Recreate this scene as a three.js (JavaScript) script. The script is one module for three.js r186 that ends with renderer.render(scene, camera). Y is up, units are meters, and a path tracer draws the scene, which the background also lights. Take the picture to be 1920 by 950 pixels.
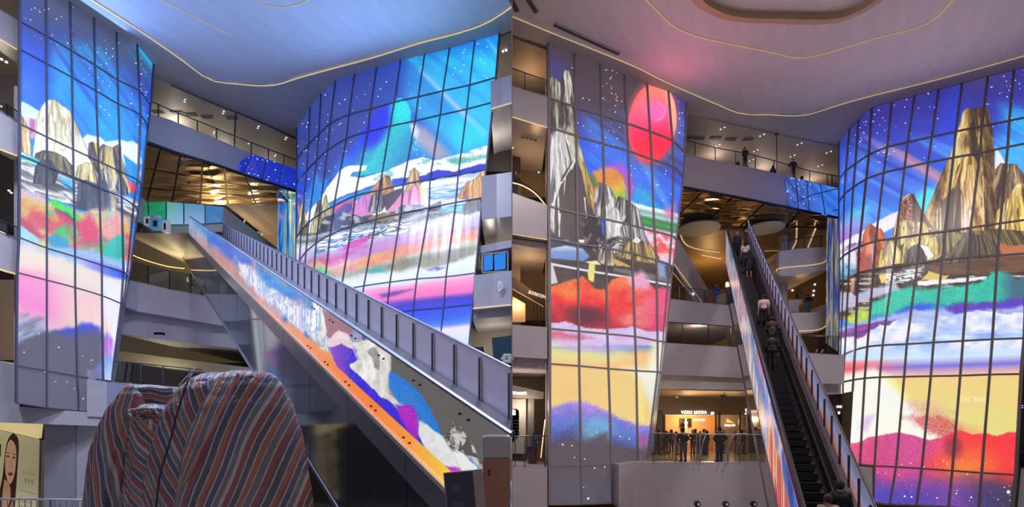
import * as THREE from 'three';
import { mergeGeometries } from 'three/addons/utils/BufferGeometryUtils.js';
import { RoundedBoxGeometry } from 'three/addons/geometries/RoundedBoxGeometry.js';
import { TextGeometry } from 'three/addons/geometries/TextGeometry.js';
import { FontLoader } from 'three/addons/loaders/FontLoader.js';
import { RectAreaLightUniformsLib } from 'three/addons/lights/RectAreaLightUniformsLib.js';

// ---------------------------------------------------------------- camera, light, exposure
const scene = new THREE.Scene();
scene.background = new THREE.Color(0x000000);
const EYE = 1.92, FOCAL = 1000, HX = 960, HY = 800;            // eye height (m), focal length and horizon in pixels of a 1920 x 950 frame
const camera = new THREE.PerspectiveCamera(2 * Math.atan(475 / FOCAL) * 180 / Math.PI, 1920 / 950, 0.1, 200);
camera.position.set(0, EYE, 0);
camera.lookAt(0, EYE, -10);
camera.setViewOffset(1920, 950, 0, -325, 1920, 950);           // shifted lens: upright verticals
const renderer = new THREE.WebGLRenderer({ antialias: true });
renderer.toneMapping = THREE.LinearToneMapping;
renderer.toneMappingExposure = 1.0;
renderer.shadowMap.enabled = true;
RectAreaLightUniformsLib.init();
const SCREEN = 1.0;                                            // how strongly the LED walls glow
function areaLight(color, intensity, w, h, pos, look) {
  const l = new THREE.RectAreaLight(color, intensity, w, h);
  l.position.copy(pos); l.lookAt(look); scene.add(l); return l;
}
function pointLight(color, intensity, pos, r = 4) {
  const l = new THREE.PointLight(color, intensity); l.position.copy(pos); l.castShadow = true; l.shadow.radius = r; scene.add(l); return l;
}

// ---------------------------------------------------------------- helpers
const V = (x, y, z) => new THREE.Vector3(x, y, z);
const P = (px, py, d) => V((px - HX) * d / FOCAL, EYE + (HY - py) * d / FOCAL, -d);   // a measured point at distance d
let seed = 7;
const rnd = () => { seed = (seed * 1664525 + 1013904223) >>> 0; return seed / 4294967296; };
const rr = (a, b) => a + (b - a) * rnd();
const clamp = (x, a = 0, b = 1) => x < a ? a : x > b ? b : x;
const lerp = (a, b, t) => a + (b - a) * t;
const sstep = (a, b, x) => { const t = clamp((x - a) / (b - a)); return t * t * (3 - 2 * t); };
const ORD = ['first', 'second', 'third', 'fourth', 'fifth', 'sixth', 'seventh', 'eighth', 'ninth', 'tenth', 'eleventh', 'twelfth', 'thirteenth', 'fourteenth'];
const byX = (list) => [...list].sort((a, b) => a[0] - b[0]);
const counts = {};
const numbered = (n) => { const c = counts[n] = (counts[n] ?? -1) + 1; return c ? n + '_' + String(c).padStart(3, '0') : n; };
function thing(name, label, category, pos = V(0, 0, 0), group) {
  const o = new THREE.Group(); o.name = numbered(name); o.position.copy(pos); o.userData = { label, category };
  if (group) o.userData.group = group;
  scene.add(o); return o;
}
function obj(name, geo, mat, parent) {
  const m = new THREE.Mesh(Array.isArray(geo) ? mergeGeometries(geo.map(clean)) : geo, mat);
  m.name = parent ? name : numbered(name); m.castShadow = m.receiveShadow = true;
  if (parent) { const used = parent.children.filter((c) => c.name === name || c.name.startsWith(name + '_0') || c.name.startsWith(name + '_1') || c.name.startsWith(name + '_2')).length; if (used) m.name = name + '_' + String(used).padStart(3, '0'); }
  (parent ?? scene).add(m); return m;
}
function struct(name, geo, mat) { const m = obj(name, geo, mat); m.userData.kind = 'structure'; return m; }
function tag(o, label, category, group) { o.userData.label = label; o.userData.category = category; if (group) o.userData.group = group; return o; }
function clean(g) { const h = g.index ? g.toNonIndexed() : g; for (const k of Object.keys(h.attributes)) if (!['position', 'normal', 'uv'].includes(k)) h.deleteAttribute(k); return h; }
function box(w, h, d, x = 0, y = 0, z = 0, ry = 0) { const g = new THREE.BoxGeometry(w, h, d); if (ry) g.rotateY(ry); g.translate(x, y, z); return g; }
function rbox(w, h, d, r, x = 0, y = 0, z = 0) { const g = new RoundedBoxGeometry(w, h, d, 2, r); g.translate(x, y, z); return g; }
function cyl(r0, r1, h, x = 0, y = 0, z = 0, n = 12) { const g = new THREE.CylinderGeometry(r1, r0, h, n); g.translate(x, y + h / 2, z); return g; }
function tube(pts, r, n = 6, seg) { return new THREE.TubeGeometry(new THREE.CatmullRomCurve3(pts, false, 'centripetal'), seg ?? Math.max(2, pts.length * 4), r, n); }
function poly3(verts, faces, uvs) {                                // flat-shaded faces given as index lists (fans)
  const p = [], u = [];
  for (const f of faces) for (let i = 1; i < f.length - 1; i++) for (const k of [f[0], f[i], f[i + 1]]) { const v = verts[k]; p.push(v.x, v.y, v.z); if (uvs) u.push(...uvs[k]); else u.push(v.x + v.z * .6, v.y + v.z * .3); }
  const g = new THREE.BufferGeometry(); g.setAttribute('position', new THREE.Float32BufferAttribute(p, 3)); g.setAttribute('uv', new THREE.Float32BufferAttribute(u, 2)); g.computeVertexNormals(); return g;
}
// a bar of rectangular section along points: half width along side[i], half depth along nor[i]
function bar(pts, side, nor, w, d) {
  const v = [], f = [];
  pts.forEach((p, i) => { const s = side[i % side.length].clone().multiplyScalar(w / 2), n = nor[i % nor.length].clone().multiplyScalar(d / 2);
    v.push(p.clone().sub(s).sub(n), p.clone().add(s).sub(n), p.clone().add(s).add(n), p.clone().sub(s).add(n)); });
  const L = pts.length;
  for (let i = 0; i < L - 1; i++) for (let k = 0; k < 4; k++) { const a = i * 4 + k, b = i * 4 + (k + 1) % 4; f.push([a, b, b + 4, a + 4]); }
  f.push([3, 2, 1, 0], [L * 4 - 4, L * 4 - 3, L * 4 - 2, L * 4 - 1]);
  return poly3(v, f);
}
function stick(a, b, w, d = w) {                                   // straight square bar between two points
  const t = b.clone().sub(a).normalize(), s = Math.abs(t.y) > 0.9 ? V(1, 0, 0) : V(0, 1, 0), n = V(0, 0, 0).crossVectors(t, s).normalize(), q = V(0, 0, 0).crossVectors(n, t);
  return bar([a, b], [n], [q], w, d);
}
// closed prism: front polyline [px, yTop, yBottom, distance], swept back by (dx, dz)
function slabGeo(front, dx, dz) {
  const t = front.map(([x, a, , d]) => P(x, a, d)), b = front.map(([x, , c, d]) => P(x, c, d)), off = V(dx, 0, -dz), n = front.length;
  const v = [...t, ...b, ...t.map((p) => p.clone().add(off)), ...b.map((p) => p.clone().add(off))], f = [];
  for (let i = 0; i < n - 1; i++) f.push([n + i, n + i + 1, i + 1, i], [i, i + 1, 2 * n + i + 1, 2 * n + i], [n + i + 1, n + i, 3 * n + i, 3 * n + i + 1], [3 * n + i + 1, 3 * n + i, 2 * n + i, 2 * n + i + 1]);
  f.push([0, 2 * n, 3 * n, n], [n - 1, 2 * n - 1, 4 * n - 1, 3 * n - 1]);
  return poly3(v, f);
}
const smoothLine = (pts, n = 6) => { const c = new THREE.CatmullRomCurve3(pts.map((p) => V(p[0], p[1], p[2] ?? 0)), false, 'centripetal'); return c.getPoints((pts.length - 1) * n); };
function smoothFront(front, n = 5) {                               // the same front line with rounded corners
  const q = [], L = front.length, cr = (a, b, c, d, t) => .5 * (2 * b + (c - a) * t + (2 * a - 5 * b + 4 * c - d) * t * t + (3 * b - a - 3 * c + d) * t * t * t);
  for (let i = 0; i < L - 1; i++) for (let s = 0; s < n; s++) q.push([0, 1, 2, 3].map((k) => cr(front[Math.max(0, i - 1)][k], front[i][k], front[i + 1][k], front[Math.min(L - 1, i + 2)][k], s / n)));
  q.push(front[L - 1]); return q;
}

// ---------------------------------------------------------------- noise
function hash(x, y) { let h = Math.imul(x | 0, 374761393) ^ Math.imul(y | 0, 668265263); h = Math.imul(h ^ (h >>> 13), 1274126177); return ((h ^ (h >>> 16)) >>> 0) / 4294967296; }
function vnoise(x, y) {
  const ix = Math.floor(x), iy = Math.floor(y), fx = x - ix, fy = y - iy, u = fx * fx * (3 - 2 * fx), v = fy * fy * (3 - 2 * fy);
  const a = hash(ix, iy), b = hash(ix + 1, iy), c = hash(ix, iy + 1), d = hash(ix + 1, iy + 1);
  return a + (b - a) * u + (c - a) * v + (a - b - c + d) * u * v;
}
function fbm(x, y, o = 4) { let s = 0, a = .5, t = 0; for (let i = 0; i < o; i++) { s += a * vnoise(x, y); t += a; a *= .5; x = x * 2.03 + 17.1; y = y * 2.03 + 5.7; } return s / t; }

// ---------------------------------------------------------------- materials
const std = (color, roughness = .6, metalness = 0, extra = {}) => new THREE.MeshStandardMaterial({ color, roughness, metalness, ...extra });
const lin = (r, g, b) => new THREE.Color().setRGB(r, g, b);
function noiseTexture(n, fn, repeat = 1, srgb = true) {
  const d = new Uint8Array(n * n * 4);
  for (let j = 0; j < n; j++) for (let i = 0; i < n; i++) { const c = fn(i / n, j / n); for (let k = 0; k < 3; k++) d[(j * n + i) * 4 + k] = clamp(c[k]) * 255; d[(j * n + i) * 4 + 3] = 255; }
  const t = new THREE.DataTexture(d, n, n); t.magFilter = THREE.LinearFilter; t.minFilter = THREE.LinearMipmapLinearFilter; t.generateMipmaps = true; t.wrapS = t.wrapT = THREE.RepeatWrapping; t.repeat.set(repeat, repeat);
  if (srgb) t.colorSpace = THREE.SRGBColorSpace; t.needsUpdate = true; return t;
}
const plaster = noiseTexture(256, (u, v) => { const a = .93 + .05 * (fbm(u * 9, v * 9, 3) - .5) + .03 * (hash(u * 256, v * 256) - .5); return [a, a, a]; }, .25);
const M = {
  wall: std(lin(.56, .54, .56), .5, 0, { map: plaster }),
  fascia: std(lin(.55, .53, .56), .3, 0, { map: plaster }),
  ceiling: std(lin(.68, .66, .68), .7, 0, { map: plaster }),
  soffit: std(lin(.46, .41, .35), .6, 0, { map: plaster }),
  shop: std(lin(.34, .26, .18), .6, 0, { map: plaster }),
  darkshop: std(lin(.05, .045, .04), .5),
  floor: std(lin(.42, .38, .32), .16),
  frame: std(lin(.13, .12, .13), .45),
  frameL: std(lin(.085, .095, .15), .45),
  framePale: std(lin(.27, .25, .27), .42),
  core: std(lin(.03, .03, .035), .7),
  black: std(lin(.012, .012, .014), .45),
  rubber: std(lin(.015, .015, .017), .35),
  steel: std(lin(.5, .5, .52), .28, 1),
  darksteel: std(lin(.09, .09, .1), .35, .8),
  glass: new THREE.MeshPhysicalMaterial({ color: lin(.86, .9, .9), roughness: .03, transmission: 1, thickness: 0, ior: 1.5 }),
  smoke: new THREE.MeshPhysicalMaterial({ color: lin(.5, .55, .58), roughness: .06, transmission: 1, thickness: 0, ior: 1.5 }),
  gold: std(lin(.9, .62, .25), .5, 0, { emissive: lin(1, .8, .45), emissiveIntensity: .45 }),
  goldDim: std(lin(.9, .62, .25), .5, 0, { emissive: lin(1, .72, .4), emissiveIntensity: .2 }),
  whiteGlow: std(lin(.9, .9, .9), .5, 0, { emissive: lin(1, .97, .9), emissiveIntensity: 1.5 }),
  warmGlow: std(lin(.9, .8, .6), .5, 0, { emissive: lin(1, .78, .45), emissiveIntensity: 1.2 }),
};

// ---------------------------------------------------------------- painting the LED pictures, in the panel grid of their own wall
function edgeDist(pts, x, y) {                                       // signed distance to an outline, > 0 inside
  let d = 1e9, inside = false;
  for (let i = 0, j = pts.length - 1; i < pts.length; j = i++) {
    const ax = pts[i][0], ay = pts[i][1], bx = pts[j][0], by = pts[j][1], ex = bx - ax, ey = by - ay, wx = x - ax, wy = y - ay;
    const t = clamp((wx * ex + wy * ey) / (ex * ex + ey * ey + 1e-9)), qx = wx - ex * t, qy = wy - ey * t, q = qx * qx + qy * qy;
    if (q < d) d = q;
    if ((ay > y) !== (by > y) && x < (bx - ax) * (y - ay) / (by - ay) + ax) inside = !inside;
  }
  return inside ? Math.sqrt(d) : -Math.sqrt(d);
}
const ramp = (stops, t) => {                                        // [t, r, g, b] stops
  if (t <= stops[0][0]) return stops[0].slice(1);
  for (let i = 1; i < stops.length; i++) if (t < stops[i][0]) { const a = stops[i - 1], b = stops[i], k = (t - a[0]) / (b[0] - a[0]); return [a[1] + (b[1] - a[1]) * k, a[2] + (b[2] - a[2]) * k, a[3] + (b[3] - a[3]) * k]; }
  return stops[stops.length - 1].slice(1);
};
const mix3 = (a, b, t) => [a[0] + (b[0] - a[0]) * t, a[1] + (b[1] - a[1]) * t, a[2] + (b[2] - a[2]) * t];
class Art {
  constructor(W, H, where) {                                         // where(u, v) -> position in the picture's own layout units
    this.W = W; this.H = H; this.X = new Float32Array(W * H); this.Y = new Float32Array(W * H); this.C = new Float32Array(W * H * 3);
    this.lo = new Float32Array(H); this.hi = new Float32Array(H);
    for (let j = 0; j < H; j++) { let lo = 1e9, hi = -1e9; for (let i = 0; i < W; i++) { const [x, y] = where((i + .5) / W, (j + .5) / H); this.X[j * W + i] = x; this.Y[j * W + i] = y; if (y < lo) lo = y; if (y > hi) hi = y; } this.lo[j] = lo; this.hi[j] = hi; }
  }
  all(fn) { const { X, Y, C } = this; for (let q = 0; q < X.length; q++) { const c = fn(X[q], Y[q]); if (c) { const a = c[3] ?? 1; for (let k = 0; k < 3; k++) C[q * 3 + k] += (c[k] - C[q * 3 + k]) * a; } } return this; }
  in(x0, y0, x1, y1, fn) {
    const { X, Y, C, W, H, lo, hi } = this;
    for (let j = 0; j < H; j++) { if (hi[j] < y0 || lo[j] > y1) continue; for (let q = j * W, e = q + W; q < e; q++) { const x = X[q], y = Y[q]; if (x < x0 || x > x1 || y < y0 || y > y1) continue; const c = fn(x, y); if (c) { const a = c[3] ?? 1; for (let k = 0; k < 3; k++) C[q * 3 + k] += (c[k] - C[q * 3 + k]) * a; } } }
    return this;
  }
  shape(pts, fn, { soft = 1.2, rough = 0, rf = .08, grain = 0 } = {}) {
    let x0 = 1e9, x1 = -1e9, y0 = 1e9, y1 = -1e9; const m = soft + rough + 1;
    for (const [x, y] of pts) { x0 = Math.min(x0, x - m); x1 = Math.max(x1, x + m); y0 = Math.min(y0, y - m); y1 = Math.max(y1, y + m); }
    return this.in(x0, y0, x1, y1, (x, y) => {
      let d = edgeDist(pts, x, y);
      if (rough) d += (fbm(x * rf + 31, y * rf, 4) - .5) * 2 * rough;
      let a = sstep(-soft, soft, d);
      if (a <= 0) return null;
      if (grain) { const g = hash(x * 1.7 + 1000, y * 1.7 + 1000); a = a < 1 ? (g < a ? lerp(a, 1, grain) : a * (1 - grain)) : 1; }
      const c = typeof fn === 'function' ? fn(x, y, d) : fn;
      return [c[0], c[1], c[2], (c[3] ?? 1) * a];
    });
  }
  // bare rock: strands of light and dark that fan out from the summit
  rock(pts, { lt, dk, mid, top, spread = 40, f = 9, gloss = .5, side = 0, soft = 1, rough = 1.5, vfall = .012, seedx = 0 }) {
    const [tx, ty] = top;
    return this.shape(pts, (x, y, d) => {
      const s = (x - tx) / (y - ty + spread), w = fbm(x * .05 + seedx, y * .03, 3) - .5;
      let n = fbm(s * f * 3 + w * 2.2 + seedx, (y - ty) * vfall + w, 4), h = fbm(s * f * 9 + seedx, y * .03 + w * 3, 3);
      n = clamp((n - .28) * 2.2 + (h - .5) * 1 + (fbm(s * f * 24 + seedx, y * .06 + w * 4, 2) - .5) * .5 - side * s * 1.4);
      const ridge = Math.pow(clamp(1 - Math.abs(fbm(s * f * 1.4 + 9 + seedx, y * .008 + w, 3) - .5) * 9), 2) * gloss;
      let c = n < .5 ? mix3(dk, mid ?? mix3(dk, lt, .45), n * 2) : mix3(mid ?? mix3(dk, lt, .45), lt, n * 2 - 1);
      c = mix3(c, [255, 250, 235], ridge * clamp(n + .2) * .8);
      const rim = d < 3 ? .78 + .22 * d / 3 : 1; return [c[0] * rim, c[1] * rim, c[2] * rim];
    }, { soft, rough });
  }
  // fine spray of coloured grains
  spray(pts, fn, { soft = 10, rough = 8, dens = .8, rf = .04 } = {}) {
    return this.shape(pts, (x, y, d) => { const c = typeof fn === 'function' ? fn(x, y, d) : fn, k = .87 + .26 * hash(x * 1.3 + 500, y * 1.3 + 300), a = hash(x * 1.9 + 77, y * 1.9) < dens ? 1 : .6; return [c[0] * k, c[1] * k, c[2] * k, a * (c[3] ?? 1)]; }, { soft, rough, rf, grain: .85 });
  }
  // long soft brush streaks inside an outline
  streaks(pts, cols, { slope = -.1, fx = .012, fy = .16, soft = 3, rough = 4, sharp = 1.6, alpha = 1 } = {}) {
    return this.shape(pts, (x, y) => { const w = fbm(x * .02, y * .05, 2) * 2; let n = clamp((fbm(x * fx + 3, (y - slope * x) * fy + w, 3) - .5) * sharp * 1.6 + .5) * (cols.length - 1.001); const i = Math.floor(n); return [...mix3(cols[i], cols[i + 1], sstep(.25, .75, n - i)), alpha]; }, { soft, rough });
  }
  dots(list, r = 1.1, c = [250, 252, 255]) { for (const [x, y, s = 1] of list) this.in(x - 4, y - 4, x + 4, y + 4, (X, Y) => { const a = 1 - sstep(r * s * .6, r * s * 1.3, Math.hypot(X - x, Y - y)); return a > 0 ? [...c, a] : null; }); return this; }
  stars(n, x0, y0, x1, y1, s = 11) { let q = s * 7919; const r = () => { q = (q * 1664525 + 1013904223) >>> 0; return q / 4294967296; }, l = []; for (let i = 0; i < n; i++) l.push([lerp(x0, x1, r()), lerp(y0, y1, r()), .55 + r() * .75]); return this.starList(l); }
  starList(l) { const { X, Y, C } = this; const cell = new Map(); for (const p of l) for (let a = -1; a < 2; a++) for (let b = -1; b < 2; b++) { const k = (Math.floor(p[0] / 4) + a) * 4096 + Math.floor(p[1] / 4) + b; (cell.get(k) ?? cell.set(k, []).get(k)).push(p); }
    for (let q = 0; q < X.length; q++) { const c = cell.get(Math.floor(X[q] / 4) * 4096 + Math.floor(Y[q] / 4)); if (!c) continue; for (const [x, y, s] of c) { const a = 1 - sstep(.5 * s, 1.5 * s, Math.hypot(X[q] - x, Y[q] - y)); if (a > 0) for (let k = 0; k < 3; k++) C[q * 3 + k] += (252 - C[q * 3 + k]) * a; } } return this; }
  // wisps of light, straight rays with direction (1, slope)
  rays(x0, y0, x1, y1, slope, col, { f = .03, sharp = 3, alpha = .6, off = 0, fade = 40 } = {}) {
    return this.in(x0, y0, x1, y1, (x, y) => { const q = (y - slope * x) * f + off, n = Math.pow(vnoise(q, off) * .65 + vnoise(q * 2.7, 4 + off) * .35, sharp) * 2.2, e = Math.min(sstep(x0, x0 + fade, x), sstep(x1 + fade, x1 - fade * .2, x), sstep(y0, y0 + fade, y), sstep(y1, y1 - fade, y)); return [...col, clamp(n) * alpha * e * (.75 + .5 * fbm(x * .03, y * .03, 2))]; });
  }
  text(str, x, y, size, color) {
    const cv = document.createElement('canvas'); cv.width = 512; cv.height = 128; const g = cv.getContext('2d'); g.fillStyle = '#fff'; g.font = '96px sans-serif'; g.fillText(str, 4, 100);
    const d = g.getImageData(0, 0, 512, 128).data, k = size / 96;
    return this.in(x, y - size, x + 512 * k, y + size * .3, (X, Y) => { const i = Math.floor((X - x) / k), j = Math.floor((Y - y) / k + 100); return i >= 0 && i < 512 && j >= 0 && j < 128 ? [...color, d[(j * 512 + i) * 4 + 3] / 255 * .8] : null; });
  }
  texture() {
    const { W, H, C } = this, d = new Uint8Array(W * H * 4);
    for (let j = 0; j < H; j++) for (let i = 0; i < W; i++) { const q = ((H - 1 - j) * W + i) * 4, s = (j * W + i) * 3; for (let k = 0; k < 3; k++) d[q + k] = clamp(C[s + k], 0, 255); d[q + 3] = 255; }
    const t = new THREE.DataTexture(d, W, H); t.magFilter = THREE.LinearFilter; t.minFilter = THREE.LinearFilter; t.colorSpace = THREE.SRGBColorSpace; t.needsUpdate = true;
    this.X = this.Y = this.C = null; return t;
  }
}

// ---------------------------------------------------------------- the four curved LED towers
const CEIL = 20.5;                                                   // ceiling height over the eye
const TOWERS = {
  RR: { ncol: 10, rows: [
    [[1574, 265], [1594, 240], [1611, 223], [1635, 201], [1672, 190], [1715, 178], [1760, 167], [1804, 155], [1852, 142], [1901, 130], [1951, 117]],
    [[1574, 335], [1587, 320], [1605, 307], [1630, 290], [1664, 276], [1702, 267], [1747, 257], [1792, 247], [1841, 237], [1892, 227], [1943, 216]],
    [[1574, 378], [1584, 364], [1601, 351], [1625, 336], [1657, 324], [1696, 315], [1740, 305], [1787, 296], [1837, 287], [1889, 276], [1940, 266]],
    [[1575, 488], [1582, 480], [1594, 472], [1612, 463], [1642, 452], [1680, 447], [1725, 440], [1772, 434], [1820, 427], [1875, 419], [1932, 411]],
    [[1576, 540], [1582, 530], [1592, 523], [1610, 512], [1638, 505], [1675, 500], [1720, 494], [1767, 487], [1817, 482], [1870, 479], [1926, 475]],
    [[1573, 677], [1577, 671], [1585, 664], [1604, 656], [1627, 650], [1655, 647], [1700, 645], [1750, 642], [1805, 639], [1860, 636], [1920, 634]],
    [[1575, 720], [1577, 718], [1582, 716], [1601, 712], [1622, 709], [1650, 707], [1695, 706], [1745, 705], [1800, 704], [1855, 702], [1914, 701]],
    [[1570, 866], [1575, 866], [1580, 867], [1592, 868], [1613, 870], [1640, 873], [1680, 875], [1728, 878], [1785, 882], [1840, 886], [1904, 890]],
    [[1570, 938], [1575, 938], [1582, 938], [1594, 939], [1615, 940], [1637, 942], [1668, 945], [1718, 947], [1778, 950], [1835, 954], [1897, 958]]] },
  RL: { ncol: 6, rows: [
    [[1027, 80], [1076, 100], [1125, 120], [1170, 139], [1212, 156], [1252, 170], [1286, 190]],
    [[1028, 184], [1078, 201], [1127, 216], [1175, 232], [1218, 247], [1260, 264], [1283, 287]],
    [[1028, 239], [1080, 255], [1130, 270], [1177, 283], [1221, 299], [1262, 312], [1280, 330]],
    [[1028, 387], [1081, 400], [1133, 411], [1181, 422], [1226, 434], [1258, 442], [1267, 450]],
    [[1029, 447], [1082, 457], [1135, 465], [1184, 475], [1230, 488], [1254, 496], [1260, 503]],
    [[1030, 616], [1085, 621], [1138, 626], [1190, 631], [1232, 639], [1242, 640], [1246, 642]],
    [[1030, 682], [1085, 686], [1140, 691], [1192, 695], [1232, 697], [1236, 698], [1239, 699]],
    [[1030, 872], [1089, 871], [1146, 870], [1195, 866], [1212, 865.5], [1215, 865], [1218, 865]],
    [[1030, 945], [1091, 944], [1147, 942], [1195, 938], [1210, 937], [1213, 936], [1215, 936]]] },
  LL: { ncol: 6, rows: [
    [[36, -60], [86, -30], [131, 2], [176, 32], [218, 59], [256, 82], [287, 118]],
    [[36, 40], [86, 67], [133, 95], [177, 122], [220, 150], [260, 170], [281, 197]],
    [[36, 92], [86, 119], [134, 145], [179, 170], [221, 195], [262, 215], [276, 237]],
    [[36, 232], [87, 257], [136, 280], [184, 302], [225, 322], [257, 337], [264, 348]],
    [[36, 290], [87, 312], [137, 332], [185, 352], [227, 370], [249, 384], [257, 395]],
    [[35, 445], [87, 465], [140, 481], [190, 497], [230, 510], [237, 513], [241, 517]],
    [[32, 511], [87, 525], [140, 539], [190, 554], [226, 569], [229, 571], [232, 573]],
    [[30, 685], [87, 695], [144, 705], [192, 712], [208, 714], [210, 714.5], [212, 715]],
    [[30, 755], [87, 764], [147, 770], [194, 776], [205, 777], [208, 778], [210, 778]]] },
  LR: { ncol: 10, rows: [
    [[557, 238], [582, 200], [603, 175], [630, 151], [666, 137], [707, 125], [752, 112], [797, 101], [844, 89], [891, 75], [937, 62]],
    [[558, 297], [580, 270], [599, 252], [620, 232], [655, 215], [695, 205], [740, 192], [785, 182], [831, 171], [881, 160], [930, 146]],
    [[557, 343], [576, 320], [595, 300], [615, 282], [650, 260], [690, 247], [732, 237], [779, 227], [826, 216], [876, 205], [925, 192]],
    [[556, 446], [566, 432], [580, 417], [600, 402], [627, 386], [667, 367], [712, 357], [757, 346], [807, 336], [860, 327], [912, 317]],
    [[555, 505], [563, 488], [575, 472], [594, 456], [620, 440], [660, 424], [706, 411], [752, 400], [805, 390], [855, 380], [905, 371]],
    [[550, 608], [556, 594], [566, 580], [585, 567], [607, 556], [640, 545], [683, 536], [732, 529], [782, 523], [837, 519], [892, 512]],
    [[545, 672], [550, 660], [560, 645], [578, 630], [600, 618], [632, 606], [675, 596], [725, 588], [775, 581], [832, 576], [887, 570]],
    [[535, 800], [540, 785], [548, 772], [565, 756], [587, 742], [617, 730], [660, 720], [710, 712], [762, 706], [820, 697], [876, 690]]] },
};
for (const t of Object.values(TOWERS)) {
  const R = t.rows.length - 1, z = t.rows[0].map(([, y]) => CEIL * FOCAL / (HY - y));
  const cr = (a, b, c, d, s) => .5 * (2 * b + (c - a) * s + (2 * a - 5 * b + 4 * c - d) * s * s + (3 * b - a - 3 * c + d) * s * s * s);
  const pick = (arr, c, get) => { const n = arr.length - 1, i = Math.min(n - 1, Math.max(0, Math.floor(c))), s = c - i, g = (k) => k < 0 ? 2 * get(arr[0]) - get(arr[1]) : k > n ? 2 * get(arr[n]) - get(arr[n - 1]) : get(arr[k]); return cr(g(i - 1), g(i), g(i + 1), g(i + 2), s); };
  t.nrow = R;
  t.at = (c, r) => { const j = Math.min(R - 1, Math.floor(r)), s = r - j; return [lerp(pick(t.rows[j], c, (p) => p[0]), pick(t.rows[j + 1], c, (p) => p[0]), s), lerp(pick(t.rows[j], c, (p) => p[1]), pick(t.rows[j + 1], c, (p) => p[1]), s)]; };
  t.S = (c, r) => { const [x, y] = t.at(c, r); return P(x, y, pick(z, c, (v) => v)); };
  t.N = (c, r) => { const e = .02, a = t.S(clamp(c + e, 0, t.ncol), r).sub(t.S(clamp(c - e, 0, t.ncol), r)), b = t.S(c, clamp(r + e, 0, R)).sub(t.S(c, clamp(r - e, 0, R))); return V(0, 0, 0).crossVectors(b, a).normalize(); };
  t.T = (c, r) => t.S(clamp(c + .02, 0, t.ncol), r).sub(t.S(clamp(c - .02, 0, t.ncol), r)).normalize();
}
function towerArt(t, W, H) { return new Art(W, H, (u, v) => t.at(u * t.ncol, v * t.nrow)); }
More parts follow.
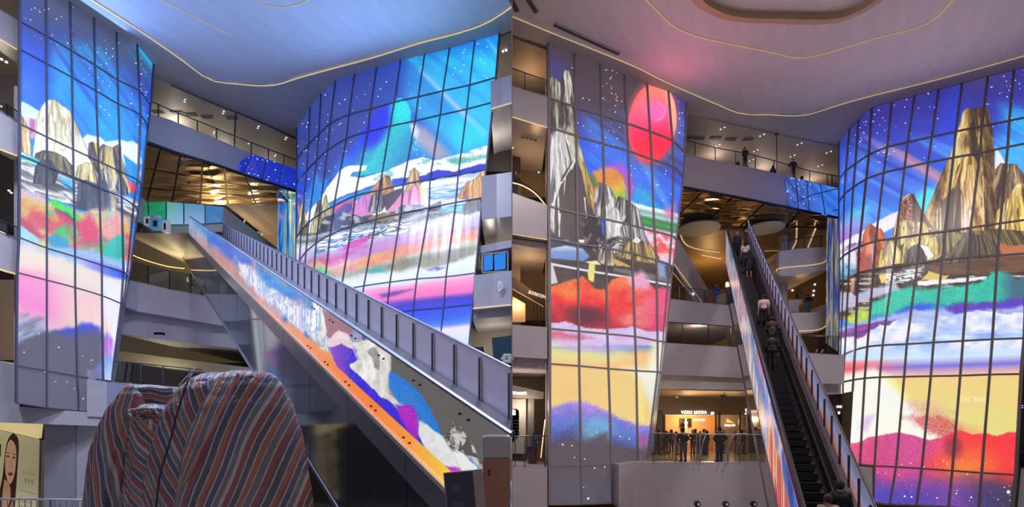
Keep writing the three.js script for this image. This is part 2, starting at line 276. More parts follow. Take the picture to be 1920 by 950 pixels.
function buildTower(t, name, label, tex, frame, { cells, back, mw, tw }) {
  const g = thing(name, label, 'LED wall', V(0, 0, 0));
  const led = new THREE.MeshStandardMaterial({ color: lin(.1, .095, .105), roughness: .22, emissive: 0xffffff, emissiveMap: tex, emissiveIntensity: SCREEN });
  const full = [];
  for (let j = 0; j < t.nrow; j++) for (let k = 0; k < t.ncol; k++) { const f = cells(k, j); if (f) full.push([k, j, f]); }
  for (const [k, j, f] of full) {                                     // one panel per opening of the grid, its edges turned back
    const n = 3, v = [], uv = [], fc = [], eps = .012;
    for (let s = 0; s <= n; s++) for (const q of [0, 1]) { const c = k + eps + (1 - 2 * eps) * s / n, r = j + .006 + (f - .012) * q; v.push(t.S(c, r)); uv.push([c / t.ncol, 1 - r / t.nrow]); }
    const m = v.length; for (let i = 0; i < m; i++) { const N = t.N(k + .5, j + f * .5); v.push(v[i].clone().addScaledVector(N, -.04)); uv.push(uv[i]); }
    for (let s = 0; s < n; s++) { const a = s * 2; fc.push([a, a + 1, a + 3, a + 2], [a + 2, m + a + 2, m + a, a], [a + 1, m + a + 1, m + a + 3, a + 3]); }
    fc.push([0, m, m + 1, 1], [m - 2, m - 1, 2 * m - 1, 2 * m - 2]);
    obj('led_panel', poly3(v, fc, uv), led, g);
  }
  const has = (k, j) => full.some(([a, b, f]) => a === k && b === j);
  for (let k = 0; k <= t.ncol; k++) {                                 // uprights
    let run = [];
    const flush = () => { if (run.length > 1) obj('mullion', bar(run.map((r) => t.S(k, r).addScaledVector(t.N(k, r), .02)), run.map((r) => t.T(k, r)), run.map((r) => t.N(k, r)), mw * (k === 0 || k === t.ncol ? 1.3 : 1), .12), frame, g); run = []; };
    for (let j = 0; j < t.nrow; j++) { const here = full.find(([a, b]) => b === j && (a === k || a === k - 1)); if (here) { if (!run.length) run.push(j); run.push(j + here[2]); if (here[2] < 1) flush(); } else flush(); }
    flush();
  }
  for (let j = 0; j <= t.nrow; j++) {                                 // rails between the rows
    let run = [];
    const flush = () => { if (run.length > 1) obj('transom', bar(run.map((c) => t.S(c, j).addScaledVector(t.N(c, j), .015)), run.map((c) => t.S(c, Math.min(t.nrow, j + .02)).sub(t.S(c, Math.max(0, j - .02))).normalize()), run.map((c) => t.N(c, j)), tw, .1), frame, g); run = []; };
    for (let k = 0; k < t.ncol; k++) if (has(k, j) || has(k, j - 1)) { if (!run.length) run.push(k); run.push(k + 1 / 3, k + 2 / 3, k + 1); } else flush();
    flush();
  }
  // the dark carcass behind the panels
  const v = [], fc = [], cs = []; for (let c = 0; c <= t.ncol; c += .5) cs.push(c);
  const rs = [0, 1, 2, 3, 4, 5, 6, 7, 8].filter((r) => r <= t.nrow), off = V(back[0], 0, -back[1]);
  for (const b of [0, 1]) for (const r of rs) for (const c of cs) v.push(t.S(c, r).addScaledVector(t.N(c, r), -.07).addScaledVector(off, b));
  const w = cs.length, L = w * rs.length, full0 = (i, q) => { const j = q, k = Math.min(t.ncol - 1, Math.floor(cs[i])); return has(k, j); };
  for (let q = 0; q < rs.length - 1; q++) for (let i = 0; i < w - 1; i++) {
    if (!full0(i, q)) continue;
    const a = q * w + i; fc.push([a, a + w, a + w + 1, a + 1], [L + a + 1, L + a + w + 1, L + a + w, L + a]);
    if (i === 0 || !full0(i - 1, q)) fc.push([a, L + a, L + a + w, a + w]);
    if (i === w - 2 || !full0(i + 1, q)) fc.push([a + 1, a + w + 1, L + a + w + 1, L + a + 1]);
    if (q === 0) fc.push([a, a + 1, L + a + 1, L + a]);
    if (q === rs.length - 2 || !full0(i, q + 1)) fc.push([a + w, L + a + w, L + a + w + 1, a + w + 1]);
  }
  obj('carcass', poly3(v, fc), M.core, g);
  return g;
}

// ---- night sky with rays, golden peaks, teal mist, clouds and red hills (right tower of the right hall)
function artRR() {
  const a = towerArt(TOWERS.RR, 820, 1700);
  a.all((x, y) => {                                                  // the sky, from indigo to azure
    const t = clamp((y - 130) / 330 + (fbm(x * .012, y * .02, 3) - .5) * .3 + .0006 * (x - 1750));
    let c = ramp([[0, 62, 58, 128], [.25, 44, 44, 150], [.5, 40, 70, 205], [.75, 40, 110, 235], [1, 50, 130, 245]], t);
    const right = sstep(1800, 1925, x) * sstep(180, 300, y); c = mix3(c, [10, 120, 250], right * .8);
    c = mix3(c, [20, 70, 240], sstep(70, 0, Math.abs(x - 1790) + .5 * Math.abs(y - 240)) * .6);
    const left = sstep(1660, 1575, x) * sstep(240, 330, y); return mix3(c, [50, 120, 235], left * .6);
  });
  a.rays(1580, 240, 1935, 470, .55, [90, 165, 255], { f: .045, sharp: 2.2, alpha: .75, off: 3 }).rays(1860, 180, 1960, 330, .6, [40, 190, 255], { f: .05, sharp: 1.6, alpha: .8, off: 21 });
  a.shape([[1612, 248], [1640, 262], [1775, 340], [1768, 350], [1640, 278]], (x, y) => [...ramp([[1612, 120, 110, 190], [1690, 170, 150, 225], [1770, 225, 140, 165]], x), .7], { soft: 6 });
  a.shape([[1655, 268], [1700, 286], [1775, 330], [1770, 342], [1700, 302]], [240, 150, 140, .55], { soft: 3 });
  a.shape([[1566, 430], [1600, 390], [1628, 388], [1632, 420], [1600, 450], [1570, 460]], (x, y) => [...ramp([[0, 70, 220, 245], [.5, 150, 170, 240], [1, 190, 110, 220]], (y - 388) / 60), .9], { soft: 12, rough: 8 });
  a.shape([[1700, 380], [1740, 352], [1762, 355], [1745, 395], [1700, 400]], [70, 225, 245, .95], { soft: 9, rough: 5 });
  a.stars(34, 1580, 170, 1760, 310, 3).stars(24, 1740, 140, 1930, 245, 9).stars(16, 1850, 130, 1930, 200, 31).stars(40, 1590, 220, 1700, 300, 14);
  a.shape([[1568, 462], [1640, 418], [1690, 392], [1695, 420], [1640, 440], [1568, 482]], (x, y) => { const n = fbm(x * .1, y * .3, 3); return [225 + 25 * n, 225 + 25 * n, 245]; }, { soft: 2, rough: 4 });
  a.shape([[1568, 474], [1620, 448], [1640, 445], [1640, 500], [1568, 540]], (x, y) => ramp([[0, 130, 80, 160], [.35, 235, 235, 245], [.7, 150, 195, 225], [1, 60, 130, 160]], (y - 450) / 75 + (fbm(x * .08, y * .08, 3) - .5) * .7), { soft: 2, rough: 5 });
  const tan = { lt: [232, 208, 130], dk: [62, 44, 24], mid: [160, 122, 62] };
  a.shape([[1868, 275], [1885, 305], [1900, 312], [1895, 330], [1862, 330]], [225, 238, 248], { soft: 2, rough: 3 });
  a.rock([[1866, 318], [1876, 306], [1905, 308], [1918, 324], [1934, 360], [1940, 450], [1850, 450]], { lt: [190, 150, 105], dk: [50, 36, 22], top: [1895, 300], f: 5, seedx: 4 });
  a.rock([[1732, 445], [1735, 400], [1752, 360], [1768, 320], [1782, 288], [1795, 248], [1805, 210], [1813, 200], [1821, 206], [1830, 203], [1846, 200], [1854, 206], [1859, 230], [1863, 275], [1866, 330], [1868, 390], [1864, 450]], { ...tan, top: [1820, 150], f: 5, spread: 60, gloss: .5, seedx: 1, side: .5, vfall: .008 });
  a.shape([[1821, 204], [1829, 204], [1829, 240], [1836, 290], [1830, 300], [1822, 260]], [40, 28, 16, .75], { soft: 2, rough: 2 });
  a.shape([[1838, 206], [1856, 210], [1863, 300], [1866, 440], [1842, 440], [1846, 320]], [48, 32, 18, .5], { soft: 5, rough: 4 });
  a.rock([[1776, 440], [1782, 360], [1795, 315], [1808, 292], [1818, 288], [1828, 296], [1838, 330], [1846, 380], [1848, 442]], { lt: [240, 215, 140], dk: [80, 56, 28], mid: [190, 140, 66], top: [1818, 275], f: 6, seedx: 8, gloss: .7 });
  a.shape([[1752, 446], [1758, 405], [1770, 372], [1786, 352], [1798, 348], [1806, 362], [1808, 400], [1806, 450]], (x, y) => { const n = fbm(x * .25, y * .02, 3); return [70 + 30 * n, 56 + 24 * n, 36 + 20 * n]; }, { soft: 1.5, rough: 2 });
  for (const [x, y0, y1] of [[1803, 362, 440], [1809, 370, 445], [1757, 395, 430], [1763, 388, 436], [1843, 330, 440]]) a.shape([[x - 1, y0], [x + 1, y0], [x + 2, y1], [x - 1, y1]], [235, 210, 150, .9], { soft: 1, rough: .8 });
  a.rock([[1858, 455], [1870, 395], [1885, 378], [1905, 345], [1935, 340], [1945, 470], [1858, 470]], { lt: [250, 225, 110], dk: [70, 50, 18], mid: [190, 150, 60], top: [1905, 320], f: 6, seedx: 12, gloss: .9 });
  a.rock([[1658, 490], [1672, 445], [1683, 400], [1694, 370], [1703, 362], [1713, 364], [1724, 385], [1734, 405], [1748, 425], [1752, 480]], { lt: [240, 215, 130], dk: [50, 34, 20], mid: [140, 105, 60], top: [1704, 345], f: 5, side: 1.1, seedx: 15 });
  a.shape([[1690, 378], [1704, 366], [1724, 390], [1745, 425], [1735, 430], [1708, 412], [1688, 414]], (x, y) => { const d = hash(x * .8, y * .8) > .7 && x < 1711; return d ? [225, 150, 120] : [80, 60, 45]; }, { soft: 2, rough: 2 });
  a.rock([[1652, 505], [1664, 450], [1700, 425], [1756, 432], [1800, 436], [1870, 428], [1945, 436], [1945, 505]], { lt: [150, 132, 70], dk: [40, 34, 18], mid: [92, 78, 40], top: [1790, 300], f: 14, seedx: 51, gloss: .3 });
  for (const [cx, cy, w] of [[1696, 412, 14], [1726, 414, 20], [1706, 446, 22], [1752, 442, 20]]) a.rock([[cx - w, cy + 48], [cx - w * .8, cy + 20], [cx - w * .35, cy + 2], [cx + w * .2, cy], [cx + w * .8, cy + 14], [cx + w, cy + 46]], { lt: [240, 225, 130], dk: [56, 46, 16], mid: [176, 150, 66], top: [cx, cy - 14], f: 4, seedx: cx * .1, gloss: .8 });
  a.rock([[1612, 500], [1618, 440], [1625, 424], [1632, 419], [1640, 425], [1652, 428], [1660, 445], [1664, 490]], { lt: [225, 130, 80], dk: [120, 50, 30], mid: [185, 90, 55], top: [1636, 380], f: 4, seedx: 21, gloss: .1 });
  a.streaks([[1606, 470], [1650, 480], [1660, 520], [1604, 530]], [[150, 60, 70], [190, 90, 70], [120, 70, 110]], { fx: .1, fy: .02 });
  a.rock([[1640, 510], [1650, 470], [1672, 450], [1690, 470], [1690, 510]], { lt: [245, 215, 90], dk: [60, 44, 20], top: [1665, 440], f: 4, seedx: 25, gloss: .9 });
  a.shape([[1568, 530], [1600, 514], [1660, 498], [1720, 490], [1800, 484], [1940, 468], [1940, 560], [1568, 600]], (x, y) => { const n = fbm(x * .04, y * .22, 4); return ramp([[0, 26, 24, 22], [.45, 50, 44, 38], [.6, 90, 70, 50], [.75, 190, 185, 180], [1, 240, 240, 240]], n); }, { soft: 1.5, rough: 3 });
  a.rock([[1690, 520], [1694, 480], [1708, 462], [1722, 456], [1735, 470], [1742, 510]], { lt: [120, 120, 105], dk: [26, 28, 24], top: [1716, 440], f: 4, seedx: 31, gloss: .2 });
  a.shape([[1724, 458], [1738, 462], [1752, 480], [1742, 486]], [232, 234, 240], { soft: 1, rough: 2 });
  a.rock([[1745, 492], [1780, 470], [1800, 448], [1822, 438], [1848, 440], [1868, 462], [1876, 480], [1800, 494]], { lt: [112, 100, 70], dk: [24, 22, 16], top: [1830, 410], f: 8, seedx: 35, gloss: .15 });
  a.shape([[1735, 498], [1790, 494], [1860, 482], [1940, 468], [1940, 508], [1860, 514], [1760, 514]], (x, y) => { const n = fbm(x * .02, y * .2, 3); return [70 + 60 * n, 50 + 40 * n, 32 + 30 * n]; }, { soft: 2, rough: 3 });
  a.shape([[1868, 452], [1900, 462], [1940, 452], [1940, 480], [1880, 480]], [190, 110, 66], { soft: 2, rough: 3 });
  a.streaks([[1650, 516], [1700, 506], [1732, 500], [1722, 524], [1660, 534]], [[235, 238, 245], [90, 90, 92], [250, 250, 250], [40, 40, 40]], { slope: -.12, fy: .35, fx: .05 });
  a.shape([[1728, 524], [1742, 508], [1752, 512], [1770, 516], [1782, 514], [1770, 526]], [225, 190, 90], { soft: 1, rough: 2 }).shape([[1648, 516], [1664, 512], [1660, 528], [1652, 532]], [230, 205, 90], { soft: 1, rough: 2 });
  a.shape([[1720, 527], [1800, 521], [1850, 518], [1850, 524], [1780, 531], [1720, 536]], [238, 236, 240], { soft: 1.5, rough: 2 });
  a.shape([[1568, 545], [1610, 548], [1640, 538], [1680, 532], [1690, 545], [1630, 560], [1568, 590]], [190, 190, 220, .95], { soft: 3, rough: 4 });
  a.shape([[1598, 530], [1606, 526], [1614, 540], [1606, 556], [1596, 548]], [50, 44, 60], { soft: 2, rough: 4 });
  // teal mist over blue and violet
  a.spray([[1620, 600], [1640, 560], [1672, 548], [1712, 536], [1740, 544], [1800, 534], [1845, 524], [1858, 512], [1885, 508], [1910, 520], [1935, 520], [1940, 575], [1800, 585], [1700, 592], [1640, 600]], (x, y) => { const n = fbm(x * .05, y * .06, 3); let c = mix3([16, 176, 160], [40, 214, 178], n); c = mix3(c, [52, 96, 130], sstep(1862, 1905, x) * .9); return mix3(c, [24, 90, 225], sstep(.5, 1, (y - (556 + (1760 - x) * .1)) / 34)); }, { soft: 5, rough: 8, dens: .88 });
  a.spray([[1668, 596], [1700, 572], [1745, 566], [1770, 572], [1740, 584], [1680, 596]], [34, 84, 232], { soft: 6, rough: 5 });
  a.spray([[1766, 582], [1790, 570], [1850, 566], [1940, 560], [1940, 585], [1870, 590], [1785, 590]], (x) => [90, 46, 190], { soft: 5, rough: 6, dens: .8 });
  a.spray([[1584, 600], [1600, 586], [1612, 574], [1632, 584], [1630, 600], [1600, 606]], (x, y) => ramp([[0, 90, 200, 90], [.5, 205, 220, 60], [1, 150, 210, 120]], fbm(x * .1, y * .1, 2)), { soft: 4, rough: 6 });
  a.shape([[1568, 616], [1640, 596], [1700, 584], [1770, 578], [1790, 588], [1940, 570], [1940, 600], [1568, 650]], (x, y) => { const n = fbm(x * .03, y * .2, 3); return mix3([150, 160, 225], [190, 205, 245], n); }, { soft: 5, rough: 6 });
  a.streaks([[1565, 624], [1615, 608], [1680, 598], [1680, 610], [1620, 640], [1565, 640]], [[110, 60, 150], [170, 60, 160], [120, 90, 170]], { soft: 3 });
  // the bank of clouds
  a.shape([[1565, 640], [1590, 632], [1618, 634], [1632, 618], [1650, 607], [1662, 610], [1680, 600], [1698, 597], [1708, 604], [1750, 602], [1764, 592], [1776, 594], [1800, 588], [1830, 582], [1856, 586], [1890, 590], [1940, 582], [1940, 720], [1565, 740]], (x, y) => {
    const n = fbm(x * .035, y * .06, 4), k = sstep(600, 660, y); let c = mix3([240, 240, 248], [150, 180, 240], clamp((n - .4) * 2.2 + k * .3)); return mix3(c, [196, 226, 250], sstep(640, 665, y) * .8);
  }, { soft: 1.6, rough: 4, rf: .12 });
  a.streaks([[1700, 636], [1760, 624], [1860, 620], [1940, 612], [1940, 634], [1780, 640]], [[120, 160, 238], [160, 195, 246], [205, 225, 250]], { fx: .02, fy: .1, soft: 6, alpha: .8 });
  a.in(1560, 655, 1960, 725, (x, y) => { const b = y - (688 - (x - 1600) * .035), c = ramp([[-14, 205, 232, 250], [-5, 176, 178, 232], [3, 112, 112, 214], [11, 190, 150, 200], [20, 240, 190, 150], [32, 240, 206, 130]], b), l = ramp([[-16, 214, 236, 246], [-7, 240, 130, 140], [4, 236, 90, 110], [14, 240, 190, 205], [26, 250, 238, 236]], b), k = sstep(1730, 1600, x); return [...mix3(c, l, k), sstep(-20, -10, b)]; });
  // ochre sky, white beam, red hills
  a.in(1560, 704, 1960, 960, (x, y) => { const n = fbm(x * .012, y * .05, 3), c = mix3([240, 205, 125], [228, 216, 128], clamp((y - 705) / 90 + n - .5)); return [...c, sstep(704, 712, y)]; });
  a.shape([[1560, 712], [1640, 690], [1662, 704], [1700, 750], [1748, 800], [1790, 850], [1560, 860]], (x, y) => { const e = fbm(x * .02, y * .02, 2); return [...mix3([238, 246, 246], [250, 248, 228], e), .97]; }, { soft: 9, rough: 3 });
  a.shape([[1650, 700], [1668, 702], [1705, 745], [1696, 752]], [246, 238, 150, .7], { soft: 7 }).shape([[1612, 800], [1622, 780], [1640, 776], [1625, 810]], [196, 160, 226, .6], { soft: 8 });
  a.shape([[1700, 752], [1740, 750], [1790, 772], [1760, 782], [1712, 776]], (x, y) => [214, 120, 170, hash(x * 1.1, y * 1.1) < .3 ? .9 : .12], { soft: 12, rough: 8 });
  a.shape([[1692, 782], [1760, 776], [1788, 790], [1798, 806], [1772, 820], [1742, 812], [1716, 792]], (x, y) => { const h = hash(x * 1.4, y * 1.4); return h < .3 ? [130, 40, 60, .9] : h < .7 ? [232, 70, 70, .85] : [250, 150, 150, .6]; }, { soft: 9, rough: 6 });
  a.shape([[1790, 806], [1804, 800], [1840, 812], [1830, 830], [1790, 830]], [240, 110, 90, .5], { soft: 14, rough: 8 });
  a.spray([[1560, 832], [1592, 830], [1612, 828], [1632, 818], [1660, 814], [1690, 810], [1716, 816], [1742, 824], [1766, 820], [1790, 808], [1800, 804], [1822, 814], [1850, 812], [1868, 818], [1890, 810], [1940, 812], [1940, 970], [1560, 970]], (x, y) => {
    const n = fbm(x * .03, y * .03, 3); let c = ramp([[1580, 240, 74, 120], [1650, 216, 60, 128], [1720, 214, 66, 140], [1770, 238, 44, 74], [1830, 250, 40, 44], [1930, 244, 34, 60]], x + (n - .5) * 60);
    c = mix3(c, [252, 122, 38], sstep(70, 0, Math.hypot((x - 1815) * .7, y - 880)) * .95); c = mix3(c, [110, 26, 50], sstep(26, 6, Math.hypot(x - 1788, (y - 838) * .8)) * .7);
    if (hash(x * 1.2 + 9, y * 1.2) < .16 && x < 1750) c = mix3(c, [110, 40, 120], .5);
    if (y > 872) { const k = sstep(874, 930, y + (n - .5) * 30), low = ramp([[1620, 76, 62, 178], [1700, 66, 50, 176], [1790, 110, 60, 160], [1850, 50, 44, 110], [1920, 44, 40, 60]], x); c = mix3(c, low, k); }
    return c;
  }, { soft: 2, rough: 3, dens: .93 });
  a.stars(30, 1640, 862, 1905, 945, 5).dots([[1891, 922, 3.2], [1696, 930, 1.7], [1709, 931, 1.6], [1757, 933, 1.5], [1821, 932, 1.6], [1793, 925, 1.5]]);
  a.text('HiC PAR', 1801, 753, 13, [252, 250, 235]);
  return a.texture();
}
// ---- grey pinnacles, the red planet, rainbow mound, red mist, ochre sky and violet hill (left tower of the right hall)
function artRL() {
  const a = towerArt(TOWERS.RL, 640, 1760);
  a.all((x, y) => {
    const q = y - 190 - (x - 1030) * .42 + (fbm(x * .02, y * .02, 3) - .5) * 50, c = ramp([[-60, 70, 60, 70], [-15, 66, 58, 76], [15, 52, 58, 120], [50, 30, 66, 205], [110, 14, 92, 240], [220, 16, 110, 246]], q);  // grey end of the ramp: room reflected in unlit panels, painted as dim glow
    return mix3(c, [60, 56, 150], sstep(1225, 1280, x) * sstep(420, 240, y) * .8);
  });
  a.shape([[1026, 100], [1070, 128], [1062, 160], [1026, 158]], [60, 62, 140, .7], { soft: 14 });
  a.rays(1075, 190, 1290, 400, .75, [60, 140, 255], { f: .06, sharp: 2, alpha: .6, off: 8 });
  a.shape([[1195, 295], [1215, 310], [1262, 392], [1250, 394], [1220, 345]], [90, 160, 250, .7], { soft: 6 });
  a.stars(14, 1120, 130, 1172, 215, 4).stars(26, 1075, 170, 1170, 290, 6).stars(18, 1245, 170, 1285, 290, 8).stars(24, 1180, 285, 1265, 380, 12).dots([[1029, 117], [1073, 127], [1146, 145], [1147, 175], [1155, 177], [1157, 182], [1154, 198]]);
  // planet, with a dull halo and lit limb
  { const cx = 1223, cy = 230, rx = 46, ry = 76, rot = -.12;
    a.in(1150, 130, 1290, 330, (x, y) => {
      const dx = (x - cx) * Math.cos(rot) - (y - cy) * Math.sin(rot), dy = (x - cx) * Math.sin(rot) + (y - cy) * Math.cos(rot), r = Math.hypot(dx / rx, dy / ry);
      if (r > 1.25) return null;
      if (r > 1) return [200, 90, 110, .55 * (1 - sstep(1, 1.22, r))];
      let c = ramp([[-1, 255, 150, 110], [-.45, 250, 110, 130], [0, 244, 70, 130], [.25, 255, 40, 90], [.6, 255, 20, 60], [1, 255, 60, 60]], dy / ry + .12 * dx / rx);
      c = mix3(c, [255, 190, 150], sstep(.55, 1, dx / rx - dy / ry * .5) * sstep(.2, .9, r) * .9); c = mix3(c, [255, 90, 90], sstep(.75, 1, r) * sstep(.3, -.6, dx / rx) * .7);
      const e = Math.hypot((dx - 4) / 24, (dy + 22) / 22); c = mix3(c, [250, 110, 200], sstep(1.2, .5, e) * .75); c = mix3(c, [252, 160, 210], sstep(.16, 0, Math.abs(e - .72)) * .6 * sstep(-.2, .5, dx / 24));
      return [...c, 1 - sstep(.97, 1.01, r)];
    }); }
  // mound of coloured grains
  a.spray([[1118, 400], [1112, 330], [1140, 308], [1165, 306], [1182, 322], [1192, 350], [1188, 400]], (x, y) => [176, 84, 214], { soft: 9, rough: 4, dens: .8 });
  a.spray([[1104, 345], [1112, 322], [1130, 313], [1150, 314], [1168, 328], [1174, 350], [1176, 385], [1120, 390]], (x, y) => ramp([[0, 232, 150, 66], [.4, 226, 136, 34], [.7, 226, 190, 50], [1, 130, 190, 60]], (y - 312) / 70 + (x - 1140) * .006), { soft: 5, rough: 3, dens: .86 });
  a.spray([[1104, 325], [1116, 330], [1122, 352], [1108, 352]], [70, 120, 60], { soft: 4, rough: 3 });
  a.spray([[1182, 380], [1196, 346], [1215, 358], [1240, 390], [1268, 400], [1268, 440], [1180, 440]], (x, y) => mix3([20, 140, 240], [50, 200, 200], fbm(x * .06, y * .06, 3)), { soft: 10, rough: 8, dens: .8 });
  a.shape([[1180, 378], [1200, 382], [1240, 392], [1275, 402], [1275, 445], [1195, 428]], (x, y) => { const q = (y - 382 - (x - 1190) * .22) / 44, g = hash(x * 1.4, y * 1.4) * .1; return ramp([[0, 225, 245, 250], [.15, 245, 245, 250], [.28, 110, 170, 170], [.42, 190, 225, 210], [.55, 52, 110, 80], [.72, 56, 170, 60], [.86, 46, 100, 76], [1, 245, 225, 235]], q + g); }, { soft: 2, rough: 3 });
  a.shape([[1205, 428], [1235, 432], [1275, 448], [1275, 500], [1230, 490]], (x, y) => { const q = (y - 430 - (x - 1205) * .25) / 60; return ramp([[0, 236, 90, 110], [.2, 240, 225, 235], [.45, 236, 70, 70], [.65, 250, 190, 190], [1, 160, 185, 225]], q + (fbm(x * .1, y * .1, 2) - .5) * .5); }, { soft: 2 });
  a.shape([[1245, 392], [1268, 380], [1268, 410], [1250, 410]], [226, 120, 180, .8], { soft: 7 });
  // pinnacles
  const grey = { lt: [238, 236, 222], dk: [52, 50, 46], mid: [150, 146, 132] };
  a.rock([[1022, 470], [1024, 250], [1028, 150], [1034, 143], [1044, 148], [1052, 156], [1054, 200], [1056, 300], [1060, 470]], { ...grey, lt: [212, 208, 190], top: [1042, 60], spread: 30, f: 7, gloss: .3, seedx: 3 });
  a.rock([[1046, 400], [1048, 230], [1050, 170], [1054, 140], [1060, 131], [1066, 132], [1072, 144], [1076, 175], [1081, 230], [1086, 268], [1098, 310], [1112, 352], [1120, 390], [1128, 410], [1126, 455], [1060, 460]], { ...grey, top: [1058, 40], spread: 30, f: 7, seedx: 6, gloss: .5 });
  a.shape([[1047, 190], [1053, 176], [1057, 210], [1058, 236], [1048, 232]], [48, 44, 42, .8], { soft: 3, rough: 3 });
  a.rock([[1022, 420], [1026, 310], [1034, 262], [1044, 240], [1052, 240], [1062, 262], [1074, 300], [1080, 330], [1070, 420]], { lt: [245, 245, 245], dk: [86, 86, 88], mid: [190, 190, 186], top: [1048, 200], spread: 20, f: 7, seedx: 9, gloss: .6 });
  a.rock([[1085, 290], [1096, 312], [1110, 340], [1120, 385], [1128, 412], [1120, 412], [1104, 380], [1092, 340]], { lt: [226, 200, 120], dk: [110, 84, 40], mid: [176, 146, 80], top: [1085, 230], f: 8, seedx: 13 });
  a.shape([[1038, 448], [1040, 372], [1054, 330], [1070, 306], [1080, 298], [1090, 320], [1098, 360], [1104, 400], [1112, 420], [1112, 450]], (x, y) => { const n = fbm(x * .2, y * .02, 3); return [58 + 26 * n, 52 + 22 * n, 50 + 22 * n]; }, { soft: 1.5, rough: 2 });
  for (const [x0, y0, x1, y1, w] of [[1080, 297, 1052, 345, 3], [1052, 340, 1038, 380, 3], [1078, 300, 1072, 318, 2], [1060, 332, 1057, 366, 2], [1046, 350, 1049, 440, 2.4], [1041, 360, 1037, 426, 2.2], [1036, 380, 1032, 412, 2.6], [1050, 400, 1048, 446, 2], [1096, 370, 1101, 424, 1.6]]) a.shape([[x0 - w * .6, y0], [x0 + w * .6, y0], [x1 + w * .4, y1], [x1 - w * .4, y1]], [226, 226, 220], { soft: 1, rough: 1 });
  a.shape([[1024, 412], [1040, 440], [1060, 452], [1110, 456], [1120, 480], [1024, 462]], (x, y) => mix3([34, 36, 48], [60, 78, 110], fbm(x * .05, y * .2, 2)), { soft: 2, rough: 3 });
  a.rock([[1112, 400], [1116, 362], [1122, 342], [1134, 344], [1146, 352], [1154, 372], [1150, 402], [1130, 412]], { lt: [235, 235, 235], dk: [46, 46, 48], top: [1130, 320], f: 5, seedx: 17, gloss: .4 });
  a.rock([[1150, 404], [1154, 374], [1160, 368], [1176, 376], [1190, 384], [1200, 394], [1206, 422], [1212, 448], [1220, 464], [1150, 450]], { lt: [200, 200, 200], dk: [32, 32, 34], mid: [92, 92, 94], top: [1178, 330], f: 10, seedx: 22, gloss: .3 });
  a.rock([[1134, 452], [1132, 410], [1142, 398], [1152, 386], [1160, 392], [1164, 412], [1180, 420], [1184, 440], [1170, 452]], { lt: [236, 236, 236], dk: [80, 80, 80], mid: [170, 170, 168], top: [1150, 360], f: 5, seedx: 26 });
  a.shape([[1092, 412], [1112, 402], [1122, 412], [1136, 450], [1130, 480], [1096, 470]], (x, y) => { const n = fbm(x * .14, y * .1, 4); return n > .62 ? [104, 102, 96] : [38, 36, 36]; }, { soft: 2, rough: 3 });
  a.streaks([[1124, 452], [1160, 444], [1200, 452], [1220, 472], [1150, 478], [1122, 470]], [[40, 40, 40], [120, 118, 110], [60, 58, 54], [190, 190, 186]], { fx: .08, fy: .12, slope: .3 });
  a.rock([[1148, 500], [1156, 474], [1176, 456], [1192, 444], [1204, 450], [1222, 462], [1236, 480], [1240, 505]], { lt: [210, 180, 100], dk: [44, 40, 28], mid: [116, 98, 54], top: [1192, 420], f: 7, seedx: 30, gloss: .3 });
  a.shape([[1186, 452], [1192, 443], [1202, 450], [1196, 456]], [225, 222, 220], { soft: 1, rough: 1 });
  // water, pale arch, white banks
  a.shape([[1024, 462], [1100, 468], [1150, 480], [1260, 500], [1260, 545], [1024, 545]], (x, y) => { const n = fbm(x * .05, y * .1, 3); return [44 + 40 * n, 38 + 36 * n, 36 + 32 * n]; }, { soft: 2, rough: 2 });
  a.shape([[1028, 478], [1032, 466], [1060, 460], [1092, 466], [1106, 480], [1094, 490], [1034, 484]], (x, y) => ramp([[462, 206, 216, 232], [472, 120, 150, 206], [488, 100, 136, 200]], y), { soft: 2, rough: 1 });
  a.rock([[1118, 490], [1124, 468], [1136, 462], [1148, 468], [1156, 490], [1186, 500], [1140, 498]], { lt: [226, 216, 190], dk: [60, 54, 44], top: [1137, 440], f: 6, seedx: 33 });
  a.shape([[1148, 484], [1166, 490], [1182, 500], [1150, 494]], [206, 160, 70], { soft: 1, rough: 2 });
  for (const y of [491, 516]) a.shape([[1026, y], [1100, y + 12 + (y > 500 ? 0 : 2)], [1180, y + 27], [1262, y + 42], [1262, y + 46], [1180, y + 31], [1100, y + 18], [1026, y + 5]], y < 500 ? [220, 224, 236] : [200, 200, 210, .0], { soft: 1 });
  a.shape([[1150, 500], [1200, 510], [1256, 522], [1256, 530], [1200, 520], [1150, 508]], (x, y) => [120, 116, 112, .8], { soft: 2, rough: 2 });
  a.shape([[1104, 494], [1116, 492], [1113, 528], [1103, 524]], [226, 222, 120], { soft: 1.4, rough: 2 }).shape([[1096, 490], [1118, 488], [1126, 496], [1104, 494]], [236, 226, 190], { soft: 1, rough: 2 }).shape([[1028, 490], [1036, 494], [1046, 530], [1028, 534]], [206, 206, 210], { soft: 2 });
  a.shape([[1228, 492], [1246, 496], [1250, 520], [1236, 520]], [150, 176, 222, .8], { soft: 4 });
  // red mist
  a.spray([[1020, 540], [1052, 530], [1072, 522], [1092, 518], [1108, 528], [1118, 542], [1134, 540], [1148, 526], [1166, 520], [1186, 524], [1200, 514], [1214, 522], [1228, 540], [1256, 536], [1262, 640], [1020, 630]], (x, y) => {
    const n = fbm(x * .03, y * .04, 4); let c = ramp([[0, 255, 140, 50], [.3, 250, 90, 36], [.55, 246, 40, 34], [1, 170, 24, 40]], (y - 520) / 90 + (n - .5) * .9);
    c = mix3(c, [245, 130, 110], sstep(.4, .75, fbm(x * .025 + 5, y * .03, 3)) * sstep(1130, 1180, x) * .9); c = mix3(c, [232, 60, 120], sstep(1185, 1240, x) * .7);
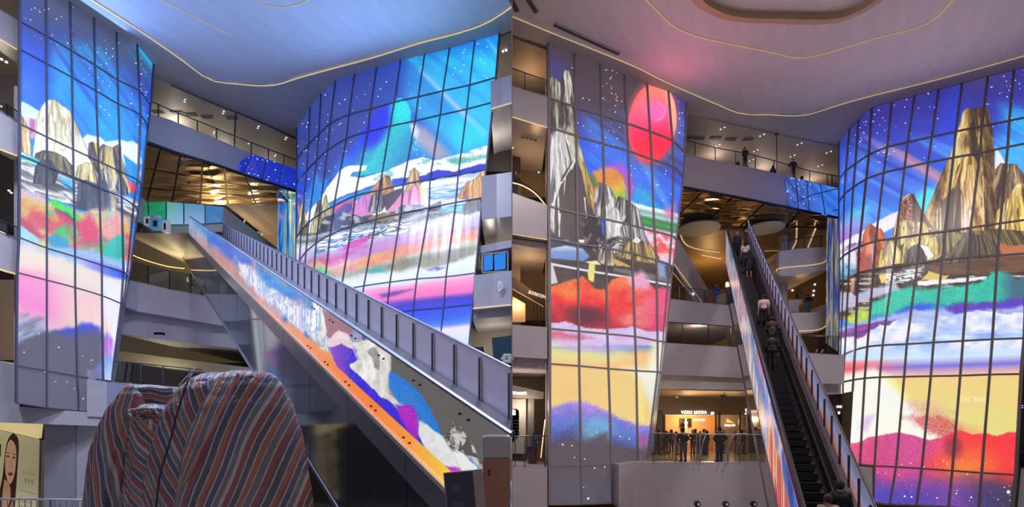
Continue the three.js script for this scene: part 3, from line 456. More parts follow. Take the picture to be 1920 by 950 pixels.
    return mix3(c, [70, 20, 26], sstep(44, 10, Math.hypot((x - 1098) * .8, (y - 592) * 1.5)) * .85);
  }, { soft: 3, rough: 6, dens: .9 });
  a.spray([[1180, 524], [1204, 508], [1222, 524], [1218, 542], [1190, 542]], [226, 170, 214], { soft: 7, rough: 7, dens: .6 });
  a.shape([[1020, 606], [1060, 602], [1090, 612], [1130, 617], [1160, 616], [1185, 612], [1215, 620], [1262, 624], [1262, 650], [1200, 646], [1020, 650]], (x, y) => { const g = hash(x, y) * .25, n = fbm(x * .05, y * .15, 3); return mix3([214, 206, 236], [196, 150, 214], clamp(n + g - .3)); }, { soft: 2, rough: 3 });
  a.shape([[1020, 618], [1070, 624], [1115, 634], [1080, 640], [1020, 634]], (x, y) => [206, 74, 92, .5 + .5 * hash(x, y)], { soft: 5, rough: 4 });
  a.in(1015, 626, 1270, 880, (x, y) => { const n = fbm(x * .014, y * .03, 3), e = sstep(0, 30, y - 634 - 8 * fbm(x * .05, 3, 2) - sstep(1140, 1060, x) * -6), c = ramp([[0, 226, 214, 140], [.25, 240, 190, 120], [.5, 236, 196, 124], [1, 232, 210, 130]], (y - 640) / 150 + (n - .5) * .8); return [...c, e]; });
  a.shape([[1040, 632], [1130, 640], [1200, 640], [1185, 652], [1120, 662], [1060, 654]], (x, y) => [206, 176, 232, .5 + .3 * hash(x, y)], { soft: 7, rough: 5 });
  a.shape([[1168, 690], [1190, 700], [1220, 760], [1240, 830], [1262, 830], [1262, 640], [1225, 640], [1212, 690]], (x, y) => [...ramp([[640, 236, 234, 190], [700, 236, 244, 240], [760, 224, 226, 224], [830, 206, 196, 214]], y), .85], { soft: 12 });
  a.shape([[1192, 700], [1202, 712], [1212, 800], [1204, 810], [1198, 760]], [246, 228, 130, .8], { soft: 7 });
  a.spray([[1015, 772], [1040, 762], [1070, 752], [1098, 752], [1120, 760], [1140, 772], [1160, 784], [1190, 794], [1225, 800], [1225, 900], [1015, 900]], (x, y) => {
    const n = fbm(x * .05, y * .05, 3), h = hash(x * 1.3, y * 1.3); let c = ramp([[0, 176, 140, 226], [.2, 118, 110, 214], [.45, 70, 110, 200], [.7, 56, 66, 140], [.95, 66, 58, 72]], (y - 755 - sstep(1120, 1220, x) * 34) / 88 + (n - .5) * .35 + (h - .5) * .14);
    c = mix3(c, [110, 190, 226], sstep(40, 8, Math.hypot((x - 1118) * .8, y - 806)) * .7); return mix3(c, [206, 66, 120], sstep(16, 4, Math.hypot(x - 1206, (y - 830) * .6)) * .6);
  }, { soft: 5, rough: 5, dens: .85 });
  a.shape([[1015, 850], [1060, 838], [1100, 826], [1124, 812], [1136, 812], [1146, 836], [1200, 842], [1225, 842], [1225, 960], [1015, 960]], (x, y) => { const n = fbm(x * .05, y * .05, 3); return [74 + 10 * n, 66 + 10 * n, 72 + 10 * n, .93]; }, { soft: 9, rough: 5 });  // grey haze of the room on the unlit bottom panels, painted in
  a.dots([[1055, 833, 1.6], [1072, 835, 1.2], [1077, 857], [1096, 860, 1.2], [1119, 810, 1.2], [1163, 818, 1.2], [1180, 823, 1.3], [1115, 877, 1.3], [1134, 875, 1.3], [1103, 934, 2], [1151, 928, 1.5], [1159, 924, 1.4], [1094, 913]]);
  return a.texture();
}
// ---- blue sky, pale dome rock, rainbow mist, pink haze and blue hill (left tower of the left hall)
function artLL() {
  const a = towerArt(TOWERS.LL, 640, 1760);
  a.all((x, y) => {
    const q = y - 20 - (x - 36) * .62 + (fbm(x * .015, y * .02, 3) - .5) * 60, c = ramp([[-90, 62, 64, 80], [-40, 56, 64, 104], [5, 40, 62, 160], [45, 18, 72, 208], [90, 8, 90, 228], [160, 8, 116, 236], [240, 10, 150, 236]], q);  // greyish upper corner: reflected room on dark panels, put into the picture
    return mix3(c, [20, 50, 200], sstep(215, 280, x) * .5 * sstep(100, 240, y));
  });
  a.rays(86, 60, 290, 330, 1.45, [30, 190, 250], { f: .03, sharp: 1.8, alpha: .75, off: 4 });
  a.shape([[92, 130], [104, 92], [122, 130], [112, 160]], [50, 160, 245, .6], { soft: 16 }).shape([[96, 160], [116, 150], [130, 190], [100, 190]], [20, 176, 245, .7], { soft: 16 });
  a.shape([[184, 180], [205, 176], [250, 250], [236, 270], [196, 264]], [14, 170, 236, .75], { soft: 20 });
  a.stars(26, 40, 10, 140, 90, 5).stars(22, 130, 60, 225, 150, 8).stars(30, 180, 110, 285, 240, 12).stars(10, 250, 100, 285, 200, 17);
  a.shape([[34, 130], [60, 140], [68, 190], [34, 190]], (x, y) => [90, 170, 240, hash(x * 1.1, y * 1.1) < .12 ? .9 : 0], { soft: 14 });
  a.shape([[26, 188], [44, 190], [64, 202], [80, 212], [78, 260], [26, 260]], (x, y) => ramp([[190, 190, 232, 226], [225, 226, 246, 240], [255, 206, 170, 206]], y + fbm(x * .1, y * .1, 2) * 16), { soft: 2, rough: 2 });
  a.shape([[56, 222], [66, 224], [64, 246], [56, 252]], [200, 90, 160, .85], { soft: 3 });
  a.rock([[26, 300], [28, 212], [36, 206], [44, 222], [54, 240], [58, 280], [60, 310]], { lt: [250, 246, 214], dk: [150, 104, 40], mid: [222, 190, 120], top: [36, 180], f: 4, seedx: 2, gloss: .6 });
  a.shape([[150, 262], [162, 250], [180, 254], [200, 264], [230, 262], [248, 264], [262, 270], [262, 330], [226, 300], [170, 300]], (x, y) => { const n = fbm(x * .08, y * .08, 3); return [220 + 25 * n, 244, 246]; }, { soft: 3, rough: 4 });
  a.shape([[232, 290], [262, 312], [262, 348], [240, 330]], [10, 150, 226], { soft: 2 });
  // the pale dome and its darker foot
  a.rock([[58, 310], [64, 270], [70, 222], [76, 202], [84, 190], [94, 185], [104, 187], [114, 196], [126, 204], [134, 212], [144, 234], [152, 252], [164, 278], [176, 300], [186, 330], [182, 345], [130, 345], [100, 330]], { lt: [252, 255, 244], dk: [196, 180, 140], mid: [244, 246, 224], top: [98, 60], spread: 70, f: 5, seedx: 5, gloss: .3, soft: 1.4 });
  a.rock([[62, 310], [66, 288], [80, 282], [100, 284], [122, 294], [136, 312], [140, 338], [90, 325]], { lt: [170, 160, 90], dk: [52, 50, 30], top: [100, 250], f: 6, seedx: 9, gloss: .2 });
  a.rock([[140, 340], [146, 312], [160, 304], [176, 306], [186, 326], [186, 345]], { lt: [246, 236, 170], dk: [90, 70, 56], mid: [190, 170, 110], top: [165, 270], f: 5, seedx: 13 });
  a.rock([[164, 292], [166, 268], [174, 266], [182, 276], [192, 300], [196, 330], [186, 330]], { lt: [150, 130, 116], dk: [66, 54, 50], top: [172, 240], f: 4, seedx: 16, gloss: .1 });
  a.shape([[176, 270], [182, 268], [188, 290], [196, 302], [196, 318], [188, 318]], [232, 196, 40], { soft: 1.5, rough: 2 });
  a.rock([[188, 300], [186, 276], [194, 270], [202, 274], [212, 276], [226, 268], [230, 300], [236, 330], [244, 352], [236, 362], [214, 352], [200, 330]], { lt: [226, 210, 120], dk: [60, 54, 40], mid: [150, 134, 80], top: [206, 230], f: 6, seedx: 19, gloss: .6 });
  a.rock([[186, 400], [188, 320], [200, 310], [210, 330], [218, 352], [222, 400]], { lt: [240, 236, 200], dk: [56, 50, 48], top: [200, 280], f: 5, seedx: 23, gloss: .8 });
  a.shape([[240, 336], [254, 346], [256, 356], [246, 362]], [236, 40, 60], { soft: 1.5 }).shape([[230, 326], [240, 336], [246, 362], [240, 362]], [236, 190, 60], { soft: 2, rough: 2 });
  // shore
  a.shape([[26, 296], [60, 304], [100, 318], [150, 336], [200, 352], [262, 378], [262, 420], [200, 410], [120, 380], [26, 350]], (x, y) => { const q = y - .38 * (x - 30), n = fbm(x * .02, q * .11, 3); return ramp([[.2, 70, 68, 66], [.42, 104, 98, 90], [.5, 150, 150, 150], [.56, 226, 230, 238], [.64, 236, 240, 248], [.72, 150, 148, 150], [1, 84, 80, 80]], n); }, { soft: 2, rough: 2 });
  a.streaks([[26, 282], [50, 286], [74, 300], [74, 312], [40, 304]], [[40, 190, 200], [226, 240, 236], [60, 140, 140]], { slope: .3, fy: .2 });
  a.rock([[62, 344], [66, 312], [78, 298], [98, 302], [110, 322], [106, 340], [98, 348]], { lt: [92, 94, 90], dk: [34, 36, 40], top: [84, 280], f: 4, seedx: 27, gloss: .1 });
  a.streaks([[110, 330], [136, 336], [142, 360], [120, 352]], [[20, 150, 210], [90, 200, 230], [20, 110, 190]], { slope: .3 });
  a.rock([[142, 392], [146, 344], [160, 336], [184, 346], [186, 392], [170, 396]], { lt: [90, 92, 90], dk: [40, 42, 46], top: [164, 300], f: 6, seedx: 31, gloss: .15 });
  a.rock([[180, 398], [184, 350], [196, 330], [206, 360], [210, 396]], { lt: [110, 104, 96], dk: [42, 40, 42], top: [192, 300], f: 5, seedx: 33 });
  a.rock([[206, 396], [208, 362], [214, 352], [220, 396]], { lt: [240, 230, 180], dk: [120, 100, 60], top: [212, 300], f: 4, seedx: 36 });
  a.rock([[216, 352], [222, 332], [232, 334], [240, 352], [242, 364], [226, 364]], { lt: [120, 116, 90], dk: [40, 40, 36], top: [228, 310], f: 4, seedx: 38 });
  a.shape([[222, 364], [250, 372], [250, 388], [226, 378]], [206, 216, 240], { soft: 3, rough: 3 });
  // rainbow mist
  a.spray([[22, 352], [50, 356], [78, 366], [100, 376], [130, 388], [160, 400], [176, 392], [204, 392], [222, 400], [240, 410], [250, 500], [240, 540], [22, 540]], (x, y) => {
    const q = y - 352 - (x - 30) * .25, n = fbm(x * .03, y * .04, 4); let c = ramp([[0, 226, 190, 206], [.18, 240, 190, 90], [.36, 232, 150, 60], [.5, 226, 70, 80], [.7, 226, 90, 100], [.85, 240, 170, 190], [1, 226, 220, 240]], q / 105 + (n - .5) * .5);
    c = mix3(c, [70, 190, 90], sstep(.5, .8, fbm(x * .03 + 40, y * .03, 3)) * sstep(40, 110, x) * .8); c = mix3(c, [236, 226, 90], sstep(.52, .8, fbm(x * .035 + 9, y * .04 + 9, 3)) * .7); return c;
  }, { soft: 5, rough: 7, dens: .85 });
  a.spray([[88, 376], [104, 372], [124, 386], [150, 404], [146, 410], [116, 400]], [54, 226, 40], { soft: 3, rough: 3 });
  a.shape([[98, 388], [130, 402], [140, 414], [118, 408]], [40, 50, 90, .9], { soft: 4, rough: 3 }).spray([[104, 392], [128, 404], [136, 420], [112, 412]], [206, 50, 90], { soft: 4, rough: 3 });
  a.spray([[146, 420], [168, 400], [186, 430], [186, 458], [160, 452]], [226, 56, 90], { soft: 7, rough: 6 }).spray([[188, 440], [196, 410], [222, 400], [232, 440], [206, 450]], [240, 150, 130], { soft: 7, rough: 6 });
  a.spray([[190, 478], [200, 456], [222, 440], [234, 440], [238, 480], [216, 494]], (x, y) => mix3([10, 190, 130], [20, 190, 190], fbm(x * .06, y * .06, 2)), { soft: 4, rough: 5 });
  a.spray([[90, 446], [104, 438], [124, 444], [132, 464], [114, 470], [94, 462]], [26, 160, 206], { soft: 6, rough: 6 }).spray([[104, 432], [120, 424], [126, 440], [112, 442]], [60, 200, 80], { soft: 5, rough: 5 });
  a.spray([[24, 408], [60, 420], [80, 444], [60, 450], [24, 436]], (x, y) => [196, 60, 76], { soft: 6, rough: 4 });
  a.shape([[22, 416], [36, 420], [60, 438], [80, 452], [22, 456]], (x, y) => mix3([206, 236, 246], [120, 206, 226], fbm(x * .06, y * .06, 2)), { soft: 2, rough: 2 });
  a.shape([[84, 462], [130, 464], [190, 476], [240, 492], [240, 520], [190, 506], [86, 474]], (x, y) => mix3([176, 206, 240], [130, 176, 226], fbm(x * .04, y * .2, 3)), { soft: 4, rough: 4 });
  // cream, pink, grey haze, blue hill
  a.in(15, 445, 260, 800, (x, y) => { const q = y - (x - 30) * .3, n = fbm(x * .01, y * .03, 2); const l = ramp([[446, 236, 232, 214], [490, 240, 218, 206], [512, 244, 150, 206], [560, 240, 130, 206], [590, 232, 170, 200], [606, 180, 180, 200], [640, 120, 118, 126]], q + (n - .5) * 24), r = ramp([[440, 232, 226, 206], [490, 234, 222, 214], [520, 240, 200, 206], [560, 240, 206, 196], [590, 226, 196, 200], [640, 190, 180, 200]], q), k = sstep(70, 150, x); return [...mix3(l, r, k), sstep(452, 470, q)]; });
  a.shape([[150, 480], [190, 492], [240, 508], [240, 526], [200, 518], [160, 500]], (x, y) => [...ramp([[150, 190, 170, 236], [195, 110, 120, 236], [232, 40, 80, 236]], x), .95], { soft: 5, rough: 3 });
  a.shape([[190, 520], [232, 530], [240, 720], [204, 700], [208, 630], [196, 580]], (x, y) => [232, 240, 248, .85], { soft: 12 });
  a.shape([[24, 600], [50, 592], [84, 596], [84, 640], [24, 655]], (x, y) => { const n = fbm(x * .04, (y + .4 * x) * .12, 3); return [...ramp([[.3, 116, 112, 120], [.5, 130, 150, 200], [.7, 180, 170, 190]], n), .9]; }, { soft: 10, rough: 6 });
  a.shape([[10, 665], [40, 640], [76, 626], [100, 618], [124, 614], [140, 612], [156, 606], [170, 606], [186, 614], [196, 626], [204, 650], [206, 800], [10, 800]], (x, y) => { const n = fbm(x * .03, y * .03, 3), k = sstep(612, 650, y + n * 20 + sstep(110, 60, x) * 40); return mix3([40, 60, 226], [82, 80, 98], k); }, { soft: 6, rough: 4 });  // lower grey is the room mirrored in unlit panels, painted as faint glow
  a.shape([[190, 640], [202, 622], [214, 640], [212, 720], [192, 720]], (x, y) => [...ramp([[625, 120, 90, 226], [650, 206, 110, 206], [680, 120, 170, 230], [720, 190, 220, 240]], y + (fbm(x * .2, y * .05, 2) - .5) * 40), .9], { soft: 5, rough: 3 });
  a.shape([[180, 690], [194, 676], [194, 720], [180, 720]], [110, 120, 236, .7], { soft: 8 });
  a.dots([[110, 651, 1.3], [45, 660, 1.2], [73, 625, 1.2], [155, 667], [172, 675, 1.2], [84, 697], [104, 715], [156, 747, 1.2], [149, 766, 1.3], [126, 716], [139, 728]]);
  return a.texture();
}
// ---- blue sky with cyan mound, snow banks, coloured rocks, bands of mist and magenta stripes (right tower of the left hall)
function artLR() {
  const a = towerArt(TOWERS.LR, 860, 1500);
  a.all((x, y) => {
    const t = (x - 560) / 370 + (fbm(x * .01, y * .01, 3) - .5) * .25 + (y - 200) * .0009; let c = ramp([[0, 40, 62, 140], [.3, 36, 54, 150], [.5, 26, 74, 190], [.7, 8, 120, 226], [.9, 8, 146, 240], [1.1, 10, 160, 246]], t);
    return mix3(c, [22, 70, 206], sstep(640, 560, x) * sstep(260, 360, y) * .8);
  });
  a.rays(740, 80, 960, 300, .85, [40, 220, 250], { f: .028, sharp: 1.5, alpha: .85, off: 6 });
  a.shape([[786, 132], [800, 140], [916, 250], [904, 258]], [196, 214, 250, .8], { soft: 6 }).shape([[914, 75], [940, 100], [936, 112]], [110, 226, 250, .8], { soft: 6 });
  a.shape([[770, 232], [800, 240], [846, 290], [820, 306], [780, 268]], (x, y) => [...mix3([206, 170, 196], [240, 160, 150], fbm(x * .05, y * .05, 2)), .75], { soft: 14 });
  a.shape([[850, 215], [900, 235], [920, 265], [860, 285], [846, 250]], [6, 224, 236, .8], { soft: 16 });
  a.stars(48, 560, 150, 790, 290, 3).stars(26, 780, 80, 935, 160, 9).stars(40, 556, 230, 640, 380, 21).stars(18, 690, 260, 830, 310, 15);
  // the cyan mound
  a.spray([[630, 330], [652, 292], [676, 252], [700, 216], [724, 194], [750, 183], [764, 192], [771, 212], [770, 232], [783, 240], [782, 258], [772, 280], [760, 318], [640, 335]], (x, y) => {
    const s = (x - 740 + (y - 190) * .55), n = fbm(x * .06, y * .06, 3); let c = ramp([[-60, 20, 110, 226], [-30, 12, 60, 232], [-8, 20, 120, 206], [14, 30, 206, 206], [40, 20, 190, 206], [70, 10, 150, 200], [110, 30, 110, 190]], s + (n - .5) * 26);
    c = mix3(c, [4, 10, 236], sstep(44, 14, Math.hypot((x - 705 + (y - 235) * .4) * 1.2, (y - 235) * .7)) * .95); return mix3(c, [10, 238, 236], sstep(34, 6, Math.hypot(x - 755, (y - 205) * .7)) * .9);
  }, { soft: 2.5, rough: 2, dens: .88 });
  a.shape([[768, 234], [778, 232], [786, 246], [782, 262], [774, 256]], [240, 236, 246, .9], { soft: 5 });
  a.shape([[620, 330], [646, 290], [660, 300], [650, 335]], [30, 140, 236, .6], { soft: 10 });
  a.spray([[572, 400], [582, 350], [592, 326], [600, 340], [616, 334], [612, 370], [586, 410]], [20, 140, 226], { soft: 6, rough: 6, dens: .7 });
  // snow banks
  a.shape([[570, 408], [600, 372], [618, 345], [634, 322], [652, 311], [690, 309], [686, 320], [662, 323], [656, 330], [680, 332], [720, 322], [742, 312], [770, 300], [792, 294], [812, 302], [850, 292], [900, 276], [922, 270], [922, 305], [880, 318], [830, 326], [800, 335], [735, 340], [690, 350], [650, 365], [616, 380], [580, 420]], (x, y) => { const n = fbm(x * .04, y * .14, 4); return n > .64 && x > 700 ? [150, 206, 200] : [236 + 14 * n, 242 + 8 * n, 240 + 8 * n]; }, { soft: 1.4, rough: 2 });
  a.spray([[840, 300], [900, 290], [918, 286], [916, 298], [860, 308]], [70, 176, 160], { soft: 5, rough: 5, dens: .6 });
  a.shape([[612, 384], [650, 366], [700, 350], [735, 342], [738, 356], [700, 366], [640, 384], [606, 402]], [10, 140, 210], { soft: 2, rough: 2 });
  a.shape([[735, 336], [790, 330], [820, 318], [850, 322], [900, 308], [922, 302], [922, 318], [880, 326], [830, 334], [790, 342], [740, 348]], (x, y) => mix3([10, 20, 206], [20, 80, 220], sstep(800, 740, x)), { soft: 1.4, rough: 3, rf: .1 });
  a.shape([[570, 420], [610, 396], [660, 378], [740, 350], [800, 340], [920, 318], [920, 400], [760, 420], [640, 450], [570, 470]], (x, y) => { const n = fbm(x * .02, (y + .2 * x) * .12, 4); return ramp([[0, 120, 160, 206], [.4, 206, 222, 240], [.55, 246, 248, 250], [1, 250, 250, 252]], n); }, { soft: 2, rough: 3 });
  a.streaks([[800, 352], [860, 348], [900, 340], [900, 366], [830, 380], [800, 372]], [[240, 246, 250], [90, 150, 200], [226, 236, 246], [120, 180, 210]], { slope: -.2, fy: .2 });
  a.spray([[612, 396], [640, 380], [668, 374], [664, 386], [622, 400]], [232, 50, 76], { soft: 4, rough: 5 });
  a.shape([[636, 386], [662, 380], [662, 396], [630, 410], [612, 412]], [76, 44, 120], { soft: 3, rough: 4 });
  // left side pale ridges
  for (const [cx, cy, w, h, s] of [[568, 376, 16, 150, 1], [600, 372, 22, 140, 5], [612, 362, 12, 60, 9], [586, 420, 16, 110, 13]]) a.rock([[cx - w, cy + h], [cx - w * .7, cy + h * .4], [cx - w * .25, cy + 6], [cx, cy], [cx + w * .3, cy + 20], [cx + w * .8, cy + h * .5], [cx + w, cy + h]], { lt: [236, 226, 160], dk: [60, 66, 60], mid: [176, 168, 110], top: [cx, cy - 30], f: 5, seedx: s, gloss: .5 });
  a.spray([[560, 520], [590, 480], [600, 460], [612, 470], [600, 530], [566, 560]], (x, y) => [90, 106, 110], { soft: 6, rough: 8, dens: .6 });
  // rocks
  a.rock([[690, 368], [700, 348], [714, 336], [722, 328], [732, 330], [738, 350], [742, 368]], { lt: [236, 190, 120], dk: [70, 46, 34], mid: [170, 120, 70], top: [724, 300], f: 5, seedx: 31, side: -.5 });
  a.rock([[652, 404], [660, 390], [676, 368], [692, 362], [702, 378], [700, 406], [664, 412]], { lt: [236, 150, 220], dk: [150, 84, 150], mid: [206, 122, 196], top: [690, 330], f: 5, seedx: 34, gloss: .2 });
  a.rock([[690, 396], [696, 368], [706, 360], [718, 364], [724, 384], [716, 396], [700, 402]], { lt: [226, 226, 230], dk: [30, 30, 34], mid: [90, 90, 94], top: [708, 340], f: 6, seedx: 37 });
  a.shape([[718, 366], [742, 356], [758, 350], [748, 376], [728, 396], [722, 392]], [64, 50, 42], { soft: 2, rough: 2 });
  a.rock([[722, 398], [742, 376], [756, 358], [776, 346], [790, 350], [798, 382], [790, 390], [740, 400]], { lt: [240, 150, 206], dk: [150, 76, 116], mid: [216, 120, 170], top: [778, 310], f: 6, seedx: 41, gloss: .3 });
  a.rock([[758, 356], [766, 332], [772, 318], [778, 314], [784, 322], [790, 344], [784, 356], [776, 344], [764, 362]], { lt: [226, 190, 130], dk: [110, 74, 40], mid: [180, 140, 84], top: [777, 290], f: 5, seedx: 44 });
  a.shape([[786, 346], [792, 346], [798, 384], [790, 384]], [240, 216, 150], { soft: 1.5 });
  a.rock([[858, 372], [866, 354], [878, 340], [890, 336], [904, 320], [912, 318], [908, 368], [886, 376]], { lt: [240, 196, 120], dk: [120, 70, 34], mid: [200, 134, 66], top: [892, 300], f: 6, seedx: 47 });
  a.streaks([[836, 388], [870, 378], [874, 400], [850, 410], [800, 414], [800, 396]], [[30, 176, 190], [150, 220, 226], [20, 150, 170], [236, 246, 250]], { slope: -.15, fy: .25 });
  a.rock([[866, 410], [868, 384], [880, 374], [908, 370], [906, 408]], { lt: [130, 130, 130], dk: [50, 52, 54], top: [886, 350], f: 4, seedx: 51, gloss: .1 });
  a.shape([[606, 408], [640, 396], [660, 404], [720, 402], [736, 398], [752, 386], [786, 384], [800, 388], [826, 376], [828, 392], [790, 404], [776, 424], [750, 416], [690, 424], [640, 432], [600, 446]], (x, y) => { const n = fbm(x * .09, y * .12, 4); return n > .63 ? [170, 170, 176] : n > .5 ? [90, 82, 60] : [36, 34, 38]; }, { soft: 1.4, rough: 3 });
  a.shape([[690, 410], [720, 398], [742, 402], [736, 412], [700, 418]], [130, 118, 60], { soft: 2, rough: 3 });
  // bands of mist below
  a.in(540, 396, 930, 560, (x, y) => { const q = y - (424 - (x - 660) * .21) + (fbm(x * .015, y * .02, 3) - .5) * 26, n = hash(x * 1.3, y * 1.3) - .5, c = ramp([[0, 40, 42, 46], [8, 206, 216, 226], [16, 70, 70, 72], [22, 226, 232, 240], [34, 200, 190, 226], [44, 186, 176, 222], [52, 176, 120, 170], [60, 232, 170, 120], [72, 236, 190, 150], [82, 190, 200, 190], [90, 150, 150, 120], [98, 214, 222, 220], [116, 232, 240, 246], [150, 214, 236, 246]], q + n * 8); return [...c, sstep(-3, 2, q)]; });
  a.streaks([[600, 450], [660, 432], [740, 418], [772, 414], [770, 434], [700, 448], [630, 466], [590, 476]], [[236, 240, 246], [60, 62, 66], [226, 230, 236], [40, 110, 170], [240, 242, 246]], { slope: -.2, fy: .22, fx: .03 });
  a.spray([[632, 470], [670, 448], [700, 440], [690, 452], [650, 470]], [222, 50, 166], { soft: 4, rough: 4 }).spray([[600, 488], [650, 470], [690, 456], [700, 468], [660, 482], [610, 500]], (x, y) => [206, 60, 150], { soft: 7, rough: 7, dens: .7 });
  a.spray([[650, 482], [700, 452], [760, 440], [800, 430], [800, 440], [720, 470], [660, 492]], [196, 140, 206], { soft: 7, rough: 6, dens: .7 });
  a.spray([[618, 510], [660, 492], [720, 472], [780, 456], [812, 444], [900, 432], [900, 448], [820, 464], [730, 490], [640, 516]], (x, y) => ramp([[0, 236, 190, 110], [.5, 232, 140, 100], [1, 206, 130, 110]], fbm(x * .04, y * .05, 3)), { soft: 6, rough: 6, dens: .75 });
  a.spray([[700, 500], [760, 484], [820, 472], [900, 462], [892, 486], [820, 500], [740, 508]], (x, y) => mix3([96, 104, 70], [150, 140, 110], fbm(x * .06, y * .06, 3)), { soft: 7, rough: 7, dens: .6 });
  a.shape([[800, 506], [820, 500], [836, 502], [820, 510], [802, 510]], [40, 40, 176], { soft: 3, rough: 4 }).spray([[684, 506], [720, 500], [726, 512], [690, 512]], [40, 176, 170], { soft: 4, rough: 5 });
  a.spray([[560, 540], [584, 500], [604, 496], [620, 520], [640, 540], [580, 560]], (x, y) => ramp([[0, 246, 190, 130], [.5, 60, 206, 110], [1, 60, 190, 190]], (x - 570) / 60 + (fbm(x * .1, y * .1, 2) - .5) * .6), { soft: 6, rough: 7 });
  a.shape([[620, 545], [690, 516], [760, 512], [840, 502], [900, 470], [905, 520], [620, 560]], (x, y) => mix3([246, 248, 250], [210, 232, 244], fbm(x * .03, y * .12, 3)), { soft: 6, rough: 7 });
  // smooth stripes of light
  a.in(530, 510, 930, 830, (x, y) => { const q = y - (548 - (x - 700) * .14) + (fbm(x * .006, y * .03, 2) - .5) * 14, c = ramp([[-22, 206, 240, 250], [-12, 226, 226, 246], [-4, 246, 160, 210], [10, 250, 120, 190], [22, 240, 110, 190], [34, 50, 30, 196], [44, 16, 50, 226], [62, 20, 90, 232], [78, 90, 140, 240], [88, 240, 226, 246], [120, 206, 230, 250], [160, 60, 130, 236], [230, 30, 60, 190]], q); return [...c, sstep(-24, -14, q)]; });
  a.shape([[712, 552], [740, 546], [774, 542], [740, 554], [716, 558]], [90, 40, 170, .9], { soft: 4 });
  return a.texture();
}
// ---- the two bands that wrap the far balconies and the returns beside the right towers
function artStrip(kind) {
  const a = new Art(256, 128, (u, v) => [u * 100, v * 50]);
  if (kind === 'left') { a.all((x, y) => mix3([26, 44, 176], [30, 60, 206], fbm(x * .04, y * .04, 3))); a.stars(34, 0, 0, 100, 50, 5); }
  if (kind === 'right') { a.all((x, y) => mix3([58, 62, 140], [50, 110, 226], clamp(x / 70 + (fbm(x * .04, y * .04, 3) - .5) * .6))); a.rays(-50, -40, 150, 90, .9, [90, 150, 240], { f: .09, sharp: 2, alpha: .7, off: 2 }); a.stars(26, 0, 0, 60, 40, 4); }
  if (kind === 'returnL') a.all((x, y) => { const n = fbm(x * .09, y * .05, 4); return ramp([[.25, 16, 60, 190], [.42, 20, 150, 206], [.5, 60, 190, 200], [.56, 216, 90, 110], [.62, 30, 160, 210], [.75, 226, 220, 170]], n + (x - 50) * .002 + y * .002); });
  if (kind === 'returnR') a.all((x, y) => { const n = fbm(x * .1, y * .07, 4); return ramp([[.2, 40, 40, 70], [.4, 60, 90, 176], [.5, 130, 130, 150], [.58, 190, 180, 130], [.66, 90, 90, 90], [.8, 70, 110, 200]], n); });
  if (kind === 'landing') a.all((x, y) => ramp([[0, 30, 130, 90], [.3, 26, 170, 110], [.55, 20, 140, 170], [1, 14, 110, 190]], x / 100 + (fbm(x * .05, y * .08, 3) - .5) * .5));
  return a.texture();
}

// ---------------------------------------------------------------- the shell of the two halls
const C = (px, py, drop = 0) => P(px, py, (CEIL - drop) * FOCAL / (HY - py));             // a measured point on the ceiling
const flat = (pts, y0, y1) => {                                      // horizontal slab from an outline of [x, distance]
  const v = [], n = pts.length, fc = []; for (const y of [y1, y0]) for (const [x, d] of pts) v.push(V(x, y, -d));
  const tri = THREE.ShapeUtils.triangulateShape(pts.map(([x, d]) => new THREE.Vector2(x, d)), []);
  for (const t of tri) { fc.push([t[2], t[1], t[0]], [n + t[0], n + t[1], n + t[2]]); }
  for (let i = 0; i < n; i++) { const j = (i + 1) % n; fc.push([i, j, n + j, n + i]); }
  return poly3(v, fc);
};
const wallMat = std(lin(.2, .17, .14), .7, 0, { map: plaster });
struct('wall_left', box(.3, 34, 80, -46, 10, -26), wallMat); struct('wall_right', box(.3, 34, 80, 46, 10, -26), wallMat);
struct('wall_back', box(92, 34, .3, 0, 10, -62), wallMat); struct('wall_front', box(92, 34, .3, 0, 10, 10), M.wall);
struct('wall_between', box(.008, 34, 57.2, 0, 10, -33.4), M.wall);
struct('floor_lower', box(92, .3, 74, 0, -6.15, -26), M.floor);
struct('floor_left', box(45, .35, 16.6, -22.6, -.175, 1.6), M.floor); struct('floor_right', box(45, .35, 21.5, 22.6, -.175, -1.2), M.floor);
struct('ceiling_upper', box(92, .3, 74, 0, EYE + CEIL + .55, -26), M.ceiling);
const yC = EYE + CEIL;
const edgeL = [[285, 140], [320, 155], [400, 190], [480, 222], [556, 257]].map(([x, y]) => C(x, y)), edgeR = [[1280, 212], [1350, 225], [1450, 248], [1572, 272]].map(([x, y]) => C(x, y));
struct('ceiling_left', flat([[-45.8, -9.8], [-.01, -9.8], [-.01, 27.6], [-.8, 28], ...[...edgeL].reverse().map((p) => [p.x, -p.z]), [-21.8, 24.2], [-45.8, 22]], yC, yC + .4), M.ceiling);
struct('ceiling_right', flat([[.01, -9.8], [.01, 27.9], [1.9, 28.8], ...edgeR.map((p) => [p.x, -p.z]), [45.8, 39], [45.8, -9.8]], yC, yC + .4), M.ceiling);
struct('ceiling_gallery_left', flat([[-45.8, 21.8], [-21.7, 24.1], ...edgeL.map((p) => [p.x, -p.z + .02]), [-.8, 28.02], [-.01, 27.7], [-.01, 61.8], [-45.8, 61.8]], yC - .1, yC + .35), M.soffit);
struct('ceiling_gallery_right', flat([[.01, 28], [1.9, 28.9], ...edgeR.map((p) => [p.x, -p.z + .02]), [45.8, 39.1], [45.8, 61.8], [.01, 61.8]], yC - .1, yC + .35), M.soffit);
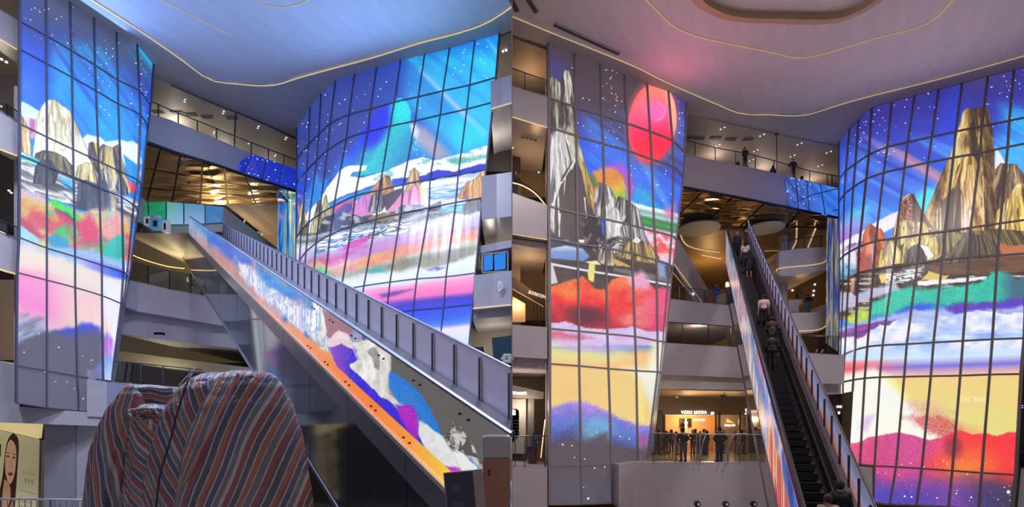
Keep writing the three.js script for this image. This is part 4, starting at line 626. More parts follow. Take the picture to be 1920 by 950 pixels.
// lower soffit bands between the light lines and the towers
const coveL = [[30, -90], [172, 0], [265, 60], [340, 112], [395, 150], [440, 157], [508, 160.5], [560, 146], [622, 129], [700, 108], [790, 80], [860, 62], [915, 42], [959.6, 13]];
const coveR = [[960.4, 31], [1040, 64], [1110, 92], [1199, 129], [1230, 145], [1280, 168], [1345, 196], [1392, 213.5], [1440, 215], [1510, 216], [1560, 201], [1615, 185], [1755, 150], [1920, 105], [2050, 66]];
const bandMat = std(lin(.5, .49, .48), .65, 0, { map: plaster });
function band(name, cove, far) { const a = cove.map(([x, y]) => C(x, y, .05)); struct(name, flat([...a.map((p) => [p.x, -p.z]), ...far], yC - .05, yC + .1), bandMat); }
band('trim_1', coveL, [[-.02, 27.5], [-.9, 28.1], ...[...edgeL].reverse().map((p) => [p.x, -p.z]), [-21.8, 24.1], [-30, 23]]);
band('trim_2', coveR, [[44, 38.8], ...[...edgeR].reverse().map((p) => [p.x, -p.z]), [1.9, 28.6], [.02, 27.8]]);
function lightLine(name, label, pts3, w, mat, group) { const t = obj(name, tube(pts3, w, 6, pts3.length * 3), mat); return tag(t, label, 'light strip', group); }
lightLine('light_strip', 'long pale gold light line edging the blue ceiling above both LED towers', coveL.map(([x, y]) => C(x, y, .06)), .034, M.gold);
lightLine('light_strip', 'long gold light line edging the mauve ceiling in front of the red planet tower', coveR.map(([x, y]) => C(x, y, .06)), .024, M.gold);
lightLine('light_strip', 'dim inner gold light line zigzagging over the mauve ceiling near the oval recess', [[1200, -12], [1212, 0], [1265, 50], [1300, 66], [1440, 97], [1500, 109], [1530, 105], [1640, 72], [1730, 48], [1762, 28], [1790, -4]].map(([x, y]) => C(x, y, .03)), .026, M.goldDim);
lightLine('light_strip', 'faint pale light line crossing the blue ceiling at the top of the left hall', [[296, -4], [350, 24], [436, 68]].map(([x, y]) => C(x, y, .02)), .02, M.goldDim);
lightLine('light_strip', 'short faint light line curving at the top edge of the blue ceiling', [[478, 4], [500, 10], [530, 13], [560, 8], [582, -3]].map(([x, y]) => C(x, y, .02)), .018, M.goldDim);
{ // oval recess with a tan rim
  const pts = [[1296, -8], [1330, 18], [1370, 31], [1440, 36], [1560, 36], [1602, 24], [1652, -6], [1690, -60], [1640, -130], [1500, -160], [1380, -150], [1300, -90]].map(([x, y]) => C(x, y));
  const c = new THREE.CatmullRomCurve3(pts, true, 'centripetal'), q = c.getPoints(90);
  const rim = []; const v = [], f = []; q.forEach((p) => { v.push(p.clone().setY(yC + .02), p.clone().setY(yC - .22)); }); for (const p of q) { const ctr = V(14.5, yC, -22), d = ctr.clone().sub(p).setY(0).normalize().multiplyScalar(.5); v.push(p.clone().add(d).setY(yC - .34), p.clone().add(d).setY(yC + .02)); }
  const n = q.length; for (let i = 0; i < n - 1; i++) { f.push([2 * i, 2 * i + 2, 2 * i + 3, 2 * i + 1], [2 * i + 1, 2 * i + 3, 2 * (n + i) + 2, 2 * (n + i)], [2 * (n + i), 2 * (n + i) + 2, 2 * (n + i) + 3, 2 * (n + i) + 1]); }
  struct('trim_3', poly3(v, f), std(lin(.42, .3, .18), .5, 0, { side: THREE.DoubleSide }));
}
const ventMat = std(lin(.06, .05, .055), .6);
function slot(a, b, w, label) { const g = thing('air_slot', label, 'vent'), d = b.clone().sub(a).normalize(), n = V(-d.z, 0, d.x); obj('grille', bar([a, b], [n], [V(0, 1, 0)], w, .06), ventMat, g); for (const s of [-1, 1]) obj('edge_strip', bar([a.clone().addScaledVector(n, s * w / 2), b.clone().addScaledVector(n, s * w / 2)], [n], [V(0, 1, 0)], .04, .09), bandMat, g); }
slot(C(1040, 46, .03), C(1161, 101, .03), .2, 'long dark linear air slot in the mauve ceiling above the gold line');
slot(C(990, -2, .03), C(1006, 23, .03), .26, 'short dark air slot at the upper left of the mauve ceiling, nearer the long slot');
slot(C(957, -6, .03), C(970, 21, .03), .26, 'short dark air slot cut by the left edge of the mauve ceiling');

// ---------------------------------------------------------------- towers
const screens = { RR: artRR(), RL: artRL(), LL: artLL(), LR: artLR() };
buildTower(TOWERS.LL, 'screen_tower', 'curved LED tower at the far left showing a pale dome rock over rainbow mist', screens.LL, M.frameL, { cells: (k, j) => j === 7 && k > 2 ? 0 : 1, back: [-2.4, 3], mw: .06, tw: .055 });
buildTower(TOWERS.LR, 'screen_tower', 'curved LED tower showing a cyan mound and magenta stripes behind the grey escalator rail', screens.LR, M.frameL, { cells: () => 1, back: [-1, 5], mw: .055, tw: .055 });
buildTower(TOWERS.RL, 'screen_tower', 'curved LED tower showing a red planet and grey pinnacles above red mist', screens.RL, M.framePale, { cells: (k, j) => j === 7 && k > 2 ? 0 : 1, back: [.6, 5], mw: .12, tw: .1 });
buildTower(TOWERS.RR, 'screen_tower', 'curved LED tower at the far right showing golden peaks over red hills', screens.RR, M.frame, { cells: (k, j) => j === 7 ? (k > 4 ? 1 : 0) : j === 6 ? (k > 2 ? 1 : k > 0 ? .14 : 0) : 1, back: [6, 4.5], mw: .115, tw: .11 });

// ---------------------------------------------------------------- gallery floors, their fasciae and railings
function gallery(front, depth, mat = M.fascia, name = 'gallery_floor') { const s = struct(name, slabGeo(front, 0, depth), mat); return s; }
function quad(name, a, b, c, d, mat, thick = .06, parent) { const n = V(0, 0, 0).crossVectors(b.clone().sub(a), d.clone().sub(a)).normalize().multiplyScalar(-thick); const v = [a, b, c, d, ...[a, b, c, d].map((p) => p.clone().add(n))]; return obj(name, poly3(v, [[0, 3, 2, 1], [4, 5, 6, 7], [0, 1, 5, 4], [1, 2, 6, 5], [2, 3, 7, 6], [3, 0, 4, 7]], [[0, 1], [1, 1], [1, 0], [0, 0], [0, 1], [1, 1], [1, 0], [0, 0]]), mat, parent); }
const along = (pts, x) => { let i = 0; while (i < pts.length - 2 && pts[i + 1][0] < x) i++; const a = pts[i], b = pts[i + 1], t = (x - a[0]) / (b[0] - a[0]); return a.map((v, k) => lerp(v, b[k], t)); };
function rail(label, pts, posts, { glass = M.glass, bar: bm = M.darksteel, r = .035, pw = .05, group } = {}) {
  const g = thing('glass_railing', label, 'railing', V(0, 0, 0), group), lift = -.06;
  const at = (x) => along(pts, x), T = (q) => P(q[0], q[1], q[3] + lift), B = (q) => P(q[0], q[2], q[3] + lift);
  obj('handrail', tube(pts.map(T), r, 6, pts.length * 4), bm, g);
  for (const x of posts) { const q = at(x); obj('post', stick(B(q), T(q), pw), bm, g); }
  const xs = [pts[0][0], ...posts.filter((x) => x > pts[0][0] + 3 && x < pts[pts.length - 1][0] - 3), pts[pts.length - 1][0]];
  for (let i = 0; i < xs.length - 1; i++) { const a = at(xs[i] + .4), b = at(xs[i + 1] - .4), down = (p, k) => p.clone().setY(p.y - k); obj('glass_panel', poly3([down(T(a), .06), down(T(b), .06), B(b), B(a)], [[3, 2, 1, 0]]), glass, g); }
  return g;
}
const downMat = M.whiteGlow;
function downlights(label, list, group, drop = .12, size = .05) {
  for (const [i, [x, y]] of byX(list).entries()) { const g = thing('downlight', label + ', ' + ORD[i] + ' from the left', 'downlight', C(x, y, drop), group); for (const [dx, dz] of [[.09, .12], [-.09, -.12]]) { obj('lamp', cyl(size, size, .03, dx, -.03, dz, 10), downMat, g); obj('rim', new THREE.TorusGeometry(size + .015, .012, 6, 12).rotateX(Math.PI / 2).translate(dx, -.02, dz), M.steel, g); } }
}
const gallerySign = (str, size, depth, mat, name, parent) => obj(name, new TextGeometry(str, { font: FONT, size, depth, curveSegments: 3 }), mat, parent);
const FONT = await new FontLoader().loadAsync('fonts/droid/droid_sans_bold.typeface.json'), SERIF = await new FontLoader().loadAsync('fonts/droid/droid_serif_bold.typeface.json');

// mirrored soffit: rippled polished sheets
const mirrorMat = std(lin(.74, .64, .47), .09, 1);
function mirrorSoffit(y, front, zBack, cols, rows, shift = [-1, 1]) {                // front: [px, py] on the plane; panels with thin dark joints
  const F = front.map(([x, py]) => P(x, py, (y) * FOCAL / (HY - py)));
  const s = struct('ceiling_mirror', flat([...F.map((p) => [p.x, -p.z + .05]), [F[F.length - 1].x + 3, zBack], [F[0].x + shift[0] - 2, zBack]], EYE + y + .04, EYE + y + .2), M.black);
  const lerpF = (u) => { const t = u * (F.length - 1), i = Math.min(F.length - 2, Math.floor(t)); return F[i].clone().lerp(F[i + 1], t - i); };
  for (let i = 0; i < cols; i++) for (let j = 0; j < rows; j++) {
    const c = (u, w) => { const p = lerpF(u); return V(lerp(p.x, p.x + lerp(shift[0], shift[1], u), w), EYE + y, lerp(p.z, -zBack, w)); }, e = .006, g2 = .008;
    const q = [c(i / cols + e, j / rows + g2), c((i + 1) / cols - e, j / rows + g2), c((i + 1) / cols - e, (j + 1) / rows - g2), c(i / cols + e, (j + 1) / rows - g2)];
    const n = 16, pos = [], ix = [], tilt = rr(-.015, .015);          // crinkled sheet: real ripples, mostly across the hall
    for (let b = 0; b <= n; b++) for (let a = 0; a <= n; a++) { const p = q[0].clone().lerp(q[1], a / n).lerp(q[3].clone().lerp(q[2], a / n), b / n), X = p.x, Z = p.z, w = fbm(X * .7, Z * .5, 2) * 5; pos.push(X, p.y + tilt * (a / n - .5) + .02 * Math.sin(Z * 5.2 + w + .5 * Math.sin(X * 2.2)) + .03 * (fbm(X * .9 + i, Z * 2.2, 3) - .5), Z); }
    for (let b = 0; b < n; b++) for (let a = 0; a < n; a++) { const o = b * (n + 1) + a; ix.push(o, o + n + 1, o + 1, o + 1, o + n + 1, o + n + 2); }
    const g = new THREE.BufferGeometry(); g.setAttribute('position', new THREE.Float32BufferAttribute(pos, 3)); g.setIndex(ix); g.computeVertexNormals();
    obj('mirror_panel', g, mirrorMat, s);
  }
}

// --- left hall, back galleries
const Z5 = (y) => 18.4 * FOCAL / (HY - y);
const l5 = [[268, 207], [280, 213], [318, 224], [355, 239], [392, 254], [432, 271], [473, 288], [520, 305], [575, 326]], l5b = [[262, 262], [274, 266], [327, 284], [360, 293], [415, 314], [462, 328], [575, 362]];
const glossy = std(lin(.5, .48, .52), .1, 0);
gallery(l5.map(([x, y]) => [x, y, along(l5b, x)[1], Z5(y)]), 16, glossy);
rail('railing of the top gallery in the left hall, above the pale fascia and mirrored soffit', l5.map(([x, y]) => [x, along([[268, 184], [281, 189], [332, 211], [404, 240], [440, 255], [471, 267], [552, 298], [575, 307]], x)[1], y, Z5(y)]), [297, 334, 370, 406, 440, 471, 503, 532]);
mirrorSoffit(16.42, [[264, 265], [327, 288], [400, 310], [470, 334], [566, 364]], 39.4, 7, 3, [-7.5, 1]);
{ const g = thing('smoke_curtain', 'glass smoke curtain with one post hanging from the ceiling edge over the top gallery', 'glass screen'); const e = edgeL.slice(1); obj('rail', tube(e.map((p) => p.clone().setY(yC - .14)), .04, 6, 20), M.darksteel, g); obj('post', stick(C(442, 210, .1), P(439.5, 270, C(442, 210).z * -1), .06), M.darksteel, g); }
{ const g = thing('smoke_curtain', 'thin dark post standing by the top gallery railing in the right hall', 'post'); obj('post', stick(C(1456, 251, .1), P(1457, 318, 38.4), .06), M.darksteel, g); obj('bracket', box(.16, .1, .16, 0, 0, 0).translate(...C(1456, 252, .15).toArray()), M.darksteel, g); }
downlights('twin white downlight over the left hall top gallery', [[346.5, 188], [419, 210], [484, 238], [536, 259], [333, 227], [401, 248], [467, 267], [516, 291]], 'twin downlights over the top gallery of the left hall');
function vents(label, list, group) { for (const [i, [x, y]] of byX(list).entries()) { const g = thing('air_vent', label + ', ' + ORD[i] + ' from the left', 'vent', C(x, y, .12), group); obj('grille', box(.7, .04, .25, 0, -.02, 0), ventMat, g); obj('frame', [box(.78, .03, .03, 0, -.02, .14), box(.78, .03, .03, 0, -.02, -.14), box(.03, .03, .3, .38, -.02, 0), box(.03, .03, .3, -.38, -.02, 0)], bandMat, g); } }
vents('small dark ceiling vent over the left hall top gallery', [[297, 210], [332, 211], [358, 215], [388, 219], [435, 221]], 'ceiling vents over the top gallery of the left hall');
// LED bands on the fasciae and the returns beside the right-hand towers
function ledSheet(label, outline, tex, glow = 1, joints = []) {     // outline: [px, py, distance] top row then bottom row, equal counts
  const g = thing('led_band', label, 'LED screen'), n = outline.length / 2, mat = new THREE.MeshStandardMaterial({ color: lin(.03, .03, .035), roughness: .25, emissive: 0xffffff, emissiveMap: tex, emissiveIntensity: SCREEN * glow });
  const x0 = outline[0][0], x1 = outline[n - 1][0];
  for (let i = 0; i < n - 1; i++) { const T = [outline[i], outline[i + 1]], B = [outline[n + i], outline[n + i + 1]], q = [P(...T[0]), P(...T[1]), P(...B[1]), P(...B[0])], u = [i / (n - 1), (i + 1) / (n - 1)];
    const back = q.map((p) => p.clone().add(V(0, 0, -.06))); obj('led_panel', poly3([...q, ...back], [[0, 3, 2, 1], [0, 1, 5, 4], [1, 2, 6, 5], [2, 3, 7, 6], [3, 0, 4, 7]], [[u[0], 1], [u[1], 1], [u[1], 0], [u[0], 0], [u[0], 1], [u[1], 1], [u[1], 0], [u[0], 0]]), mat, g);
    if (i) obj('joint', stick(q[0].clone().add(V(0, 0, .02)), q[3].clone().add(V(0, 0, .02)), .05), M.frameL, g); }
  if (joints.length) for (const [a, b] of joints) obj('joint', stick(P(...a), P(...b), .06), M.frame, g);
  return g;
}
const z5 = (x) => Z5(along(l5, x)[1]) - .42;
ledSheet('deep blue starry LED band on the gallery fascia left of the cyan mound tower', [[450, 303, z5(450)], [474, 288, z5(474)], [500, 297.5, z5(500)], [530, 308, z5(530)], [562, 319, z5(562)], [449, 318, z5(450)], [456, 329, z5(474)], [490, 341, z5(500)], [522, 352, z5(530)], [562, 366, z5(562)]], artStrip('left'), .9);
ledSheet('narrow cyan and red LED return beside the cyan mound tower', [[522, 362, 40.2], [540, 352, 39], [556, 345, 37.8], [519, 520, 40.2], [537, 540, 39], [552, 556, 37.8]], artStrip('returnL'), .95);
// L4 landing and lower galleries
gallery(smoothFront([[232, 388, 436, 34.5], [254, 384, 436, 33.4], [280, 379, 437, 33], [320, 379, 437, 33.4], [360, 383, 436, 34], [420, 388, 434, 34.8]]), 12, M.soffit);
ledSheet('green and blue LED fascia wrapping the landing where the left escalator ends', [[252, 386, 33.2], [278, 379, 32.85], [312, 378, 33.1], [345, 381, 33.6], [385, 384, 34.2], [418, 388, 34.6], [254, 408, 33.2], [280, 416, 32.85], [312, 420, 33.1], [345, 420, 33.6], [385, 418, 34.2], [416, 416, 34.6]], artStrip('landing'), .75);
struct('wall_gallery', box(26, 12, .2, -26, EYE + 11, -46.5), std(lin(.42, .37, .27), .6, 0, { map: plaster }));
const onPlane = (x, py, y) => P(x, py, y * FOCAL / (HY - py));
lightLine('light_strip', 'slanting gold light line on the gallery wall right of the mirrored soffit, nearer the escalator', [P(461, 394, 46.36), P(455, 440, 46.36)], .05, M.gold);
lightLine('light_strip', 'slanting gold light line on the gallery wall next to the cyan LED return', [P(507, 398, 46.36), P(487, 450, 46.36)], .05, M.gold);
lightLine('light_strip', 'angled gold light line under the green landing in the left hall', [[242, 455], [249, 478], [318, 500], [346, 503]].map(([x, y]) => onPlane(x, y, 11.95)), .04, M.gold);
const l3 = [[218, 519], [229, 522], [274, 531], [318, 542], [368, 551], [397, 555], [455, 558]], l3b = [[218, 577], [229, 579], [316, 593], [408, 609], [455, 616]], Z3 = (y) => 8.8 * FOCAL / (HY - y);
gallery(l3.map(([x, y]) => [x, y, along(l3b, x)[1], Z3(y)]), 14);
rail('railing of the third gallery in the left hall, below the gold ceiling line', l3.map(([x, y]) => [x, y - 34, y, Z3(y)]), [244, 278, 318, 358, 378, 408], { glass: M.smoke });
gallery(l3.map(([x, y]) => [x, along(l3b, x)[1] - 1, along([[216, 624], [226, 626], [431, 652], [455, 655]], x)[1], Z3(y) + .7]), 13, M.wall);
{ const g = thing('air_vent', 'small black vent set in the underside of the third gallery', 'vent', P(299, 626, 33.5)); obj('grille', box(.5, .12, .3), M.black, g); obj('frame', [box(.56, .03, .34, 0, .07, 0)], M.darksteel, g); }
gallery([[205, 655, 674, 36], [300, 668, 688, 37], [480, 690, 708, 38.5]], 10, std(lin(.42, .38, .27), .6, 0, { map: plaster }));
rail('railing of the second gallery in the left hall, just above the striped cover', [[214, 676, 716, 30], [300, 685, 722, 31], [380, 693, 728, 32]], [226, 265, 306, 356], {});
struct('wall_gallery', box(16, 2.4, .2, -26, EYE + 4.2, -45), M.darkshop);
downlights('small white downlight glimpsed behind the second gallery railing of the left hall', [], 'none');
// foreground L2 slab under the left tower
gallery(smoothFront([[-60, 677, 762, 25.2], [28, 684, 768, 25.3], [31, 756, 770, 25.2], [60, 758, 772, 25.3], [120, 764, 776, 25.7], [160, 769, 779, 26.2]], 3), 5, M.fascia);
gallery([[163, 711, 780, 25.5], [200, 715, 782, 25.9], [250, 719, 785, 27.8], [350, 726, 790, 29.8]], 6, M.fascia);
{ const f = smoothFront([[-60, 758, 790, 24.6], [40, 762, 793, 24.7], [120, 769, 796, 25.2], [200, 777, 799, 26], [270, 784, 803, 27.4], [350, 790, 806, 29]], 4); gallery(f, 7, M.wall, 'gallery_edge'); }
// --- left hall, far left galleries
const fL = (a, b, z = 24) => [[-70, a[0] - 28, b[0] - 28, z - .9], [0, a[0], b[0], z], [33.5, a[1], b[1], z + .5]];
gallery(fL([18, 38], [72, 91]), 9); gallery(fL([205, 228], [278, 291]), 9); gallery(fL([434, 447], [504, 513]), 9);
rail('railing high on the far left gallery beside the pale dome tower', fL([186, 210], [206, 229]).map((p) => p), [12], { glass: M.smoke });
rail('railing on the middle far left gallery beside the pale dome tower', fL([412, 427], [435, 448]).map((p) => p), [14], { glass: M.smoke });
for (const [y0, y1, t] of [[74, 93, 'top'], [280, 292, 'middle'], [505, 514, 'lowest']]) lightLine('light_strip', `short gold light line under the ${t} far left gallery fascia`, [[-60, y0 - 30], [0, y0], [32, y1]].map(([x, y]) => P(x, y, 24 + x * .014 - .05)), .04, M.gold);
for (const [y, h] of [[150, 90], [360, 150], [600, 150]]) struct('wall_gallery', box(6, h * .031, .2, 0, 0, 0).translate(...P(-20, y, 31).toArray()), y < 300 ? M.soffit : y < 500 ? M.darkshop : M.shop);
for (const [x, y, z, w] of [[3, 112, 25.3, 'upper'], [12, 117, 25.5, 'second'], [2, 200, 29, 'third'], [17, 358, 28.2, 'fourth'], [21, 362, 28.4, 'lowest']]) { const g = thing('downlight', w + ' of five tiny warm downlights under the far left galleries, from top to bottom', 'downlight', P(x, y, z), 'tiny downlights of the far left galleries'); obj('lamp', cyl(.06, .06, .05, 0, 0, 0, 10), downMat, g); obj('rim', new THREE.TorusGeometry(.075, .012, 6, 12).rotateX(Math.PI / 2), M.steel, g); }
struct('pillar', box(.35, 13.4, .5, 0, 0, 0).translate(...P(34, 420, 25).toArray()).translate(-.35, 0, -.6), M.wall);
// --- left hall, galleries at its right end
const fR = (a, b, x0, z = 27.3) => [[x0, a[0], b[0], z], [(x0 + 959.6) / 2, (a[0] + a[1]) / 2, (b[0] + b[1]) / 2, z + .1], [959.6, a[1], b[1], z]];
gallery(fR([152, 140], [203, 192], 920), 9); gallery(fR([330, 322], [412, 405], 903), 9); gallery(fR([516, 507], [580, 573], 888), 9); gallery(fR([580, 574], [598, 592], 886, 27.9), 9, M.wall);
gallery(fR([461, 449], [475, 463], 899, 28), 9, M.wall);
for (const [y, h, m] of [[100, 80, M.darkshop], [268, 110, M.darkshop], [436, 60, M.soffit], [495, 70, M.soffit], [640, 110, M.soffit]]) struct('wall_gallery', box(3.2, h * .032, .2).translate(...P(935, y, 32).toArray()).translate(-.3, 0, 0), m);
lightLine('light_strip', 'short gold light line under the uppermost gallery right of the cyan mound tower', [P(921, 204, 27.2), P(959.4, 193, 27.2)], .03, M.gold);
lightLine('light_strip', 'pale gold light line under the gallery with the small white emblem', [P(887, 578, 27.15), P(959.4, 571, 27.15)], .035, M.gold);
for (const [x, y, t] of [[943, 97, 'left'], [949, 95, 'right']]) { const g = thing('downlight', t + ' of two small white lamps high above the galleries right of the cyan mound', 'downlight', P(x, y, 28.8)); obj('lamp', cyl(.06, .06, .05, 0, 0, 0, 10), downMat, g); obj('stem', cyl(.01, .01, .35, 0, .05, 0, 6), M.darksteel, g); }
{ const g = thing('video_screen', 'bright blue screen in a pale frame above the gallery with the white emblem', 'screen'); const s = new THREE.MeshStandardMaterial({ color: 0x111111, emissive: lin(.03, .25, .9), emissiveIntensity: .9 }); for (const [a, b] of [[907, 924], [927, 948]]) quad('pane', P(a, 480 - (a - 907) * .1, 27.7), P(b, 478 - (b - 907) * .1, 27.7), P(b, 506 - (b - 907) * .05, 27.7), P(a, 508 - (a - 907) * .05, 27.7), s, .05, g); obj('frame', [stick(P(904, 477, 27.65), P(952, 472, 27.65), .08), stick(P(904, 477, 27.65), P(904, 511, 27.65), .08), stick(P(952, 472, 27.65), P(952, 508, 27.65), .08), stick(P(904, 511, 27.65), P(952, 508, 27.65), .08)], std(lin(.3, .29, .2), .5), g); }
{ const g = thing('wall_emblem', 'small white ribbon emblem on the grey gallery fascia below the blue screen', 'emblem', P(938, 536, 27.1)); obj('emblem', new THREE.TorusKnotGeometry(.11, .035, 40, 6, 2, 3).scale(.8, 1.5, .4), std(lin(.8, .8, .82), .5), g); }
{ const g = thing('poster_board', 'dark teal board with a pale flower ornament at the right end of the left hall', 'board'); quad('board', P(922, 634, 27.2), P(959.4, 629, 27.2), P(959.4, 694, 27.2), P(927, 690, 27.2), std(lin(.012, .05, .07), .4), .1, g); const fl = []; for (let i = 0; i < 6; i++) { const q = new THREE.SphereGeometry(.16, 8, 6); q.scale(1, .7, .3); q.translate(.17 * Math.cos(i * 1.047), .17 * Math.sin(i * 1.047), 0); fl.push(q); } obj('flower', mergeGeometries(fl).translate(...P(951, 672, 27).toArray()), std(lin(.5, .5, .44), .5), g); }
{ const g = thing('sign_box', 'small black sign box beside the dark teal board', 'sign'); quad('box', P(882, 653, 27.2), P(908, 651, 27.2), P(911, 672, 27.2), P(884, 672, 27.2), M.black, .3, g); quad('edge', P(882, 652, 27.15), P(908, 650, 27.15), P(908, 653, 27.15), P(882, 655, 27.15), M.darksteel, .05, g); }

// --- right hall, back galleries
const r5 = [[1270, 283], [1284, 287], [1319, 296], [1354, 304], [1402, 312], [1452, 324], [1512, 338], [1571, 352], [1610, 361]], r5b = [[1262, 347], [1275, 350], [1374, 369], [1427, 378], [1478, 390], [1575, 410], [1610, 417]];
gallery(r5.map(([x, y]) => [x, y, along(r5b, x)[1], Z5(y)]), 16, glossy);
rail('railing of the top gallery in the right hall, with two people standing behind it', r5.slice(0, 8).map(([x, y]) => [x, along([[1270, 260], [1284, 263], [1341, 276.5], [1402, 288], [1455, 302], [1518, 320], [1575, 331]], x)[1], y, Z5(y)]), [1303, 1341, 1379, 1416, 1451, 1485, 1518, 1551, 1560]);
mirrorSoffit(15.8, [[1264, 350], [1330, 362], [1400, 375], [1478, 391], [1580, 412]], 42.2, 5, 3);
const z5r = (x) => Z5(along(r5, x)[1]) - .3;
ledSheet('blue starry LED band on the gallery fascia left of the golden peaks tower', [[1472, 330, z5r(1472)], [1492, 334, z5r(1492)], [1512, 339, z5r(1512)], [1538, 345, z5r(1538)], [1574, 353, z5r(1572)], [1480, 389, z5r(1472)], [1497, 394, z5r(1492)], [1517, 398, z5r(1512)], [1547, 404, z5r(1538)], [1576, 408, z5r(1572)]], artStrip('right'), .9, [[[1474, 388, z5r(1474) - .05], [1520, 366, z5r(1520) - .05]], [[1520, 366, z5r(1520) - .05], [1573, 353, z5r(1573) - .05]], [[1545, 399, z5r(1545) - .05], [1575, 392, z5r(1575) - .05]]]);
ledSheet('narrow streaked LED return beside the golden peaks tower', [[1551, 407, 40.2], [1564, 409, 39.2], [1577, 411, 38.4], [1549, 642, 40.2], [1562, 652, 39.2], [1576, 662, 38.4]], artStrip('returnR'), .7);
downlights('twin white downlight over the right hall top gallery', [[1355, 240], [1429, 253], [1499, 269.5], [1554, 285], [1346, 272], [1417, 282], [1409, 300], [1486, 292], [1538, 310]], 'twin downlights over the top gallery of the right hall');
vents('small dark ceiling vent over the right hall top gallery', [[1287, 257], [1311, 259], [1342, 259], [1370, 261], [1402, 261]], 'ceiling vents over the top gallery of the right hall');
// deep hall on the fourth level
const y4c = 15.6; struct('ceiling_deep', box(20, .2, 18, 19, EYE + y4c + .1, -51.3), std(lin(.3, .22, .13), .5, 0, { map: plaster }));
struct('wall_gallery', box(22, 9, .2, 24, EYE + 11.5, -61), std(lin(.34, .25, .15), .6, 0, { map: plaster }));
lightLine('light_strip', 'bent gold light line on the brown ceiling left of the right escalator top', [[1270, 426], [1292, 462], [1349, 473]].map(([x, y]) => onPlane(x, y, y4c - .05)), .05, M.gold);
lightLine('light_strip', 'short gold light line below the bent one on the brown ceiling', [[1316, 478], [1352, 485]].map(([x, y]) => onPlane(x, y, y4c - .05)), .045, M.gold);
lightLine('light_strip', 'gold light line running back over the curved balcony, nearer the round column', [[1494, 428], [1492, 455], [1486, 466]].map(([x, y]) => onPlane(x, y, y4c - .05)), .06, M.gold);
lightLine('light_strip', 'gold light line running back over the curved balcony, nearer the golden peaks tower', [[1529, 429], [1515, 464]].map(([x, y]) => onPlane(x, y, y4c - .05)), .06, M.gold);
lightLine('light_strip', 'faint level gold line right of the escalator under the brown ceiling', [[1434, 470.5], [1462, 469.5]].map(([x, y]) => onPlane(x, y, y4c - .05)), .04, M.goldDim);
for (const [x, y, r, t] of [[1310, 427, 1.6, 'left of the right escalator top'], [1434, 427, 1.4, 'right of the right escalator top']]) { const g = thing('ceiling_disc', 'large pale round ceiling panel ' + t, 'ceiling panel', onPlane(x, y, y4c - .06)); obj('disc', cyl(r, r, .1, 0, -.1, 0, 40), std(lin(.62, .68, .6), .6), g); obj('rim', new THREE.TorusGeometry(r, .05, 8, 40).rotateX(Math.PI / 2).translate(0, -.06, 0), M.wall, g); }
{ const a = P(1262, 447, 34.6), b = P(1323, 546, 47), c = P(1300, 574, 47), d = P(1246, 480, 34.6); const s = quad('gallery_fascia', a, b, c, d, M.fascia, .4); s.userData.kind = 'structure'; }
lightLine('light_strip', 'upper slanting gold line along the receding fascia behind the red planet tower', [P(1258, 487, 34.2), P(1316, 566, 46)], .03, M.gold);
lightLine('light_strip', 'lower slanting gold line along the receding fascia behind the red planet tower', [P(1258, 506, 34.2), P(1312, 572, 46)], .03, M.goldDim);
// curved balconies at the right, round column
gallery(smoothFront([[1459, 480, 514, 43.5], [1455.5, 476, 512, 42], [1459, 472, 516, 41], [1470, 469.5, 517, 40.9], [1492, 466.5, 516, 41], [1524, 464, 510, 41], [1556, 462, 505, 41]]), 7);
rail('curved railing on the small rounded balcony between escalator and golden peaks tower', [[1460, 455, 473, 41.4], [1465, 452, 471, 41], [1474, 450, 469, 40.9], [1510, 446, 465, 41], [1545, 442, 463, 41]], [1462, 1471, 1480, 1508, 1540]);
lightLine('light_strip', 'curved gold light line under the rounded balcony fascia', [[1455.5, 508], [1458, 504], [1467, 502], [1492, 499.5], [1518, 497], [1541, 493], [1549, 489], [1552, 481]].map(([x, y]) => P(x, y, 40.85)), .04, M.gold);
gallery(smoothFront([[1452, 588, 625, 41], [1484, 586, 625, 40.9], [1516, 585.5, 624, 40.9], [1534, 583.5, 621, 41], [1544, 580, 617, 41.2], [1550, 574, 610, 41.4], [1554, 567, 604, 41.8]]), 8);
lightLine('light_strip', 'curved gold light line under the lower rounded balcony behind the barrier', [[1488, 621], [1499, 620.5], [1525, 619], [1540, 616], [1548, 611], [1552, 605]].map(([x, y]) => P(x, y, 40.8)), .04, M.gold);
struct('pillar', cyl(.32, .32, 9.6, 0, 0, 0, 24).translate(...P(1468.5, 640, 43.6).toArray()), M.wall);
struct('wall_gallery', box(9, 4.4, .2).translate(...P(1520, 530, 50).toArray()), std(lin(.3, .2, .1), .6, 0, { map: plaster }));
for (const [x, y, w] of [[1487.5, 522, 'top left'], [1487, 533, 'middle left'], [1486, 544, 'bottom left'], [1525, 553, 'bottom right'], [1526, 545, 'middle right'], [1528, 533, 'top right']]) { const g = thing('downlight', w + ' tiny white lamp dot on the brown wall under the rounded balcony', 'downlight', P(x, y, 49.82), 'lamp dots under the rounded balcony'); obj('lamp', new THREE.SphereGeometry(.09, 8, 6), M.whiteGlow, g); obj('rim', new THREE.TorusGeometry(.11, .02, 6, 12), M.steel, g); }
